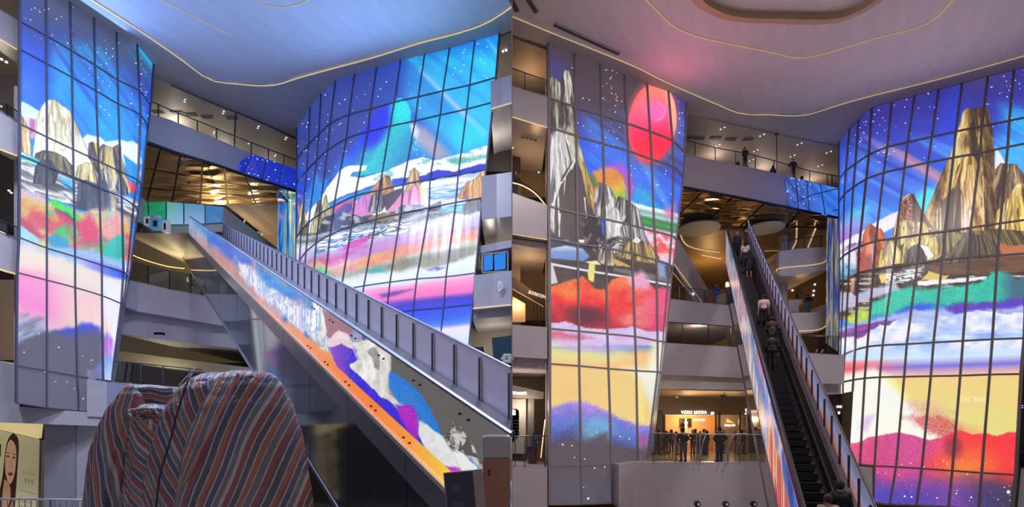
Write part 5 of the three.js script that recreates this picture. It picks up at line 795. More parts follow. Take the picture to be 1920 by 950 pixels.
// third and second gallery, left of the escalator
const r3 = [[1238, 556], [1252.6, 559], [1310, 566], [1364, 571.5], [1410, 574]], r3b = [[1238, 602], [1249, 603], [1369, 612], [1410, 615]], Z3r = (y) => 8.9 * FOCAL / (HY - y);
gallery(r3.map(([x, y]) => [x, y, along(r3b, x)[1], Z3r(y)]), 14);
rail('bluish railing of the third gallery left of the right escalator', r3.map(([x, y]) => [x, y - 24, y, Z3r(y)]), [1274, 1321, 1362], { glass: new THREE.MeshPhysicalMaterial({ color: lin(.45, .55, .8), roughness: .04, transmission: 1, thickness: 0 }) });
const r2 = [[1226, 640.5], [1239.5, 641.6], [1320, 646.5], [1397, 651], [1440, 653]], r2b = [[1226, 699.5], [1232, 700], [1408, 709], [1440, 710]], Z2r = (y) => 5.4 * FOCAL / (HY - y);
gallery(r2.map(([x, y]) => [x, y, along(r2b, x)[1], Z2r(y)]), 13);
gallery(r2.map(([x, y]) => [x, along(r2b, x)[1] - .5, along([[1226, 726], [1404, 730.5], [1440, 731]], x)[1], Z2r(y) + .5]), 13, M.wall);
rail('railing of the second gallery left of the right escalator, directly above the lit shops', r2.map(([x, y]) => [x, along([[1226, 601], [1245, 603], [1330, 609], [1372, 613], [1440, 615]], x)[1], y, Z2r(y)]), [1250, 1280, 1328, 1371, 1378]);
{ const g = thing('display_stand', 'narrow brown display panel behind the second gallery railing', 'display', P(1368, 634, 36.4)); obj('panel', rbox(.28, .8, .08, .02), std(lin(.16, .08, .07), .4), g); obj('base', box(.34, .06, .24, 0, -.43, 0), M.darksteel, g); }
const soffit2 = std(lin(.44, .36, .27), .5, 0, { map: plaster }); struct('ceiling_shops', flat([[8, 34.8], [19, 37.6], [20, 48], [8, 48]], EYE + 2.45, EYE + 2.6), soffit2);
lightLine('light_strip', 'bent gold light line on the ceiling in front of the fashion shop', [[1268, 744], [1280, 749], [1308, 757], [1392, 758.5]].map(([x, y]) => onPlane(x, y, 2.4)), .035, M.gold);
{ const g = thing('security_camera', 'small dark camera under the second gallery, above the shop signs', 'camera', P(1355, 741, 38.5)); obj('body', rbox(.5, .16, .2, .03, 0, -.05, 0), M.darksteel, g); obj('lens', new THREE.SphereGeometry(.07, 10, 8).translate(-.15, -.13, .06), M.black, g); obj('bracket', box(.08, .2, .08, .1, .1, 0), M.steel, g); }
// right, beside the golden peaks tower
const q2 = [[1506, 660, 718, 33.3], [1518, 661, 718, 33.3], [1550, 663, 719, 33.3], [1583, 665, 719.5, 33.3]];
gallery(q2, 4.5); gallery([[1520, 718, 738, 33.9], [1576, 719, 738, 33.9]], 4, M.wall);
rail('railing of the second gallery right of the escalator, above the pink-lit fascia', [[1500, 628, 660, 33.3], [1540, 629, 662, 33.3], [1576, 631, 665, 33.3]], [1514, 1552, 1572], { glass: M.smoke });
{ const g = thing('floor_spotlight', 'pair of small white spotlights on the gallery edge behind the glass right of the escalator', 'spotlight', P(1536, 660, 33.5)); for (const d of [-.2, .15]) { obj('lamp', cyl(.05, .04, .18, 0, 0, 0, 10).rotateZ(-.5).translate(d, .02, 0), std(lin(.8, .8, .8), .4), g); obj('foot', box(.08, .04, .08, d, 0, 0), M.steel, g); } }
struct('wall_gallery', box(4, 5.5, .2).translate(...P(1575, 800, 41).toArray()), M.darkshop);
// --- ground gallery with shops
const LOW = EYE - 1.92;
gallery([[1160, 871, 952, 28.6], [1190, 866.5, 952, 28.9], [1240, 866, 952, 29.1], [1330, 866, 952, 29.2], [1460, 866, 952, 29.4]], 20, M.fascia);
{ const s = struct('floor_shops', box(12, .06, 16, 12, LOW - .01, -38), std(lin(.36, .3, .2), .12)); }
for (const x of [1307, 1360, 1412]) { const g = thing('spot_lamp', (x < 1320 ? 'left' : x < 1400 ? 'middle' : 'right') + ' of three round black spot lamps at the bottom edge of the shop gallery fascia', 'lamp', P(x, 944, 28.9), 'black spot lamps along the bottom fascia'); obj('housing', cyl(.17, .14, .2, 0, 0, 0, 16).rotateX(Math.PI / 2), M.black, g); obj('lens', cyl(.07, .07, .04, 0, .2, 0, 12).rotateX(Math.PI / 2), std(lin(.7, .7, .7), .2), g); }
rail('long railing in front of the fashion shop with two people leaning on it', [[1219, 811, 866, 29], [1285, 813, 866, 29.1], [1404, 814, 866, 29.25], [1432, 814, 866, 29.3]], [1226, 1266, 1306, 1312, 1365, 1388, 1425], { r: .03, bar: M.steel });
{ const g = thing('grab_rail', 'bent steel grab rail on the left of the two in front of the fashion shop', 'rail'), q = [P(1280, 814, 28.8), P(1322, 815, 28.8), P(1318, 830, 28.8), P(1312, 862, 28.8)]; obj('bar', tube(q, .03, 6, 24), M.steel, g); obj('foot', box(.12, .04, .12).translate(...P(1312, 864, 28.8).toArray()), M.steel, g); }
{ const g = thing('grab_rail', 'bent steel grab rail on the right, near the standing man in black', 'rail'), q = [P(1400, 813, 28.8), P(1376, 815, 28.8), P(1369, 828, 28.8), P(1364, 845, 28.8), P(1356, 864, 28.8)]; obj('bar', tube(q, .03, 6, 24), M.steel, g); obj('foot', box(.12, .04, .12).translate(...P(1356, 864, 28.8).toArray()), M.steel, g); }
// shop fronts
const shopZ = 44;
struct('wall_shops', box(14, 1.6, .3).translate(...P(1310, 759, shopZ).toArray()), std(lin(.17, .13, .09), .4));
{ const g = thing('shop_front', 'lit fashion shop with white capital sign and a mannequin by a dark screen', 'shop'); const Z = shopZ, lit = std(lin(.75, .52, .3), .6, 0);
  quad('back_wall', P(1247, 774, Z + 2), P(1340, 774, Z + 2), P(1340, 846, Z + 2), P(1247, 846, Z + 2), lit, .1, g);
  quad('side_wall', P(1246, 772, Z + .1), P(1248, 772, Z + 2), P(1248, 846, Z + 2), P(1246, 850, Z + .1), lit, .1, g); quad('side_wall', P(1340, 772, Z + 2), P(1341, 772, Z + .1), P(1341, 850, Z + .1), P(1340, 846, Z + 2), lit, .1, g);
  quad('feature_screen', P(1275, 784, Z + 1.8), P(1296, 784, Z + 1.8), P(1296, 800, Z + 1.8), P(1275, 800, Z + 1.8), M.black, .08, g);
  const sg = gallerySign('VERO MODA', .26, .04, M.whiteGlow, 'sign', g); sg.position.copy(P(1277, 775.5, Z - .3));
  const s2 = gallerySign('VERO MODA', .12, .03, M.whiteGlow, 'wall_sign', g); s2.position.copy(P(1301, 788, Z + 1.8));
  quad('lamp_panel', P(1333, 772, Z - .3), P(1338.5, 772, Z - .3), P(1338.5, 776.5, Z - .3), P(1333, 776.5, Z - .3), M.whiteGlow, .05, g);
  obj('lintel_light', stick(P(1248, 777, Z - .05), P(1336, 777, Z - .05), .05), M.warmGlow, g);
  for (const [x, w, h] of [[1257, 7, 14], [1268, 10, 6], [1314, 10, 10], [1328, 9, 8]]) obj('display_table', rbox(w * .04, h * .03, .6, .04).translate(...P(x, 812, Z + 1.4).toArray()), std(lin(.7, .5, .32), .5), g);
  pointLight(0xffc080, 16, P(1292, 786, Z + .6), 10);
  { const m = thing('mannequin', 'white mannequin on a plinth before the dark screen of the fashion shop', 'mannequin', P(1286, 812, Z + 1.2)); obj('body', new THREE.LatheGeometry([[.0, 0], [.1, 0], [.09, .3], [.14, .55], [.11, .72], [.16, .95], [.05, 1.0], [.05, 1.06], [.08, 1.12], [.07, 1.22], [0, 1.26]].map(([x, y]) => new THREE.Vector2(x, y)), 14), std(lin(.85, .82, .76), .4), m); obj('plinth', box(.5, .3, .5, 0, -.15, 0), std(lin(.8, .76, .7), .5), m); }
}
{ const g = thing('shop_front', 'dimmer shop right of the fashion shop with a yellow triangle and small white sign', 'shop'); const Z = shopZ;
  quad('back_wall', P(1343, 774, Z + 1.5), P(1400, 774, Z + 1.5), P(1400, 846, Z + 1.5), P(1343, 846, Z + 1.5), std(lin(.3, .22, .15), .6), .1, g);
  obj('triangle', poly3([P(1362, 784, Z + 1.3), P(1378, 793, Z + 1.3), P(1362, 791, Z + 1.3)], [[0, 2, 1]]), std(lin(.8, .5, .1), .5, 0, { emissive: lin(.8, .5, .15), emissiveIntensity: .5 }), g);
  const s = gallerySign('Baby Art', .16, .03, M.whiteGlow, 'sign', g); s.position.copy(P(1358, 798.5, Z + .8));
  for (const x of [1346, 1384]) quad('pier', P(x, 772, Z), P(x + 3, 772, Z), P(x + 3, 848, Z), P(x, 848, Z), M.darkshop, .2, g); pointLight(0xffcc99, 4, P(1372, 790, Z + .3), 10); }
{ const g = thing('shop_front', 'dark shopfront with a glowing white door frame left of the fashion shop', 'shop'); const Z = shopZ - .6;
  quad('front', P(1222, 768, Z), P(1242, 768, Z), P(1242, 846, Z), P(1222, 846, Z), M.black, .2, g); obj('light_frame', [stick(P(1226, 774, Z - .1), P(1237, 774, Z - .1), .07), stick(P(1237, 774, Z - .1), P(1234, 802, Z - .1), .07)], M.whiteGlow, g); quad('lamp_panel', P(1227.5, 766, Z - .1), P(1231.5, 766, Z - .1), P(1231.5, 771, Z - .1), P(1227.5, 771, Z - .1), M.whiteGlow, .05, g); }
{ const g = thing('shop_front', 'dark kiosk with glowing white canopy edge seen behind the escalator glass', 'shop'); const Z = 38;
  quad('canopy', P(1397, 764, Z), P(1420, 764, Z), P(1418, 776, Z), P(1398, 776, Z), M.black, .5, g); obj('light_frame', stick(P(1397, 775, Z - .1), P(1418, 773, Z - .1), .09), M.whiteGlow, g); quad('lamp_panel', P(1397.5, 766, Z - .15), P(1402, 766, Z - .15), P(1402, 771, Z - .15), P(1397.5, 771, Z - .15), M.whiteGlow, .05, g); quad('glass_front', P(1399, 777, Z + .2), P(1418, 777, Z + .2), P(1418, 848, Z + .2), P(1401, 848, Z + .2), M.darkshop, .2, g); }
{ const g = thing('shop_front', 'dark shop with hanging lamps between the barrier and the golden peaks tower', 'shop'); const Z = 40.5;
  quad('fascia', P(1552, 738, Z), P(1600, 738, Z), P(1600, 772, Z), P(1552, 772, Z), std(lin(.05, .04, .035), .5), .2, g); quad('poster', P(1553, 746, Z - .1), P(1561, 746, Z - .1), P(1561, 764, Z - .1), P(1553, 764, Z - .1), std(lin(.7, .68, .62), .5, 0, { emissive: lin(1, .95, .85), emissiveIntensity: .35 }), .05, g);
  for (const x of [1571, 1576, 1580, 1585, 1589, 1593]) obj('lamp', new THREE.SphereGeometry(.09, 8, 6).translate(...P(x, 762, Z - .3).toArray()), M.whiteGlow, g); for (const x of [1573, 1584]) obj('lantern', rbox(.14, .2, .1, .03).translate(...P(x, 773.5, Z - .3).toArray()), M.whiteGlow, g); for (const x of [1575, 1586]) obj('post', stick(P(x, 776, Z - .2), P(x, 822, Z - .2), .07), M.darksteel, g); }
// --- right hall, galleries at its left end
const gL = (a, b, z = 28.2) => [[960.3, a[0], b[0], z - .4], [992, (a[0] + a[1]) / 2, (b[0] + b[1]) / 2, z - .2], [1026, a[1], b[1], z]];
gallery(gL([160, 180], [217, 237]), 9); gallery(gL([361, 384], [436, 447]), 9); gallery(gL([608, 613], [668, 672]), 9); gallery(gL([668, 672], [690, 693], 28.7), 9, M.wall); gallery(gL([871, 873], [956, 956]), 9);
gallery(gL([447, 456], [460, 468], 28.8), 9, M.wall);
rail('high railing left of the pinnacles beside the dark upper gallery', gL([128, 151], [160, 180]), [984], { glass: M.smoke });
rail('railing on the ground gallery left of the violet hill, before potted plants', gL([818, 817], [872, 874]), [966, 984, 1022], { glass: M.glass });
lightLine('light_strip', 'gold light line under the upper gallery left of the grey pinnacles', gL([219, 239], [0, 0]).map(([x, y, , z]) => P(x, y, z - .06)), .035, M.gold);
lightLine('light_strip', 'gold light line under the gallery below the small escalator', gL([438, 449], [0, 0]).map(([x, y, , z]) => P(x, y, z - .06)), .03, M.gold);
for (const [y, h, m] of [[115, 110, M.shop], [305, 130, M.shop], [525, 150, M.shop], [785, 190, M.shop]]) struct('wall_gallery', box(3.4, h * .034, .2).translate(...P(1000, y, 33.5).toArray()).translate(.3, 0, 0), m);
struct('pillar', box(.16, 28, .5).translate(...P(1028, 500, 29).toArray()).translate(.0, 0, -.8), M.wall);
for (const [i, [x, y]] of [[980, 258], [988, 259], [996, 261], [1004, 263]].entries()) { const g = thing('air_vent', ORD[i] + ' from the left of four small dark vent slots under the upper left gallery', 'vent', P(x, y, 29.5), 'vent slots under the upper left gallery'); obj('grille', box(.16, .03, .1), M.black, g); obj('frame', box(.2, .02, .14, 0, .02, 0), M.soffit, g); }
for (const [x, y] of [[961, 277], [1010, 323]]) { const g = thing('downlight', (y < 300 ? 'upper' : 'lower') + ' tiny white lamp dot near the small escalator at the left edge', 'downlight', P(x, y, y < 300 ? 30.2 : 33), 'lamp dots near the small escalator'); obj('lamp', new THREE.SphereGeometry(.045, 8, 6), M.whiteGlow, g); obj('rim', new THREE.TorusGeometry(.06, .01, 6, 12), M.steel, g); }
{ const g = thing('escalator_rail', 'short lit balustrade of a small escalator at the left edge of the right hall', 'escalator'); const a = [P(961, 337, 29), P(978, 342, 29), P(1000, 357, 29), P(1025, 384, 29)]; obj('handrail', tube(a, .06, 6, 16), M.rubber, g); obj('light_strip', tube(a.map((p, i) => p.clone().add(V(0, i < 2 ? -.18 : -.1, .06))), .028, 6, 16), M.warmGlow, g); obj('glass_side', poly3([a[1].clone().add(V(0, -.2, 0)), a[2].clone().add(V(0, -.2, 0)), a[3].clone().add(V(0, -.2, 0)), P(1025, 402, 29), P(978, 380, 29)], [[4, 3, 2, 1, 0]]), M.smoke, g); }
{ const g = thing('shop_front', 'brown shop with gold serif sign left of the red mist', 'shop'); const Z = 30.5; const f = quad('fascia', P(960.4, 520, Z), P(1025, 562, Z), P(1025, 572, Z), P(960.4, 540, Z), std(lin(.1, .075, .05), .4), .15, g);
  const s = obj('sign', new TextGeometry('KOMODO', { font: SERIF, size: .17, depth: .03, curveSegments: 3 }), std(lin(.9, .75, .5), .4, 0, { emissive: lin(1, .85, .6), emissiveIntensity: .9 }), g); s.position.copy(P(990, 549.5, Z - .25)); s.rotation.z = -.3;
  quad('window', P(960.4, 556, Z + .6), P(985, 570, Z + .6), P(985, 604, Z + .6), P(960.4, 604, Z + .6), std(lin(.7, .5, .3), .5), .1, g); for (const x of [1001, 1007, 1014, 1020]) obj('mullion', stick(P(x, 562, Z + .1), P(x, 606, Z + .1), .05), M.darkshop, g); obj('edge_light', stick(P(960.4, 541, Z - .05), P(1020, 575, Z - .05), .04), M.goldDim, g); pointLight(0xffc890, 3, P(972, 568, Z + .2), 6); }
{ const g = thing('shop_front', 'shop with white script sign and a lit arched niche left of the violet hill', 'shop'); const Z = 30.5;
  quad('fascia', P(960.4, 722, Z), P(1020, 735, Z), P(1018, 748, Z), P(960.4, 746, Z), std(lin(.16, .15, .14), .4), .15, g); const s = obj('sign', new TextGeometry('Women', { font: SERIF, size: .2, depth: .03, curveSegments: 3 }), M.whiteGlow, g); s.position.copy(P(955.5, 740, Z - .25)).setX(.03); s.rotation.z = .04; s.scale.set(.75, 1, 1);
  quad('panel', P(960.4, 748, Z + .5), P(986, 748, Z + .5), P(986, 850, Z + .5), P(960.4, 850, Z + .5), std(lin(.3, .29, .28), .5), .1, g); const arch = new THREE.Shape(); arch.moveTo(-.22, -.9); arch.lineTo(-.22, .5); arch.absarc(0, .5, .22, Math.PI, 0, true); arch.lineTo(.22, -.9); obj('niche', new THREE.ExtrudeGeometry(arch, { depth: .05, bevelEnabled: false }).translate(...P(966, 789, Z + .45).toArray()), std(lin(.6, .56, .5), .5), g);
  obj('lamp', rbox(.2, .3, .06, .04).translate(...P(963.5, 773, Z + .3).toArray()), M.warmGlow, g); for (let i = 0; i < 6; i++) obj('shelf', box(.3, .035, .1).translate(...P(967, 788 + i * 6, Z + .35).toArray()), M.darksteel, g); quad('pillar', P(990, 748, Z + .3), P(1001, 748, Z + .3), P(1000, 850, Z + .3), P(988, 850, Z + .3), std(lin(.1, .095, .09), .4), .3, g); obj('edge_light', stick(P(1022, 786, Z), P(1014, 858, Z), .05), M.warmGlow, g); pointLight(0xffe0b8, 3, P(978, 765, Z - .3), 6); }
gallery([[1580, 873, 965, 32.4], [1636, 876, 965, 32.4]], 2, M.fascia);
// the dark end right of the golden peaks tower
struct('wall_end', box(3, 12, .3).translate(...P(1930, 820, 31.5).toArray()).translate(.6, 0, 0), M.darkshop);
{ const g = thing('neon_sign', 'small violet neon sign at the right edge beside the golden peaks tower', 'sign', P(1915, 762, 30.4)); const m = std(0x222222, .4, 0, { emissive: lin(.4, .12, 1), emissiveIntensity: 2 }); obj('tube', [box(.2, .05, .04, 0, .06, 0), box(.2, .05, .04, 0, -.06, 0)], m, g); obj('bracket', box(.06, .3, .05, .12, -.05, -.05), M.darksteel, g); }
gallery([[1906, 877, 960, 31], [1960, 878, 960, 30.6]], 3, M.fascia); rail('short dark railing right of the red hills at the right edge', [[1907, 847, 877, 30.9], [1945, 848, 878, 30.7]], [1911, 1935], { glass: M.smoke });

// ---------------------------------------------------------------- escalators
class Ramp {                                                         // u along the run (level metres), s across, v above the reference line
  constructor(O, dx, dz, rise) { this.O = O; const l = Math.hypot(dx, dz); this.d = V(dx / l, 0, -dz / l); this.n = V(dz / l, 0, dx / l); this.m = rise / l; this.l = l; }
  E(u, s, v) { return this.O.clone().addScaledVector(this.d, u).addScaledVector(this.n, s).add(V(0, this.m * u + v, 0)); }
  sheet(name, u0, u1, s, v0, v1, mat, parent, { t = .02, lean = 0, uv } = {}) {   // upright plate between two heights; lean shifts its top along the run
    const a = [this.E(u0, s, v0), this.E(u1, s, v0), this.E(u1 + lean, s, v1 + lean * -this.m + 0), this.E(u0 + lean, s, v1 - lean * this.m)].map((p, i) => p);
    a[2] = this.E(u1 + lean, s, v1); a[3] = this.E(u0 + lean, s, v1);
    const b = a.map((p) => p.clone().addScaledVector(this.n, t)), w = uv ?? [[0, 0], [1, 0], [1, 1], [0, 1]];
    return obj(name, poly3([...a, ...b], [[3, 2, 1, 0], [4, 5, 6, 7], [0, 1, 5, 4], [1, 2, 6, 5], [2, 3, 7, 6], [3, 0, 4, 7]], [...w, ...w]), mat, parent);
  }
  deck(name, u0, u1, s0, s1, v, th, mat, parent, u0b = u0) { const a = [this.E(u0, s0, v), this.E(u0b, s1, v), this.E(u1, s1, v), this.E(u1, s0, v)], b = a.map((p) => p.clone().add(V(0, -th, 0))); return obj(name, poly3([...a, ...b], [[0, 1, 2, 3], [7, 6, 5, 4], [0, 4, 5, 1], [1, 5, 6, 2], [2, 6, 7, 3], [3, 7, 4, 0]]), mat, parent); }
  line(name, u0, u1, s, v, r, mat, parent) { const p = [], n = 10; for (let i = 0; i <= n; i++) p.push(this.E(lerp(u0, u1, i / n), s, v)); return obj(name, tube(p, r, 8, 20), mat, parent); }
}
// --- left hall: seen from its side, with LED film on the near balustrade
{
  const R = new Ramp(V(3.532, EYE - 3.48, 0), -.71, 1, .466), g = thing('escalator', 'long escalator in the left hall with colourful LED film on its near glass side', 'escalator');
  const zu = (z) => z * R.l, cut = (s) => (3.532 + .8157 * s) / .579 + .02, uTop = zu(38);
  const lay = (z, w) => { const x = 250 + 3532 / z; return [x, lerp(399 + .654 * (x - 339), 413 + .985 * (x - 330), w)]; };
  const paint = (za, zb, W, H) => { const a = new Art(W, H, (u, v) => lay(lerp(za, zb, u), v));
    a.all((x, y) => { const n = fbm(x * .12, y * .018 + x * .01, 4), m = fbm(x * .03 + 7, y * .03, 3); return ramp([[.22, 36, 60, 130], [.36, 60, 110, 190], [.46, 110, 150, 200], [.54, 176, 170, 196], [.62, 190, 130, 150], [.75, 216, 206, 214]], n * .6 + m * .4); });
    a.spray([[350, 404], [400, 436], [440, 462], [430, 480], [380, 440]], [40, 130, 200], { soft: 8, rough: 9 }).spray([[360, 440], [410, 470], [470, 530], [500, 575], [480, 560], [400, 490]], [200, 130, 110], { soft: 8, rough: 8, dens: .6 });
    a.spray([[392, 436], [420, 446], [460, 470], [480, 500], [440, 490], [400, 460]], (x, y) => mix3([16, 130, 220], [40, 70, 200], fbm(x * .1, y * .1, 2)), { soft: 8, rough: 9 });
    a.spray([[480, 500], [520, 520], [560, 540], [580, 560], [540, 560], [500, 540]], (x, y) => mix3([10, 90, 226], [20, 170, 220], fbm(x * .08, y * .08, 3)), { soft: 8, rough: 10 });
    a.streaks([[440, 480], [500, 530], [560, 570], [600, 580], [622, 650], [590, 640], [520, 580], [460, 530]], [[236, 236, 246], [170, 180, 226], [240, 240, 246], [150, 190, 230], [220, 200, 220]], { fx: .14, fy: .02, rough: 10, soft: 6 });
    a.streaks([[590, 560], [612, 570], [616, 640], [630, 690], [600, 660], [580, 610]], [[250, 248, 246], [226, 220, 206], [140, 190, 226], [250, 250, 250]], { fx: .16, fy: .015, rough: 5 });
    a.shape([[604, 574], [640, 592], [664, 606], [650, 640], [618, 640]], [158, 112, 122], { soft: 2, rough: 2 });
    a.shape([[612, 640], [624, 622], [636, 614], [652, 620], [662, 640], [664, 668], [640, 680]], (x, y) => mix3([250, 240, 236], [226, 190, 200], fbm(x * .08, y * .08, 2)), { soft: 2, rough: 4 });
    a.shape([[480, 556], [520, 590], [560, 620], [620, 660], [650, 700], [840, 880], [840, 930], [640, 760], [470, 580]], (x, y) => { const n = fbm(x * .05, y * .05, 3); return mix3([246, 170, 90], [236, 130, 80], n); }, { soft: 5, rough: 6 });
    a.spray([[618, 650], [640, 640], [662, 650], [672, 676], [690, 702], [716, 730], [750, 770], [775, 800], [800, 835], [780, 830], [720, 780], [660, 720], [634, 690]], (x, y) => { const c = mix3([90, 40, 200], [38, 10, 220], sstep(640, 670, x)); return mix3(c, [176, 60, 210], sstep(12, 0, Math.abs(x - 640 - (y - 690) * .5)) * .5); }, { soft: 2, rough: 2 });
    a.shape([[664, 640], [688, 626], [700, 628], [733, 656], [730, 700], [728, 730], [744, 748], [754, 756], [720, 745], [692, 720], [660, 690], [656, 680], [672, 668]], (x, y) => { const n = fbm(x * .12, y * .05, 4); return mix3([196, 190, 176], [250, 250, 246], clamp(n * 1.6 - .2)); }, { soft: 1.6, rough: 5 });
    a.shape([[688, 650], [702, 640], [712, 660], [712, 690], [702, 684], [696, 664]], (x, y) => [118, 116, 104, .5 + .4 * fbm(x * .2, y * .2, 2)], { soft: 2, rough: 3 });
    a.shape([[733, 640], [970, 780], [970, 900], [840, 830], [770, 720], [733, 690]], [98, 93, 90], { soft: 2 });
    a.spray([[729, 690], [738, 688], [764, 704], [790, 730], [808, 760], [826, 800], [838, 830], [826, 826], [790, 780], [740, 740], [728, 720]], (x, y) => { const st = .5 + .5 * Math.sin(x * 1.1 + y * 1.3); return mix3([14, 90, 206], [40, 170, 236], st * .8); }, { soft: 2, rough: 2 });
    a.spray([[744, 756], [772, 754], [782, 770], [784, 824], [766, 806], [750, 780]], (x, y) => mix3([206, 20, 206], [150, 10, 190], .5 + .5 * Math.sin(y * 1.6)), { soft: 2, rough: 1.5 });
    a.shape([[784, 782], [800, 790], [830, 812], [846, 836], [868, 876], [830, 870], [800, 846], [785, 812]], (x, y) => mix3([244, 244, 240], [214, 216, 220], fbm(x * .1, y * .1, 3)), { soft: 2, rough: 2 });
    a.shape([[782, 818], [796, 846], [826, 870], [812, 868], [786, 838]], [36, 120, 220], { soft: 2, rough: 2 }).spray([[820, 866], [860, 876], [872, 884], [872, 900], [836, 884]], [226, 30, 206], { soft: 2, rough: 2 });
    a.shape([[834, 810], [846, 800], [856, 786], [866, 788], [872, 806], [888, 816], [902, 838], [906, 872], [880, 850], [850, 842], [840, 826]], (x, y) => { const e = fbm(x * .12, y * .12, 4); return e > .5 ? [226, 226, 222, .8] : [86, 82, 80, .9]; }, { soft: 2, rough: 4 });
    a.shape([[852, 842], [880, 852], [900, 872], [910, 960], [890, 960], [876, 890]], [240, 240, 236], { soft: 2, rough: 3 }).shape([[898, 918], [912, 920], [916, 970], [902, 970]], [240, 170, 60], { soft: 2 });
    a.in(470, 540, 975, 1000, (x, y) => { const e = 413 + .985 * (x - 330) - y, w = (x - 330) * .075 + 4; return e < w ? [...ramp([[520, 226, 160, 110], [620, 246, 140, 70], [700, 250, 130, 50], [770, 250, 160, 60], [835, 250, 210, 60]], x + (fbm(x * .05, y * .05, 2) - .5) * 40), sstep(w, w - 4, e) * sstep(520, 600, x)] : null; });
    return a.texture(); };
  const zs = [13, 38.2], texN = paint(4.9, 13, 1900, 170), texF = paint(13, 38.2, 1300, 110);
  const film = (t) => new THREE.MeshPhysicalMaterial({ color: lin(.05, .05, .055), roughness: .3, emissive: 0xffffff, emissiveMap: t, emissiveIntensity: .9 });
  const mN = film(texN), mF = film(texF), step = 1.16, clad = new THREE.MeshPhysicalMaterial({ color: lin(.035, .045, .06), roughness: .07, metalness: 0 });
  clad.color.copy(lin(.012, .015, .022)); const cladUp = new THREE.MeshPhysicalMaterial({ color: lin(.42, .5, .58), roughness: .05, transmission: .82, thickness: 0 });
  let u = cut(0);
  for (let i = 0; u < uTop; i++) {
    const e = Math.min(uTop, u + step), za = u / R.l, zb = e / R.l, near = zb < 13, [ta, tb] = near ? [4.9, 13] : [13, 38.2], fu = (z) => clamp((z - ta) / (tb - ta));
    R.sheet('glass_panel', u + .012, e - .012, 0, 0, 1.05, near ? mN : mF, g, { lean: i ? -.36 : 0, uv: [[fu(za), 0], [fu(zb), 0], [fu(zb - .29), 1], [fu(za - .29), 1]] });
    if (e < zu(11)) for (const [du, v] of [[.09, .12], [-.09, .12], [.09, .95], [-.09, .95]]) { const p = R.E(e + du - .36 * v, -.012, v), c = cyl(.014, .014, .03, 0, 0, 0, 10).rotateX(Math.PI / 2).rotateY(Math.atan2(-R.n.x, -R.n.z)); obj('standoff', c.translate(p.x, p.y, p.z), M.darksteel, g); }
    u = e;
  }
  R.line('top_rail', cut(0), uTop, .02, 1.08, .035, M.steel, g); R.line('handrail', cut(.22), uTop, .22, .9, .045, M.rubber, g);
  R.sheet('edge_trim', cut(0), uTop, -.035, -.06, 0, std(lin(.5, .46, .36), .35, .6), g, { t: .05 });
  for (let a = cut(0); a < uTop; a += 2.3) { const b = Math.min(uTop, a + 2.3); R.sheet('stringer_panel', a, b - .015, -.03, -.4, -.06, std(lin(.1, .1, .12), .3, .4), g);
    R.sheet('side_glass', a, b - .02, -.02, -2.15, -.41, b > zu(15.5) ? cladUp : clad, g, { t: .015 }); R.line('lower_edge', a, b, -.01, -2.18, .05, M.darksteel, g); }
  R.deck('truss', cut(.2), uTop, .12, 1.7, -.1, .62, M.black, g, cut(1.7)); R.deck('step_band', cut(.4), uTop, .4, 1.42, -.02, .06, M.rubber, g, cut(1.42));
  R.deck('inner_deck', cut(1.45), uTop, 1.42, 1.8, .28, .1, std(lin(.25, .25, .27), .35, .6), g, cut(1.8));
  const barrier = std(lin(.5, .5, .6), .3, 0);
  let k = 0; for (let a = cut(1.86); a < uTop; a += .86, k++) { const b = Math.min(a + .86, uTop); R.sheet('barrier_panel', a + .01, b - .01, 1.86, -.3, 1.05, barrier, g, { t: .02 }); const p = R.E(a + .02, 1.83, -.3), q = R.E(a + .02, 1.83, .98); obj('barrier_post', stick(p, q, .035), M.darksteel, g); }
  R.line('barrier_rail', cut(1.86), uTop, 1.86, 1.07, .022, M.steel, g);
}
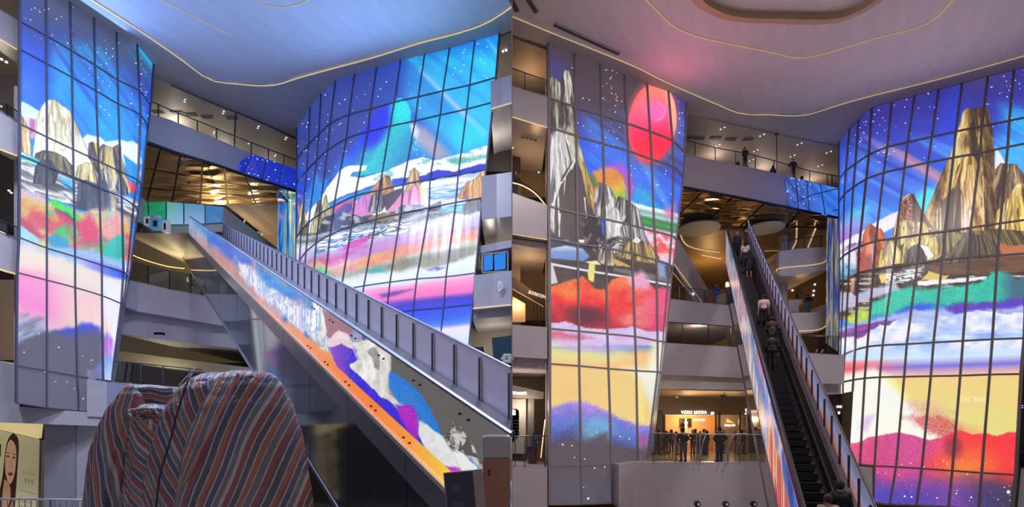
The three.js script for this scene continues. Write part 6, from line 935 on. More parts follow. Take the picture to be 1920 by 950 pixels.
// --- right hall: seen from below along its run
const RE = new Ramp(V(2.95, EYE - 10.58, 0), .327, 1, .649);
{
  const R = RE, g = thing('escalator', 'long dark escalator climbing through the right hall between the two LED towers', 'escalator'), zu = (z) => z * R.l, u0 = zu(11.8), u1 = zu(37.6);
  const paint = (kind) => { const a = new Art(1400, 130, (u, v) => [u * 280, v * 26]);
    if (kind === 'side') { a.all((x, y) => { const n = fbm(x * .14, y * .05, 4), m = fbm(x * .02 + 3, y * .05, 3), lo = ramp([[.25, 40, 60, 150], [.4, 90, 130, 200], [.5, 216, 220, 230], [.58, 226, 110, 90], [.7, 190, 40, 60]], n * .6 + m * .4), hi = ramp([[.25, 70, 90, 120], [.45, 130, 160, 180], [.55, 190, 190, 206], [.65, 190, 120, 140], [.8, 110, 140, 200]], n * .7 + m * .3); return mix3(lo, hi, sstep(60, 150, x)); }); a.streaks([[0, 12], [70, 6], [70, 26], [0, 26]], [[200, 50, 50], [236, 140, 100], [180, 50, 80], [240, 190, 150]], { fx: .3, fy: .03, soft: 3 }); a.spray([[60, 2], [110, 4], [100, 20], [70, 16]], [60, 110, 200], { soft: 5, rough: 4 }); a.streaks([[80, 14], [140, 12], [140, 26], [80, 26]], [[206, 170, 110], [120, 130, 190], [226, 206, 190]], { fx: .2, fy: .03, soft: 4 }); }
    else a.all((x, y) => { const n = fbm(x * .08, y * .06, 4), q = y + 6 * (fbm(x * .05, 3, 3) - .5), c = ramp([[0, 120, 114, 130], [8, 130, 134, 176], [13, 140, 156, 200], [18, 176, 130, 150], [26, 170, 116, 96]], q + (n - .5) * 16); return mix3(c, [150, 138, 176], sstep(60, 180, x) * .8); });  // outer glass: tower reflections painted in as pastel colour that glows
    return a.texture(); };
  const side = new THREE.MeshPhysicalMaterial({ color: lin(.06, .06, .065), roughness: .4, emissive: 0xffffff, emissiveMap: paint('side'), emissiveIntensity: .8 }), guardReflection = new THREE.MeshPhysicalMaterial({ color: lin(.12, .12, .13), roughness: .25, emissive: 0xffffff, emissiveMap: paint('guardReflection'), emissiveIntensity: .7 });
  const skirtGlass = new THREE.MeshPhysicalMaterial({ color: lin(.55, .55, .58), roughness: .05, transmission: .88, thickness: 0 });
  const f = (u) => (u - u0) / (u1 - u0);
  for (let a = u0; a < u1 - .1; a += 1.3) { const b = Math.min(u1, a + 1.3), uv = [[f(a), 0], [f(b), 0], [f(b), 1], [f(a), 1]]; R.sheet('side_panel', a + .008, b - .008, -.16, -2.3, -.05, side, g, { t: .02, uv }); R.sheet('lower_glass', a + .012, b - .012, -.15, -4, -2.34, skirtGlass, g, { t: .015 }); }
  R.line('lower_edge', u0, u1, -.15, -2.32, .035, M.darksteel, g); R.line('lower_edge', u0, u1, -.15, -4, .04, M.darksteel, g);
  R.line('handrail', u0, u1, -.02, 0, .055, M.rubber, g); R.line('handrail', u0, u1, .96, 0, .06, M.rubber, g);
  const skirt = std(lin(.2, .19, .2), .18, .9), deckM = std(lin(.12, .11, .12), .35, .6);
  R.sheet('inner_side', u0, u1, .02, -.95, -.06, M.black, g, { t: .03 }); R.sheet('inner_side', u0, u1, .88, -.95, -.5, skirt, g, { t: .03 }); R.sheet('inner_side', u0, u1, .92, -.46, -.06, deckM, g, { t: .03 }); R.line('inner_bead', u0, u1, .89, -.48, .025, M.black, g);
  R.deck('outer_deck', u0, u1, .98, 1.3, -.25, .3, deckM, g); R.deck('truss', u0, u1, -.1, 1.25, -1.2, .8, M.black, g);
  const st = std(lin(.008, .008, .009), .6), tread = box(.66, .19, .4), nose = box(.64, .012, .03); let n = 0;
  const ry = Math.atan2(-R.d.x, -R.d.z);
  const tg = tread.clone().rotateY(ry), ng = nose.clone().translate(0, .1, .19).rotateY(ry), noseM = std(lin(.016, .016, .018), .5);
  for (let a = u0 + .3; a < u1; a += .38) { const m = obj('step', tg, st, g); m.position.copy(R.E(a, .46, -1.05)); const q = obj('nosing', ng, noseM, m); n++; }
  for (let a = u0, k = 0; a < u1 - .1; a += .86, k++) { const b = Math.min(u1, a + .86); R.sheet('barrier_panel', a + .01, b - .01, 1.26, -.3, .7, guardReflection, g, { t: .02, uv: [[f(a), 0], [f(b), 0], [f(b), 1], [f(a), 1]] }); obj('barrier_post', stick(R.E(a + .03, 1.22, -.28), R.E(a + .03, 1.22, .58), .05, .04), M.darksteel, g); }
  R.line('barrier_rail', u0, u1, 1.26, .72, .025, M.darksteel, g);
}

// ---------------------------------------------------------------- people
function surfaceNet(field, lo, hi, cell) {                            // a smooth closed surface where the field is zero (negative inside)
  const n = [0, 1, 2].map((k) => Math.ceil((hi[k] - lo[k]) / cell) + 1), [nx, ny, nz] = n, F = new Float32Array(nx * ny * nz), id = new Int32Array(nx * ny * nz).fill(-1), p = [], ix = [];
  const at = (i, j, k) => (k * ny + j) * nx + i;
  for (let k = 0; k < nz; k++) for (let j = 0; j < ny; j++) for (let i = 0; i < nx; i++) F[at(i, j, k)] = field(lo[0] + i * cell, lo[1] + j * cell, lo[2] + k * cell);
  for (let k = 0; k < nz - 1; k++) for (let j = 0; j < ny - 1; j++) for (let i = 0; i < nx - 1; i++) {
    let c = 0, x = 0, y = 0, z = 0;
    for (let a = 0; a < 8; a++) for (const d of [1, 2, 4]) { if (a & d) continue; const b = a | d, A = F[at(i + (a & 1), j + ((a >> 1) & 1), k + (a >> 2))], B = F[at(i + (b & 1), j + ((b >> 1) & 1), k + (b >> 2))]; if ((A < 0) === (B < 0)) continue; const t = A / (A - B); x += (a & 1) + (d === 1 ? t : 0); y += ((a >> 1) & 1) + (d === 2 ? t : 0); z += (a >> 2) + (d === 4 ? t : 0); c++; }
    if (c) { id[at(i, j, k)] = p.length / 3; p.push(lo[0] + (i + x / c) * cell, lo[1] + (j + y / c) * cell, lo[2] + (k + z / c) * cell); }
  }
  const q = (a, b, c, d, f) => { if (a < 0 || b < 0 || c < 0 || d < 0) return; f ? ix.push(a, b, c, a, c, d) : ix.push(a, c, b, a, d, c); };
  for (let k = 1; k < nz - 1; k++) for (let j = 1; j < ny - 1; j++) for (let i = 1; i < nx - 1; i++) {
    const s = F[at(i, j, k)] < 0;
    if (s !== F[at(i + 1, j, k)] < 0) q(id[at(i, j - 1, k - 1)], id[at(i, j, k - 1)], id[at(i, j, k)], id[at(i, j - 1, k)], s);
    if (s !== F[at(i, j + 1, k)] < 0) q(id[at(i - 1, j, k - 1)], id[at(i - 1, j, k)], id[at(i, j, k)], id[at(i, j, k - 1)], s);
    if (s !== F[at(i, j, k + 1)] < 0) q(id[at(i - 1, j - 1, k)], id[at(i, j - 1, k)], id[at(i, j, k)], id[at(i - 1, j, k)], s);
  }
  const g = new THREE.BufferGeometry(); g.setAttribute('position', new THREE.Float32BufferAttribute(p, 3)); g.setIndex(ix); g.computeVertexNormals(); const uv = new Float32Array(p.length / 3 * 2); g.setAttribute('uv', new THREE.BufferAttribute(uv, 2)); return g;
}
const bone = (a, b, r0, r1) => ({ a, b, r0, r1 });
function limbs(list, k = .03) {
  return (x, y, z) => { let d = 1e9; for (const { a, b, r0, r1 } of list) { const ex = b[0] - a[0], ey = b[1] - a[1], ez = b[2] - a[2], t = clamp(((x - a[0]) * ex + (y - a[1]) * ey + (z - a[2]) * ez) / (ex * ex + ey * ey + ez * ez + 1e-9)), q = Math.hypot(x - a[0] - ex * t, y - a[1] - ey * t, z - a[2] - ez * t) - r0 - (r1 - r0) * t; const h = clamp(.5 + .5 * (q - d) / k); d = q + (d - q) * h - k * h * (1 - h); } return d; };
}
const grow = (list, e) => list.map((b) => bone(b.a, b.b, b.r0 + e, b.r1 + e));
// figure 1.7 m tall facing +z, feet at y = 0
function figure(pose) {
  const arms = { down: [[[.19, 1.38, 0], [.235, 1.1, -.02], [.245, .86, .05]], [[-.19, 1.38, 0], [-.235, 1.1, -.02], [-.245, .86, .05]]], rail: [[[.19, 1.38, 0], [.25, 1.12, .1], [.16, 1.02, .34]], [[-.19, 1.38, 0], [-.25, 1.12, .1], [-.16, 1.02, .34]]], phone: [[[.19, 1.38, 0], [.24, 1.12, .04], [.1, 1.22, .27]], [[-.19, 1.38, 0], [-.235, 1.1, -.02], [-.24, .86, .06]]], hips: [[[.19, 1.38, 0], [.36, 1.16, -.06], [.18, 1.0, .06]], [[-.19, 1.38, 0], [-.36, 1.16, -.06], [-.18, 1.0, .06]]] }[pose];
  const lean = pose === 'rail' ? .1 : 0, H = [0, 1.57, lean + .02], N = [0, 1.43, lean * .7];
  const torso = [bone([-.07, 1.3, lean * .4], [.07, 1.3, lean * .4], .12, .12), bone([0, 1.3, lean * .4], [0, 1.08, 0], .125, .115), bone([-.04, 1.06, 0], [.04, 1.06, 0], .115, .115), bone([-.16, 1.385, lean * .5], [.16, 1.385, lean * .5], .062, .062)];
  const hips = [bone([-.07, .95, -.01], [.07, .95, -.01], .12, .12), bone([.0, 1.08, 0], [0, .95, 0], .115, .115)];
  const legs = [], feet = []; for (const s of [-1, 1]) { legs.push(bone([s * .09, .9, 0], [s * .1, .5, .02], .088, .062), bone([s * .1, .5, .02], [s * .11, .1, -.02], .06, .042)); feet.push(bone([s * .11, .06, -.04], [s * .125, .045, .15], .045, .038)); }
  const armB = [], hand = []; arms.forEach(([sh, el, wr]) => { const S = [sh[0], sh[1], lean * .5]; armB.push(bone(S, el, .052, .04), bone(el, wr, .04, .028)); const d = [0, 1, 2].map((k) => wr[k] - el[k]), l = Math.hypot(...d), u = d.map((v) => v / l), pl = [0, 1, 2].map((k) => wr[k] + u[k] * .07); hand.push(bone(wr, pl, .028, .034)); });
  const head = [bone([0, 1.62, lean + .01], [0, 1.585, lean + .03], .092, .085), bone([0, 1.5, lean + .05], [0, 1.53, lean + .06], .05, .06), bone(N, [0, 1.5, lean + .01], .052, .05), bone([0, 1.585, lean + .108], [0, 1.56, lean + .122], .011, .016), bone([-.09, 1.59, lean], [-.095, 1.56, lean], .02, .015), bone([.09, 1.59, lean], [.095, 1.56, lean], .02, .015)];
  const all = [...torso, ...hips, ...legs, ...armB, ...hand, ...head, ...feet], lo = [-.46, -.03, -.25], hi = [.46, 1.8, .46];
  const bodyG = surfaceNet(limbs(all, .035), lo, hi, .026);
  const fingers = []; arms.forEach(([, el, wr], a) => { const d = V(wr[0] - el[0], wr[1] - el[1], wr[2] - el[2]).normalize(), side = V(0, 0, 1).cross(d).normalize(), down = d.clone().cross(side), base = V(...wr).addScaledVector(d, .085); for (let i = 0; i < 4; i++) { const o = base.clone().addScaledVector(side, (i - 1.5) * .019), L = [.062, .074, .07, .054][i]; fingers.push(tube([o.clone().addScaledVector(d, -.02), o.clone().addScaledVector(d, L * .5), o.clone().addScaledVector(d, L * .85).addScaledVector(down, -.022)], .0085, 5, 4)); } const s = a ? -1 : 1; fingers.push(tube([V(...wr).addScaledVector(d, .03).addScaledVector(side, s * .025), V(...wr).addScaledVector(d, .06).addScaledVector(side, s * .055), V(...wr).addScaledVector(d, .09).addScaledVector(side, s * .06)], .0095, 5, 4)); });
  const topL = grow([...torso, bone([0, 1.1, 0], [0, .97, 0], .118, .125)], .016), sleeves = [...grow(armB, .014)];
  return { body: mergeGeometries([bodyG, ...fingers].map(clean)), top: surfaceNet(limbs([...topL, ...sleeves], .035), lo, hi, .026), tee: surfaceNet(limbs([...topL, ...grow(armB.filter((_, i) => i % 2 === 0), .016).map((b) => bone(b.a, b.a.map((v, k) => lerp(v, b.b[k], .6)), b.r0, b.r1 + .008))], .035), lo, hi, .026), trousers: surfaceNet(limbs([...grow(hips, .014), ...grow(legs, .016)], .03), lo, [.46, 1.1, .46], .026), skirt: surfaceNet(limbs([...grow(hips, .016), bone([-.06, .9, 0], [-.08, .62, 0], .12, .13), bone([.06, .9, 0], [.08, .62, 0], .12, .13)], .05), lo, [.46, 1.15, .46], .03), shoes: surfaceNet(limbs(grow(feet, .012), .02), [-.3, -.03, -.2], [.3, .2, .3], .02),
    hair: surfaceNet((x, y, z) => Math.max(limbs([bone([0, 1.635, lean], [0, 1.6, lean - .012], .105, .1)], .02)(x, y, z), -limbs([bone([0, 1.53, lean + .12], [0, 1.6, lean + .12], .085, .07)], .02)(x, y, z)), [-.2, 1.42, -.2 + lean], [.2, 1.8, .24 + lean], .018), longHair: surfaceNet((x, y, z) => Math.max(limbs([bone([0, 1.635, lean], [0, 1.6, lean - .012], .106, .102), bone([0, 1.6, lean - .04], [0, 1.36, lean - .09], .09, .07)], .04)(x, y, z), -limbs([bone([0, 1.5, lean + .13], [0, 1.6, lean + .12], .09, .07)], .02)(x, y, z)), [-.2, 1.24, -.24 + lean], [.2, 1.8, .24 + lean], .02) };
}
const FIG = {}; for (const p of ['down', 'rail', 'phone', 'hips']) FIG[p] = figure(p);
const skin = std(lin(.42, .25, .17), .55), eyeM = std(lin(.02, .015, .012), .3), eyeG = mergeGeometries([-1, 1].map((s) => new THREE.SphereGeometry(.011, 8, 6).translate(s * .032, 1.595, .098)));
const cloth = (r, g, b) => std(lin(r, g, b), .85);
const hairM = { black: cloth(.012, .01, .009), brown: cloth(.04, .022, .014), grey: cloth(.3, .3, .3) };
function person(label, pos, turn, h, { pose = 'down', top = [.03, .03, .035], low = [.03, .03, .04], shirt = 'top', legs = 'trousers', hair = 'hair', hairC = 'black', shoe = [.02, .02, .02], group } = {}) {
  const g = thing('person', label, 'person', pos, group), F = FIG[pose]; g.rotation.y = turn; g.scale.setScalar(h / 1.72);
  obj('body', F.body, skin, g); obj('shirt', F[shirt], cloth(...top), g); obj(legs, F[legs], cloth(...low), g); obj('shoes', F.shoes, cloth(...shoe), g); obj('hair', F[hair], hairM[hairC], g);
  if (pose !== 'rail') obj('eyes', eyeG, eyeM, g); else obj('eyes', eyeG.clone().translate(0, 0, .1), eyeM, g);
  return g;
}
const foot = (x, y, z) => P(x, y, z);
person('person in a dark grey long-sleeved top standing at the top gallery railing', foot(1397, 313.5, 38.3), .2, 1.45, { pose: 'phone', top: [.05, .05, .055], low: [.02, .022, .028] });
person('person with hands on hips at the top gallery railing above the starry LED band', foot(1487, 334, 40.3), -.1, 1.45, { pose: 'hips', top: [.03, .03, .04], low: [.025, .025, .035] });
person('person in bright blue behind the third gallery railing left of the escalator', foot(1343, 570, 39.4), .1, 1.5, { pose: 'phone', top: [.02, .09, .42], low: [.02, .07, .36] });
person('person in a black jacket and blue jeans leaning on the railing before the fashion shop', foot(1281, 866, 29.55), Math.PI, 1.9, { pose: 'rail', top: [.012, .012, .014], low: [.06, .07, .1] });
person('person all in black standing with back to the railing near the bent grab rail', foot(1349, 866, 29.6), Math.PI + .3, 1.95, { pose: 'hips', top: [.012, .012, .016], low: [.014, .016, .03] });
person('person in a dark top with one hand up beside the small lit escalator', foot(966, 371, 29.2), .9, 1.5, { pose: 'phone', top: [.06, .04, .06], low: [.06, .08, .14] });
const onStep = (z, s, label, o) => { const n = Math.round((z * RE.l - 11.8 * RE.l - .3) / .38), u = 11.8 * RE.l + .3 + n * .38; return person(label, RE.E(u, s, -.955), Math.PI + Math.atan2(-RE.d.x, -RE.d.z) + (o.turn ?? 0), o.h ?? 1.62, o); };
onStep(34.8, .34, 'grey-haired person in a dark blue jacket near the top of the right escalator', { top: [.02, .03, .07], low: [.02, .025, .05], hairC: 'grey' });
onStep(32.8, .6, 'person with dark hair and a white top near the top of the right escalator', { top: [.55, .56, .56], low: [.03, .03, .04], hair: 'longHair', shirt: 'tee' });
onStep(31.0, .62, 'person in a black skirt with bare legs high on the right escalator', { top: [.015, .015, .02], low: [.014, .014, .018], legs: 'skirt', hair: 'longHair', pose: 'hips' });
onStep(24.7, .58, 'person in a pale pink top and black trousers halfway up the right escalator', { top: [.55, .38, .36], low: [.01, .01, .012], shirt: 'tee', h: 1.58 });
onStep(22.4, .62, 'person in a dark maroon top below the one in pale pink', { top: [.05, .02, .02], low: [.01, .01, .012], h: 1.55, pose: 'rail' });
onStep(21.0, .4, 'person in black with a low dark bag below the one in maroon', { top: [.012, .012, .014], low: [.01, .01, .012], h: 1.55 });
onStep(13.25, .74, 'black-haired person in black at the foot of the right escalator', { top: [.01, .01, .012], low: [.01, .01, .012], h: 1.68 });
onStep(12.75, .4, 'person in a beige top at the very foot of the right escalator', { top: [.32, .24, .2], low: [.03, .03, .03], shirt: 'tee', hairC: 'brown', h: 1.62 });
{ const pal = [[.02, .02, .022], [.05, .04, .035], [.02, .03, .03], [.1, .02, .02], [.03, .03, .05]]; [1226, 1236, 1249, 1259, 1268, 1299, 1304, 1313, 1320, 1325, 1356, 1378, 1388, 1394].forEach((x, i) => person('shopper in dark clothes before the lit shops, ' + ORD[i] + ' from the left', P(x, 800, 36 + (i % 4) * .9).setY(.035), rr(0, 6.28), rr(1.55, 1.75), { pose: ['down', 'phone', 'hips'][i % 3], top: pal[i % 5], low: pal[(i + 2) % 5], hair: i % 3 ? 'hair' : 'longHair', group: 'shoppers before the lit shops' })); }

// ---------------------------------------------------------------- the striped cover in the foreground
const stripeTex = (() => {
  const W = 512, H = 64, d = new Uint8Array(W * H * 4), col = { r: [158, 78, 76], w: [186, 172, 164], s: [86, 90, 100], o: [176, 104, 72], b: [82, 82, 120], g: [112, 116, 118] };
  const seq = [['r', 42], ['w', 10], ['s', 40], ['w', 12], ['o', 38], ['w', 8], ['g', 44], ['w', 12], ['r', 44], ['b', 14], ['w', 12], ['s', 48], ['w', 10], ['o', 30], ['r', 20], ['w', 12], ['b', 40], ['w', 12], ['g', 36], ['w', 28]];
  const row = []; for (const [k, n] of seq) for (let i = 0; i < n; i++) row.push(col[k]); while (row.length < W) row.push(col.w);
  for (let j = 0; j < H; j++) for (let i = 0; i < W; i++) { const wv = .86 + .16 * vnoise(i * .5, j * .9) + ((i + j) % 2 ? .03 : -.03) + .08 * (fbm(i * .05, j * .1, 3) - .5), c = row[Math.min(W - 1, Math.max(0, Math.round(i + 2 * (vnoise(i * .1, j * .3) - .5))))]; const q = (j * W + i) * 4; for (let k = 0; k < 3; k++) d[q + k] = clamp((c[k] * .78 + (c[0] + c[1] + c[2]) / 3 * .22) * wv, 0, 255); d[q + 3] = 255; }
  const t = new THREE.DataTexture(d, W, H); t.magFilter = THREE.LinearFilter; t.minFilter = THREE.LinearFilter; t.wrapS = t.wrapT = THREE.RepeatWrapping; t.colorSpace = THREE.SRGBColorSpace; t.needsUpdate = true; return t;
})();
{
  const g = thing('striped_cover', 'large machine draped in a red, grey and blue striped woven plastic sheet', 'cover', V(0, 0, 0));
  const crinkle = noiseTexture(256, (u, v) => { const a = Math.abs(fbm(u * 8, v * 8, 4) - .5) * 2.4; return [a, a, a]; }, 1, false), woven = std(lin(1, 1, 1), .42, 0, { map: stripeTex, bumpMap: crinkle, bumpScale: .012, side: THREE.DoubleSide });
  // a hanging cloth: outline levels [py, left, right] at distance zc; folds run down it; stripes lie at the angle phi
  function drape(name, levels, zc, deep, phi, { folds = 7, amp = .05, seed = 1, fan = 0, period = .62, off = 0, dk = -.12 } = {}) {
    const nt = 96, nl = 60, pos = [], uv = [], idx = [], y0 = levels[0][0], y1 = levels[levels.length - 1][0];
    const lev = (y) => { let i = 0; while (i < levels.length - 2 && levels[i + 1][0] < y) i++; const a = levels[i], b = levels[i + 1], t = clamp((y - a[0]) / (b[0] - a[0])), s = t * t * (3 - 2 * t) * .5 + t * .5; return [lerp(a[1], b[1], s), lerp(a[2], b[2], s)]; };
    for (let j = 0; j <= nl; j++) { const f = j / nl, y = lerp(y0, y1, f * f * .45 + f * .55), [l, r] = lev(y), hw = (r - l) / 2 * zc / FOCAL, xc = ((l + r) / 2 - HX) * zc / FOCAL, Y = EYE + (HY - y) * zc / FOCAL;
      for (let i = 0; i <= nt; i++) { const th = i / nt * 2 * Math.PI, grow = clamp(f * 1.8), rip = amp * grow * (Math.sin(th * folds + seed + f * 3) + .6 * Math.sin(th * folds * 2.3 + seed * 2 - f * 5)) + .05 * grow * (fbm(th * 3 + seed * 9, f * 5, 3) - .5), cr = .05 * (Math.abs(fbm(th * 6 + seed, f * 14 + th * 5, 3) - .5) - .1);
        const k = 1 + rip + cr, X = xc + hw * Math.cos(th) * (1 + (Math.abs(Math.cos(th)) > .8 ? 0 : rip)), D = zc - Math.min(hw, .55) * deep * Math.sin(th) * k;
        pos.push(X, Y + .03 * Math.sin(th * 5 + seed) * grow * (1 - f), -D); const ang = phi + fan * (X - xc); uv.push((X * Math.cos(ang) + Y * Math.sin(ang) + (D - zc) * dk * Math.cos(ang) + off + .008 * Math.sin(Y * 6 + X * 4)) / period, (-X * Math.sin(ang) + Y * Math.cos(ang)) * 1.2); } }
    for (let j = 0; j < nl; j++) for (let i = 0; i < nt; i++) { const a = j * (nt + 1) + i; idx.push(a, a + 1, a + nt + 2, a, a + nt + 2, a + nt + 1); }
    const ctr = pos.length / 3; let cx = 0, cy = 0, cz = 0; for (let i = 0; i <= nt; i++) { cx += pos[i * 3]; cy += pos[i * 3 + 1]; cz += pos[i * 3 + 2]; } pos.push(cx / (nt + 1), cy / (nt + 1) + .01, cz / (nt + 1)); uv.push(uv[0], uv[1]); for (let i = 0; i < nt; i++) idx.push(ctr, i + 1, i);
    const q = new THREE.BufferGeometry(); q.setAttribute('position', new THREE.Float32BufferAttribute(pos, 3)); q.setAttribute('uv', new THREE.Float32BufferAttribute(uv, 2)); q.setIndex(idx); q.computeVertexNormals(); return obj(name, q, woven, g);
  }
  drape('cloth_sheet', [[696, 436, 494], [700, 424, 508], [710, 414, 520], [730, 403, 532], [770, 384, 548], [820, 366, 562], [870, 352, 571], [950, 338, 583], [1110, 322, 604]], 5.5, .95, -.36, { folds: 5, amp: .03, seed: 2, fan: -.08, dk: .3 });
  drape('cloth_sheet', [[699, 392, 440], [704, 378, 470], [714, 360, 490], [735, 340, 500], [775, 317, 500], [830, 300, 500], [900, 284, 500], [1110, 262, 500]], 5.78, .9, .5, { folds: 6, amp: .04, seed: 5, off: .2 });
  drape('cloth_sheet', [[758, 268, 310], [766, 258, 330], [790, 250, 350], [850, 244, 360], [950, 238, 370], [1110, 226, 380]], 5.72, .8, .75, { folds: 6, amp: .06, seed: 8, period: .52 });
  drape('cloth_sheet', [[718, 241, 246], [726, 234, 252], [742, 222, 264], [770, 203, 272], [800, 190, 266], [850, 174, 258], [900, 168, 252], [950, 164, 248], [1110, 152, 244]], 5.8, .9, .12, { folds: 5, amp: .05, seed: 11, off: .33, period: .52 });
  drape('cloth_sheet', [[722, 250, 300], [728, 240, 322], [760, 240, 330], [820, 240, 330]], 6.15, .5, 1.45, { folds: 2, amp: .01, seed: 14, off: .1, period: .5 });
  const kn = []; for (let i = 0; i < 5; i++) { const t = new THREE.TorusGeometry(.05 + .01 * i, .02, 8, 24); t.scale(1.5, .6, .8); t.rotateZ(rr(-.5, .5)); t.rotateX(rr(-.6, .6)); const p = P(268 + rr(-8, 10), 772 + rr(-6, 8), 5.25); t.translate(p.x, p.y, p.z); const uv = t.attributes.uv; for (let k = 0; k < uv.count; k++) uv.setXY(k, uv.getX(k) * 1.5, uv.getY(k) * .3); kn.push(t); }
  obj('knot', kn, woven, g);
  obj('tie_cord', tube([P(366, 692, 5.3), P(352, 716, 5.12), P(332, 775, 5.05), P(318, 830, 5.02), P(300, 890, 5.02), P(292, 960, 5)], .009, 6, 40), M.black, g);
  for (const [a, b] of [[[352, 706], [369, 689]], [[336, 722], [366, 695]]]) obj('loose_strip', tube([P(a[0], a[1], 5.28), P((a[0] + b[0]) / 2, (a[1] + b[1]) / 2 - 3, 5.24), P(b[0], b[1], 5.26)], .007, 5, 8), std(lin(.5, .46, .4), .7), g);
  obj('hem', tube([P(446, 700, 5.06), P(425, 745, 4.98), P(398, 800, 4.95), P(372, 850, 4.96), P(352, 892, 5.0), P(346, 905, 5.02)], .014, 6, 40), std(lin(.42, .2, .14), .6), g);
  obj('label_tag', poly3([P(279, 786, 5.14), P(286, 788, 5.14), P(285, 805, 5.14), P(278, 803, 5.14)], [[3, 2, 1, 0]]), std(lin(.4, .37, .36), .7), g);
}
// --- lower left: column, poster, near railing
{ const g = thing('glass_railing', 'pale thin-barred railing at the bottom left corner in front of the poster', 'railing'); const Z = 6.9, a = P(-60, 934, Z), b = P(240, 938, Z); obj('handrail', tube([a, b], .014, 6, 8), M.steel, g); obj('lower_rail', tube([a.clone().setY(.12), b.clone().setY(.12)], .014, 6, 8), M.steel, g); for (let x = -52; x < 236; x += 11) { const p = P(x, 936, Z); obj('bar', cyl(.006, .006, p.y - .1, p.x, .1, p.z, 6), M.steel, g); } for (const x of [-55, 92, 236]) { const p = P(x, 936, Z); obj('post', box(.04, p.y, .04, p.x, p.y / 2, p.z), M.steel, g); } }
{ const v0 = P(80, 790, 26), g = struct('pillar', box(1.45, 14, 1.4, -22, EYE - 4.2, -26.6), std(lin(.4, .38, .42), .5, 0, { map: plaster })); struct('pillar', box(.72, 14, .9, -20.9, EYE - 4.2, -26.5), std(lin(.56, .54, .58), .5, 0, { map: plaster })); }
const glowWall = std(lin(.75, .62, .34), .6, 0, { emissive: lin(1, .8, .36), emissiveIntensity: .5 });  // lit yellow ceiling put in as panels that glow by themselves
{ const g = thing('light_box', 'yellow bulkhead with an added glow above the beauty poster at the lower left', 'bulkhead'); quad('panel', P(-40, 786, 26.4), P(82, 789, 26.4), P(78, 822, 26.4), P(-40, 794, 26.4), glowWall, .2, g); obj('edge', stick(P(-40, 794.5, 26.3), P(78, 823, 26.3), .07), M.darksteel, g); }
{ const cv = document.createElement('canvas'); cv.width = 512; cv.height = 768; const c = cv.getContext('2d');
  let gr = c.createLinearGradient(0, 0, 512, 0); gr.addColorStop(0, '#c9c08a'); gr.addColorStop(1, '#b5ab86'); c.fillStyle = gr; c.fillRect(0, 0, 512, 768);
  c.fillStyle = '#22282a'; c.fillRect(0, 130, 66, 100); c.fillRect(0, 360, 26, 90);
  const path = (col, pts) => { c.fillStyle = col; c.beginPath(); c.moveTo(...pts[0]); for (let i = 1; i < pts.length; i++) { const a = pts[i], b = pts[(i + 1) % pts.length]; c.quadraticCurveTo(a[0], a[1], (a[0] + b[0]) / 2, (a[1] + b[1]) / 2); } c.fill(); };
  path('#3a231b', [[200, 10], [262, 20], [276, 120], [262, 330], [250, 520], [240, 768], [30, 768], [20, 640], [60, 520], [100, 360], [116, 160], [150, 60]]);
  path('#c99b7a', [[176, 70], [236, 90], [248, 190], [240, 330], [206, 430], [160, 440], [120, 340], [118, 220], [140, 110]]); path('#b98a6a', [[116, 400], [190, 430], [196, 560], [150, 640], [90, 640], [100, 500]]);
  path('#b5654a', [[214, 560], [262, 640], [268, 768], [150, 768], [160, 660]]); path('#d8d2c0', [[20, 660], [80, 640], [90, 768], [0, 768]]);
  c.fillStyle = '#3c2620'; c.beginPath(); c.ellipse(150, 222, 16, 8, .1, 0, 7); c.ellipse(218, 218, 15, 8, 0, 0, 7); c.fill(); c.strokeStyle = '#4a3026'; c.lineWidth = 6; c.beginPath(); c.moveTo(126, 196); c.quadraticCurveTo(150, 182, 172, 196); c.moveTo(202, 192); c.quadraticCurveTo(222, 180, 240, 196); c.stroke();
  c.strokeStyle = '#a87458'; c.lineWidth = 7; c.beginPath(); c.moveTo(190, 230); c.lineTo(184, 290); c.quadraticCurveTo(182, 304, 200, 302); c.stroke(); c.fillStyle = '#8a3d36'; c.beginPath(); c.ellipse(184, 358, 28, 15, 0, 0, 7); c.fill(); c.fillStyle = '#6e2c28'; c.fillRect(158, 355, 52, 4);
  c.fillStyle = '#8b846c'; c.font = '46px sans-serif'; c.fillText('LE-HON', 318, 330); c.font = '22px sans-serif'; for (let i = 0; i < 3; i++) { c.fillRect(352 + i * 38, 366, 18, 34); } c.fillRect(300, 478, 200, 6); for (let i = 0; i < 6; i++) c.fillRect(318 + i * 22, 560, 14, 12); for (let i = 0; i < 4; i++) for (let k = 0; k < 3; k++) c.fillRect(312 + i * 34, 600 + k * 14, 22, 9);
  const t = new THREE.CanvasTexture(cv); t.colorSpace = THREE.SRGBColorSpace;
  const g = thing('beauty_poster', 'large yellowish poster with a dark-haired woman at the lower left', 'poster'); const Z = 26.8;
  quad('print', P(-6, 800, Z), P(76, 823, Z), P(72, 990, Z), P(-12, 985, Z), std(lin(1, 1, 1), .45, 0, { map: t, emissive: 0xffffff, emissiveMap: t, emissiveIntensity: .38 }), .05, g); obj('frame', [stick(P(-6, 799, Z - .04), P(77, 822, Z - .04), .06), stick(P(76.5, 823, Z - .04), P(72, 990, Z - .04), .06)], M.framePale, g);
  const q = thing('wall_panel', 'plain yellowish lit wall strip between the poster and the column', 'wall panel'); quad('panel', P(70, 822, Z + .3), P(90, 826, Z + .3), P(86, 990, Z + .3), P(66, 990, Z + .3), std(lin(.42, .36, .26), .6), .1, q); obj('edge', stick(P(71, 824, Z + .2), P(67, 990, Z + .2), .05), M.framePale, q); }
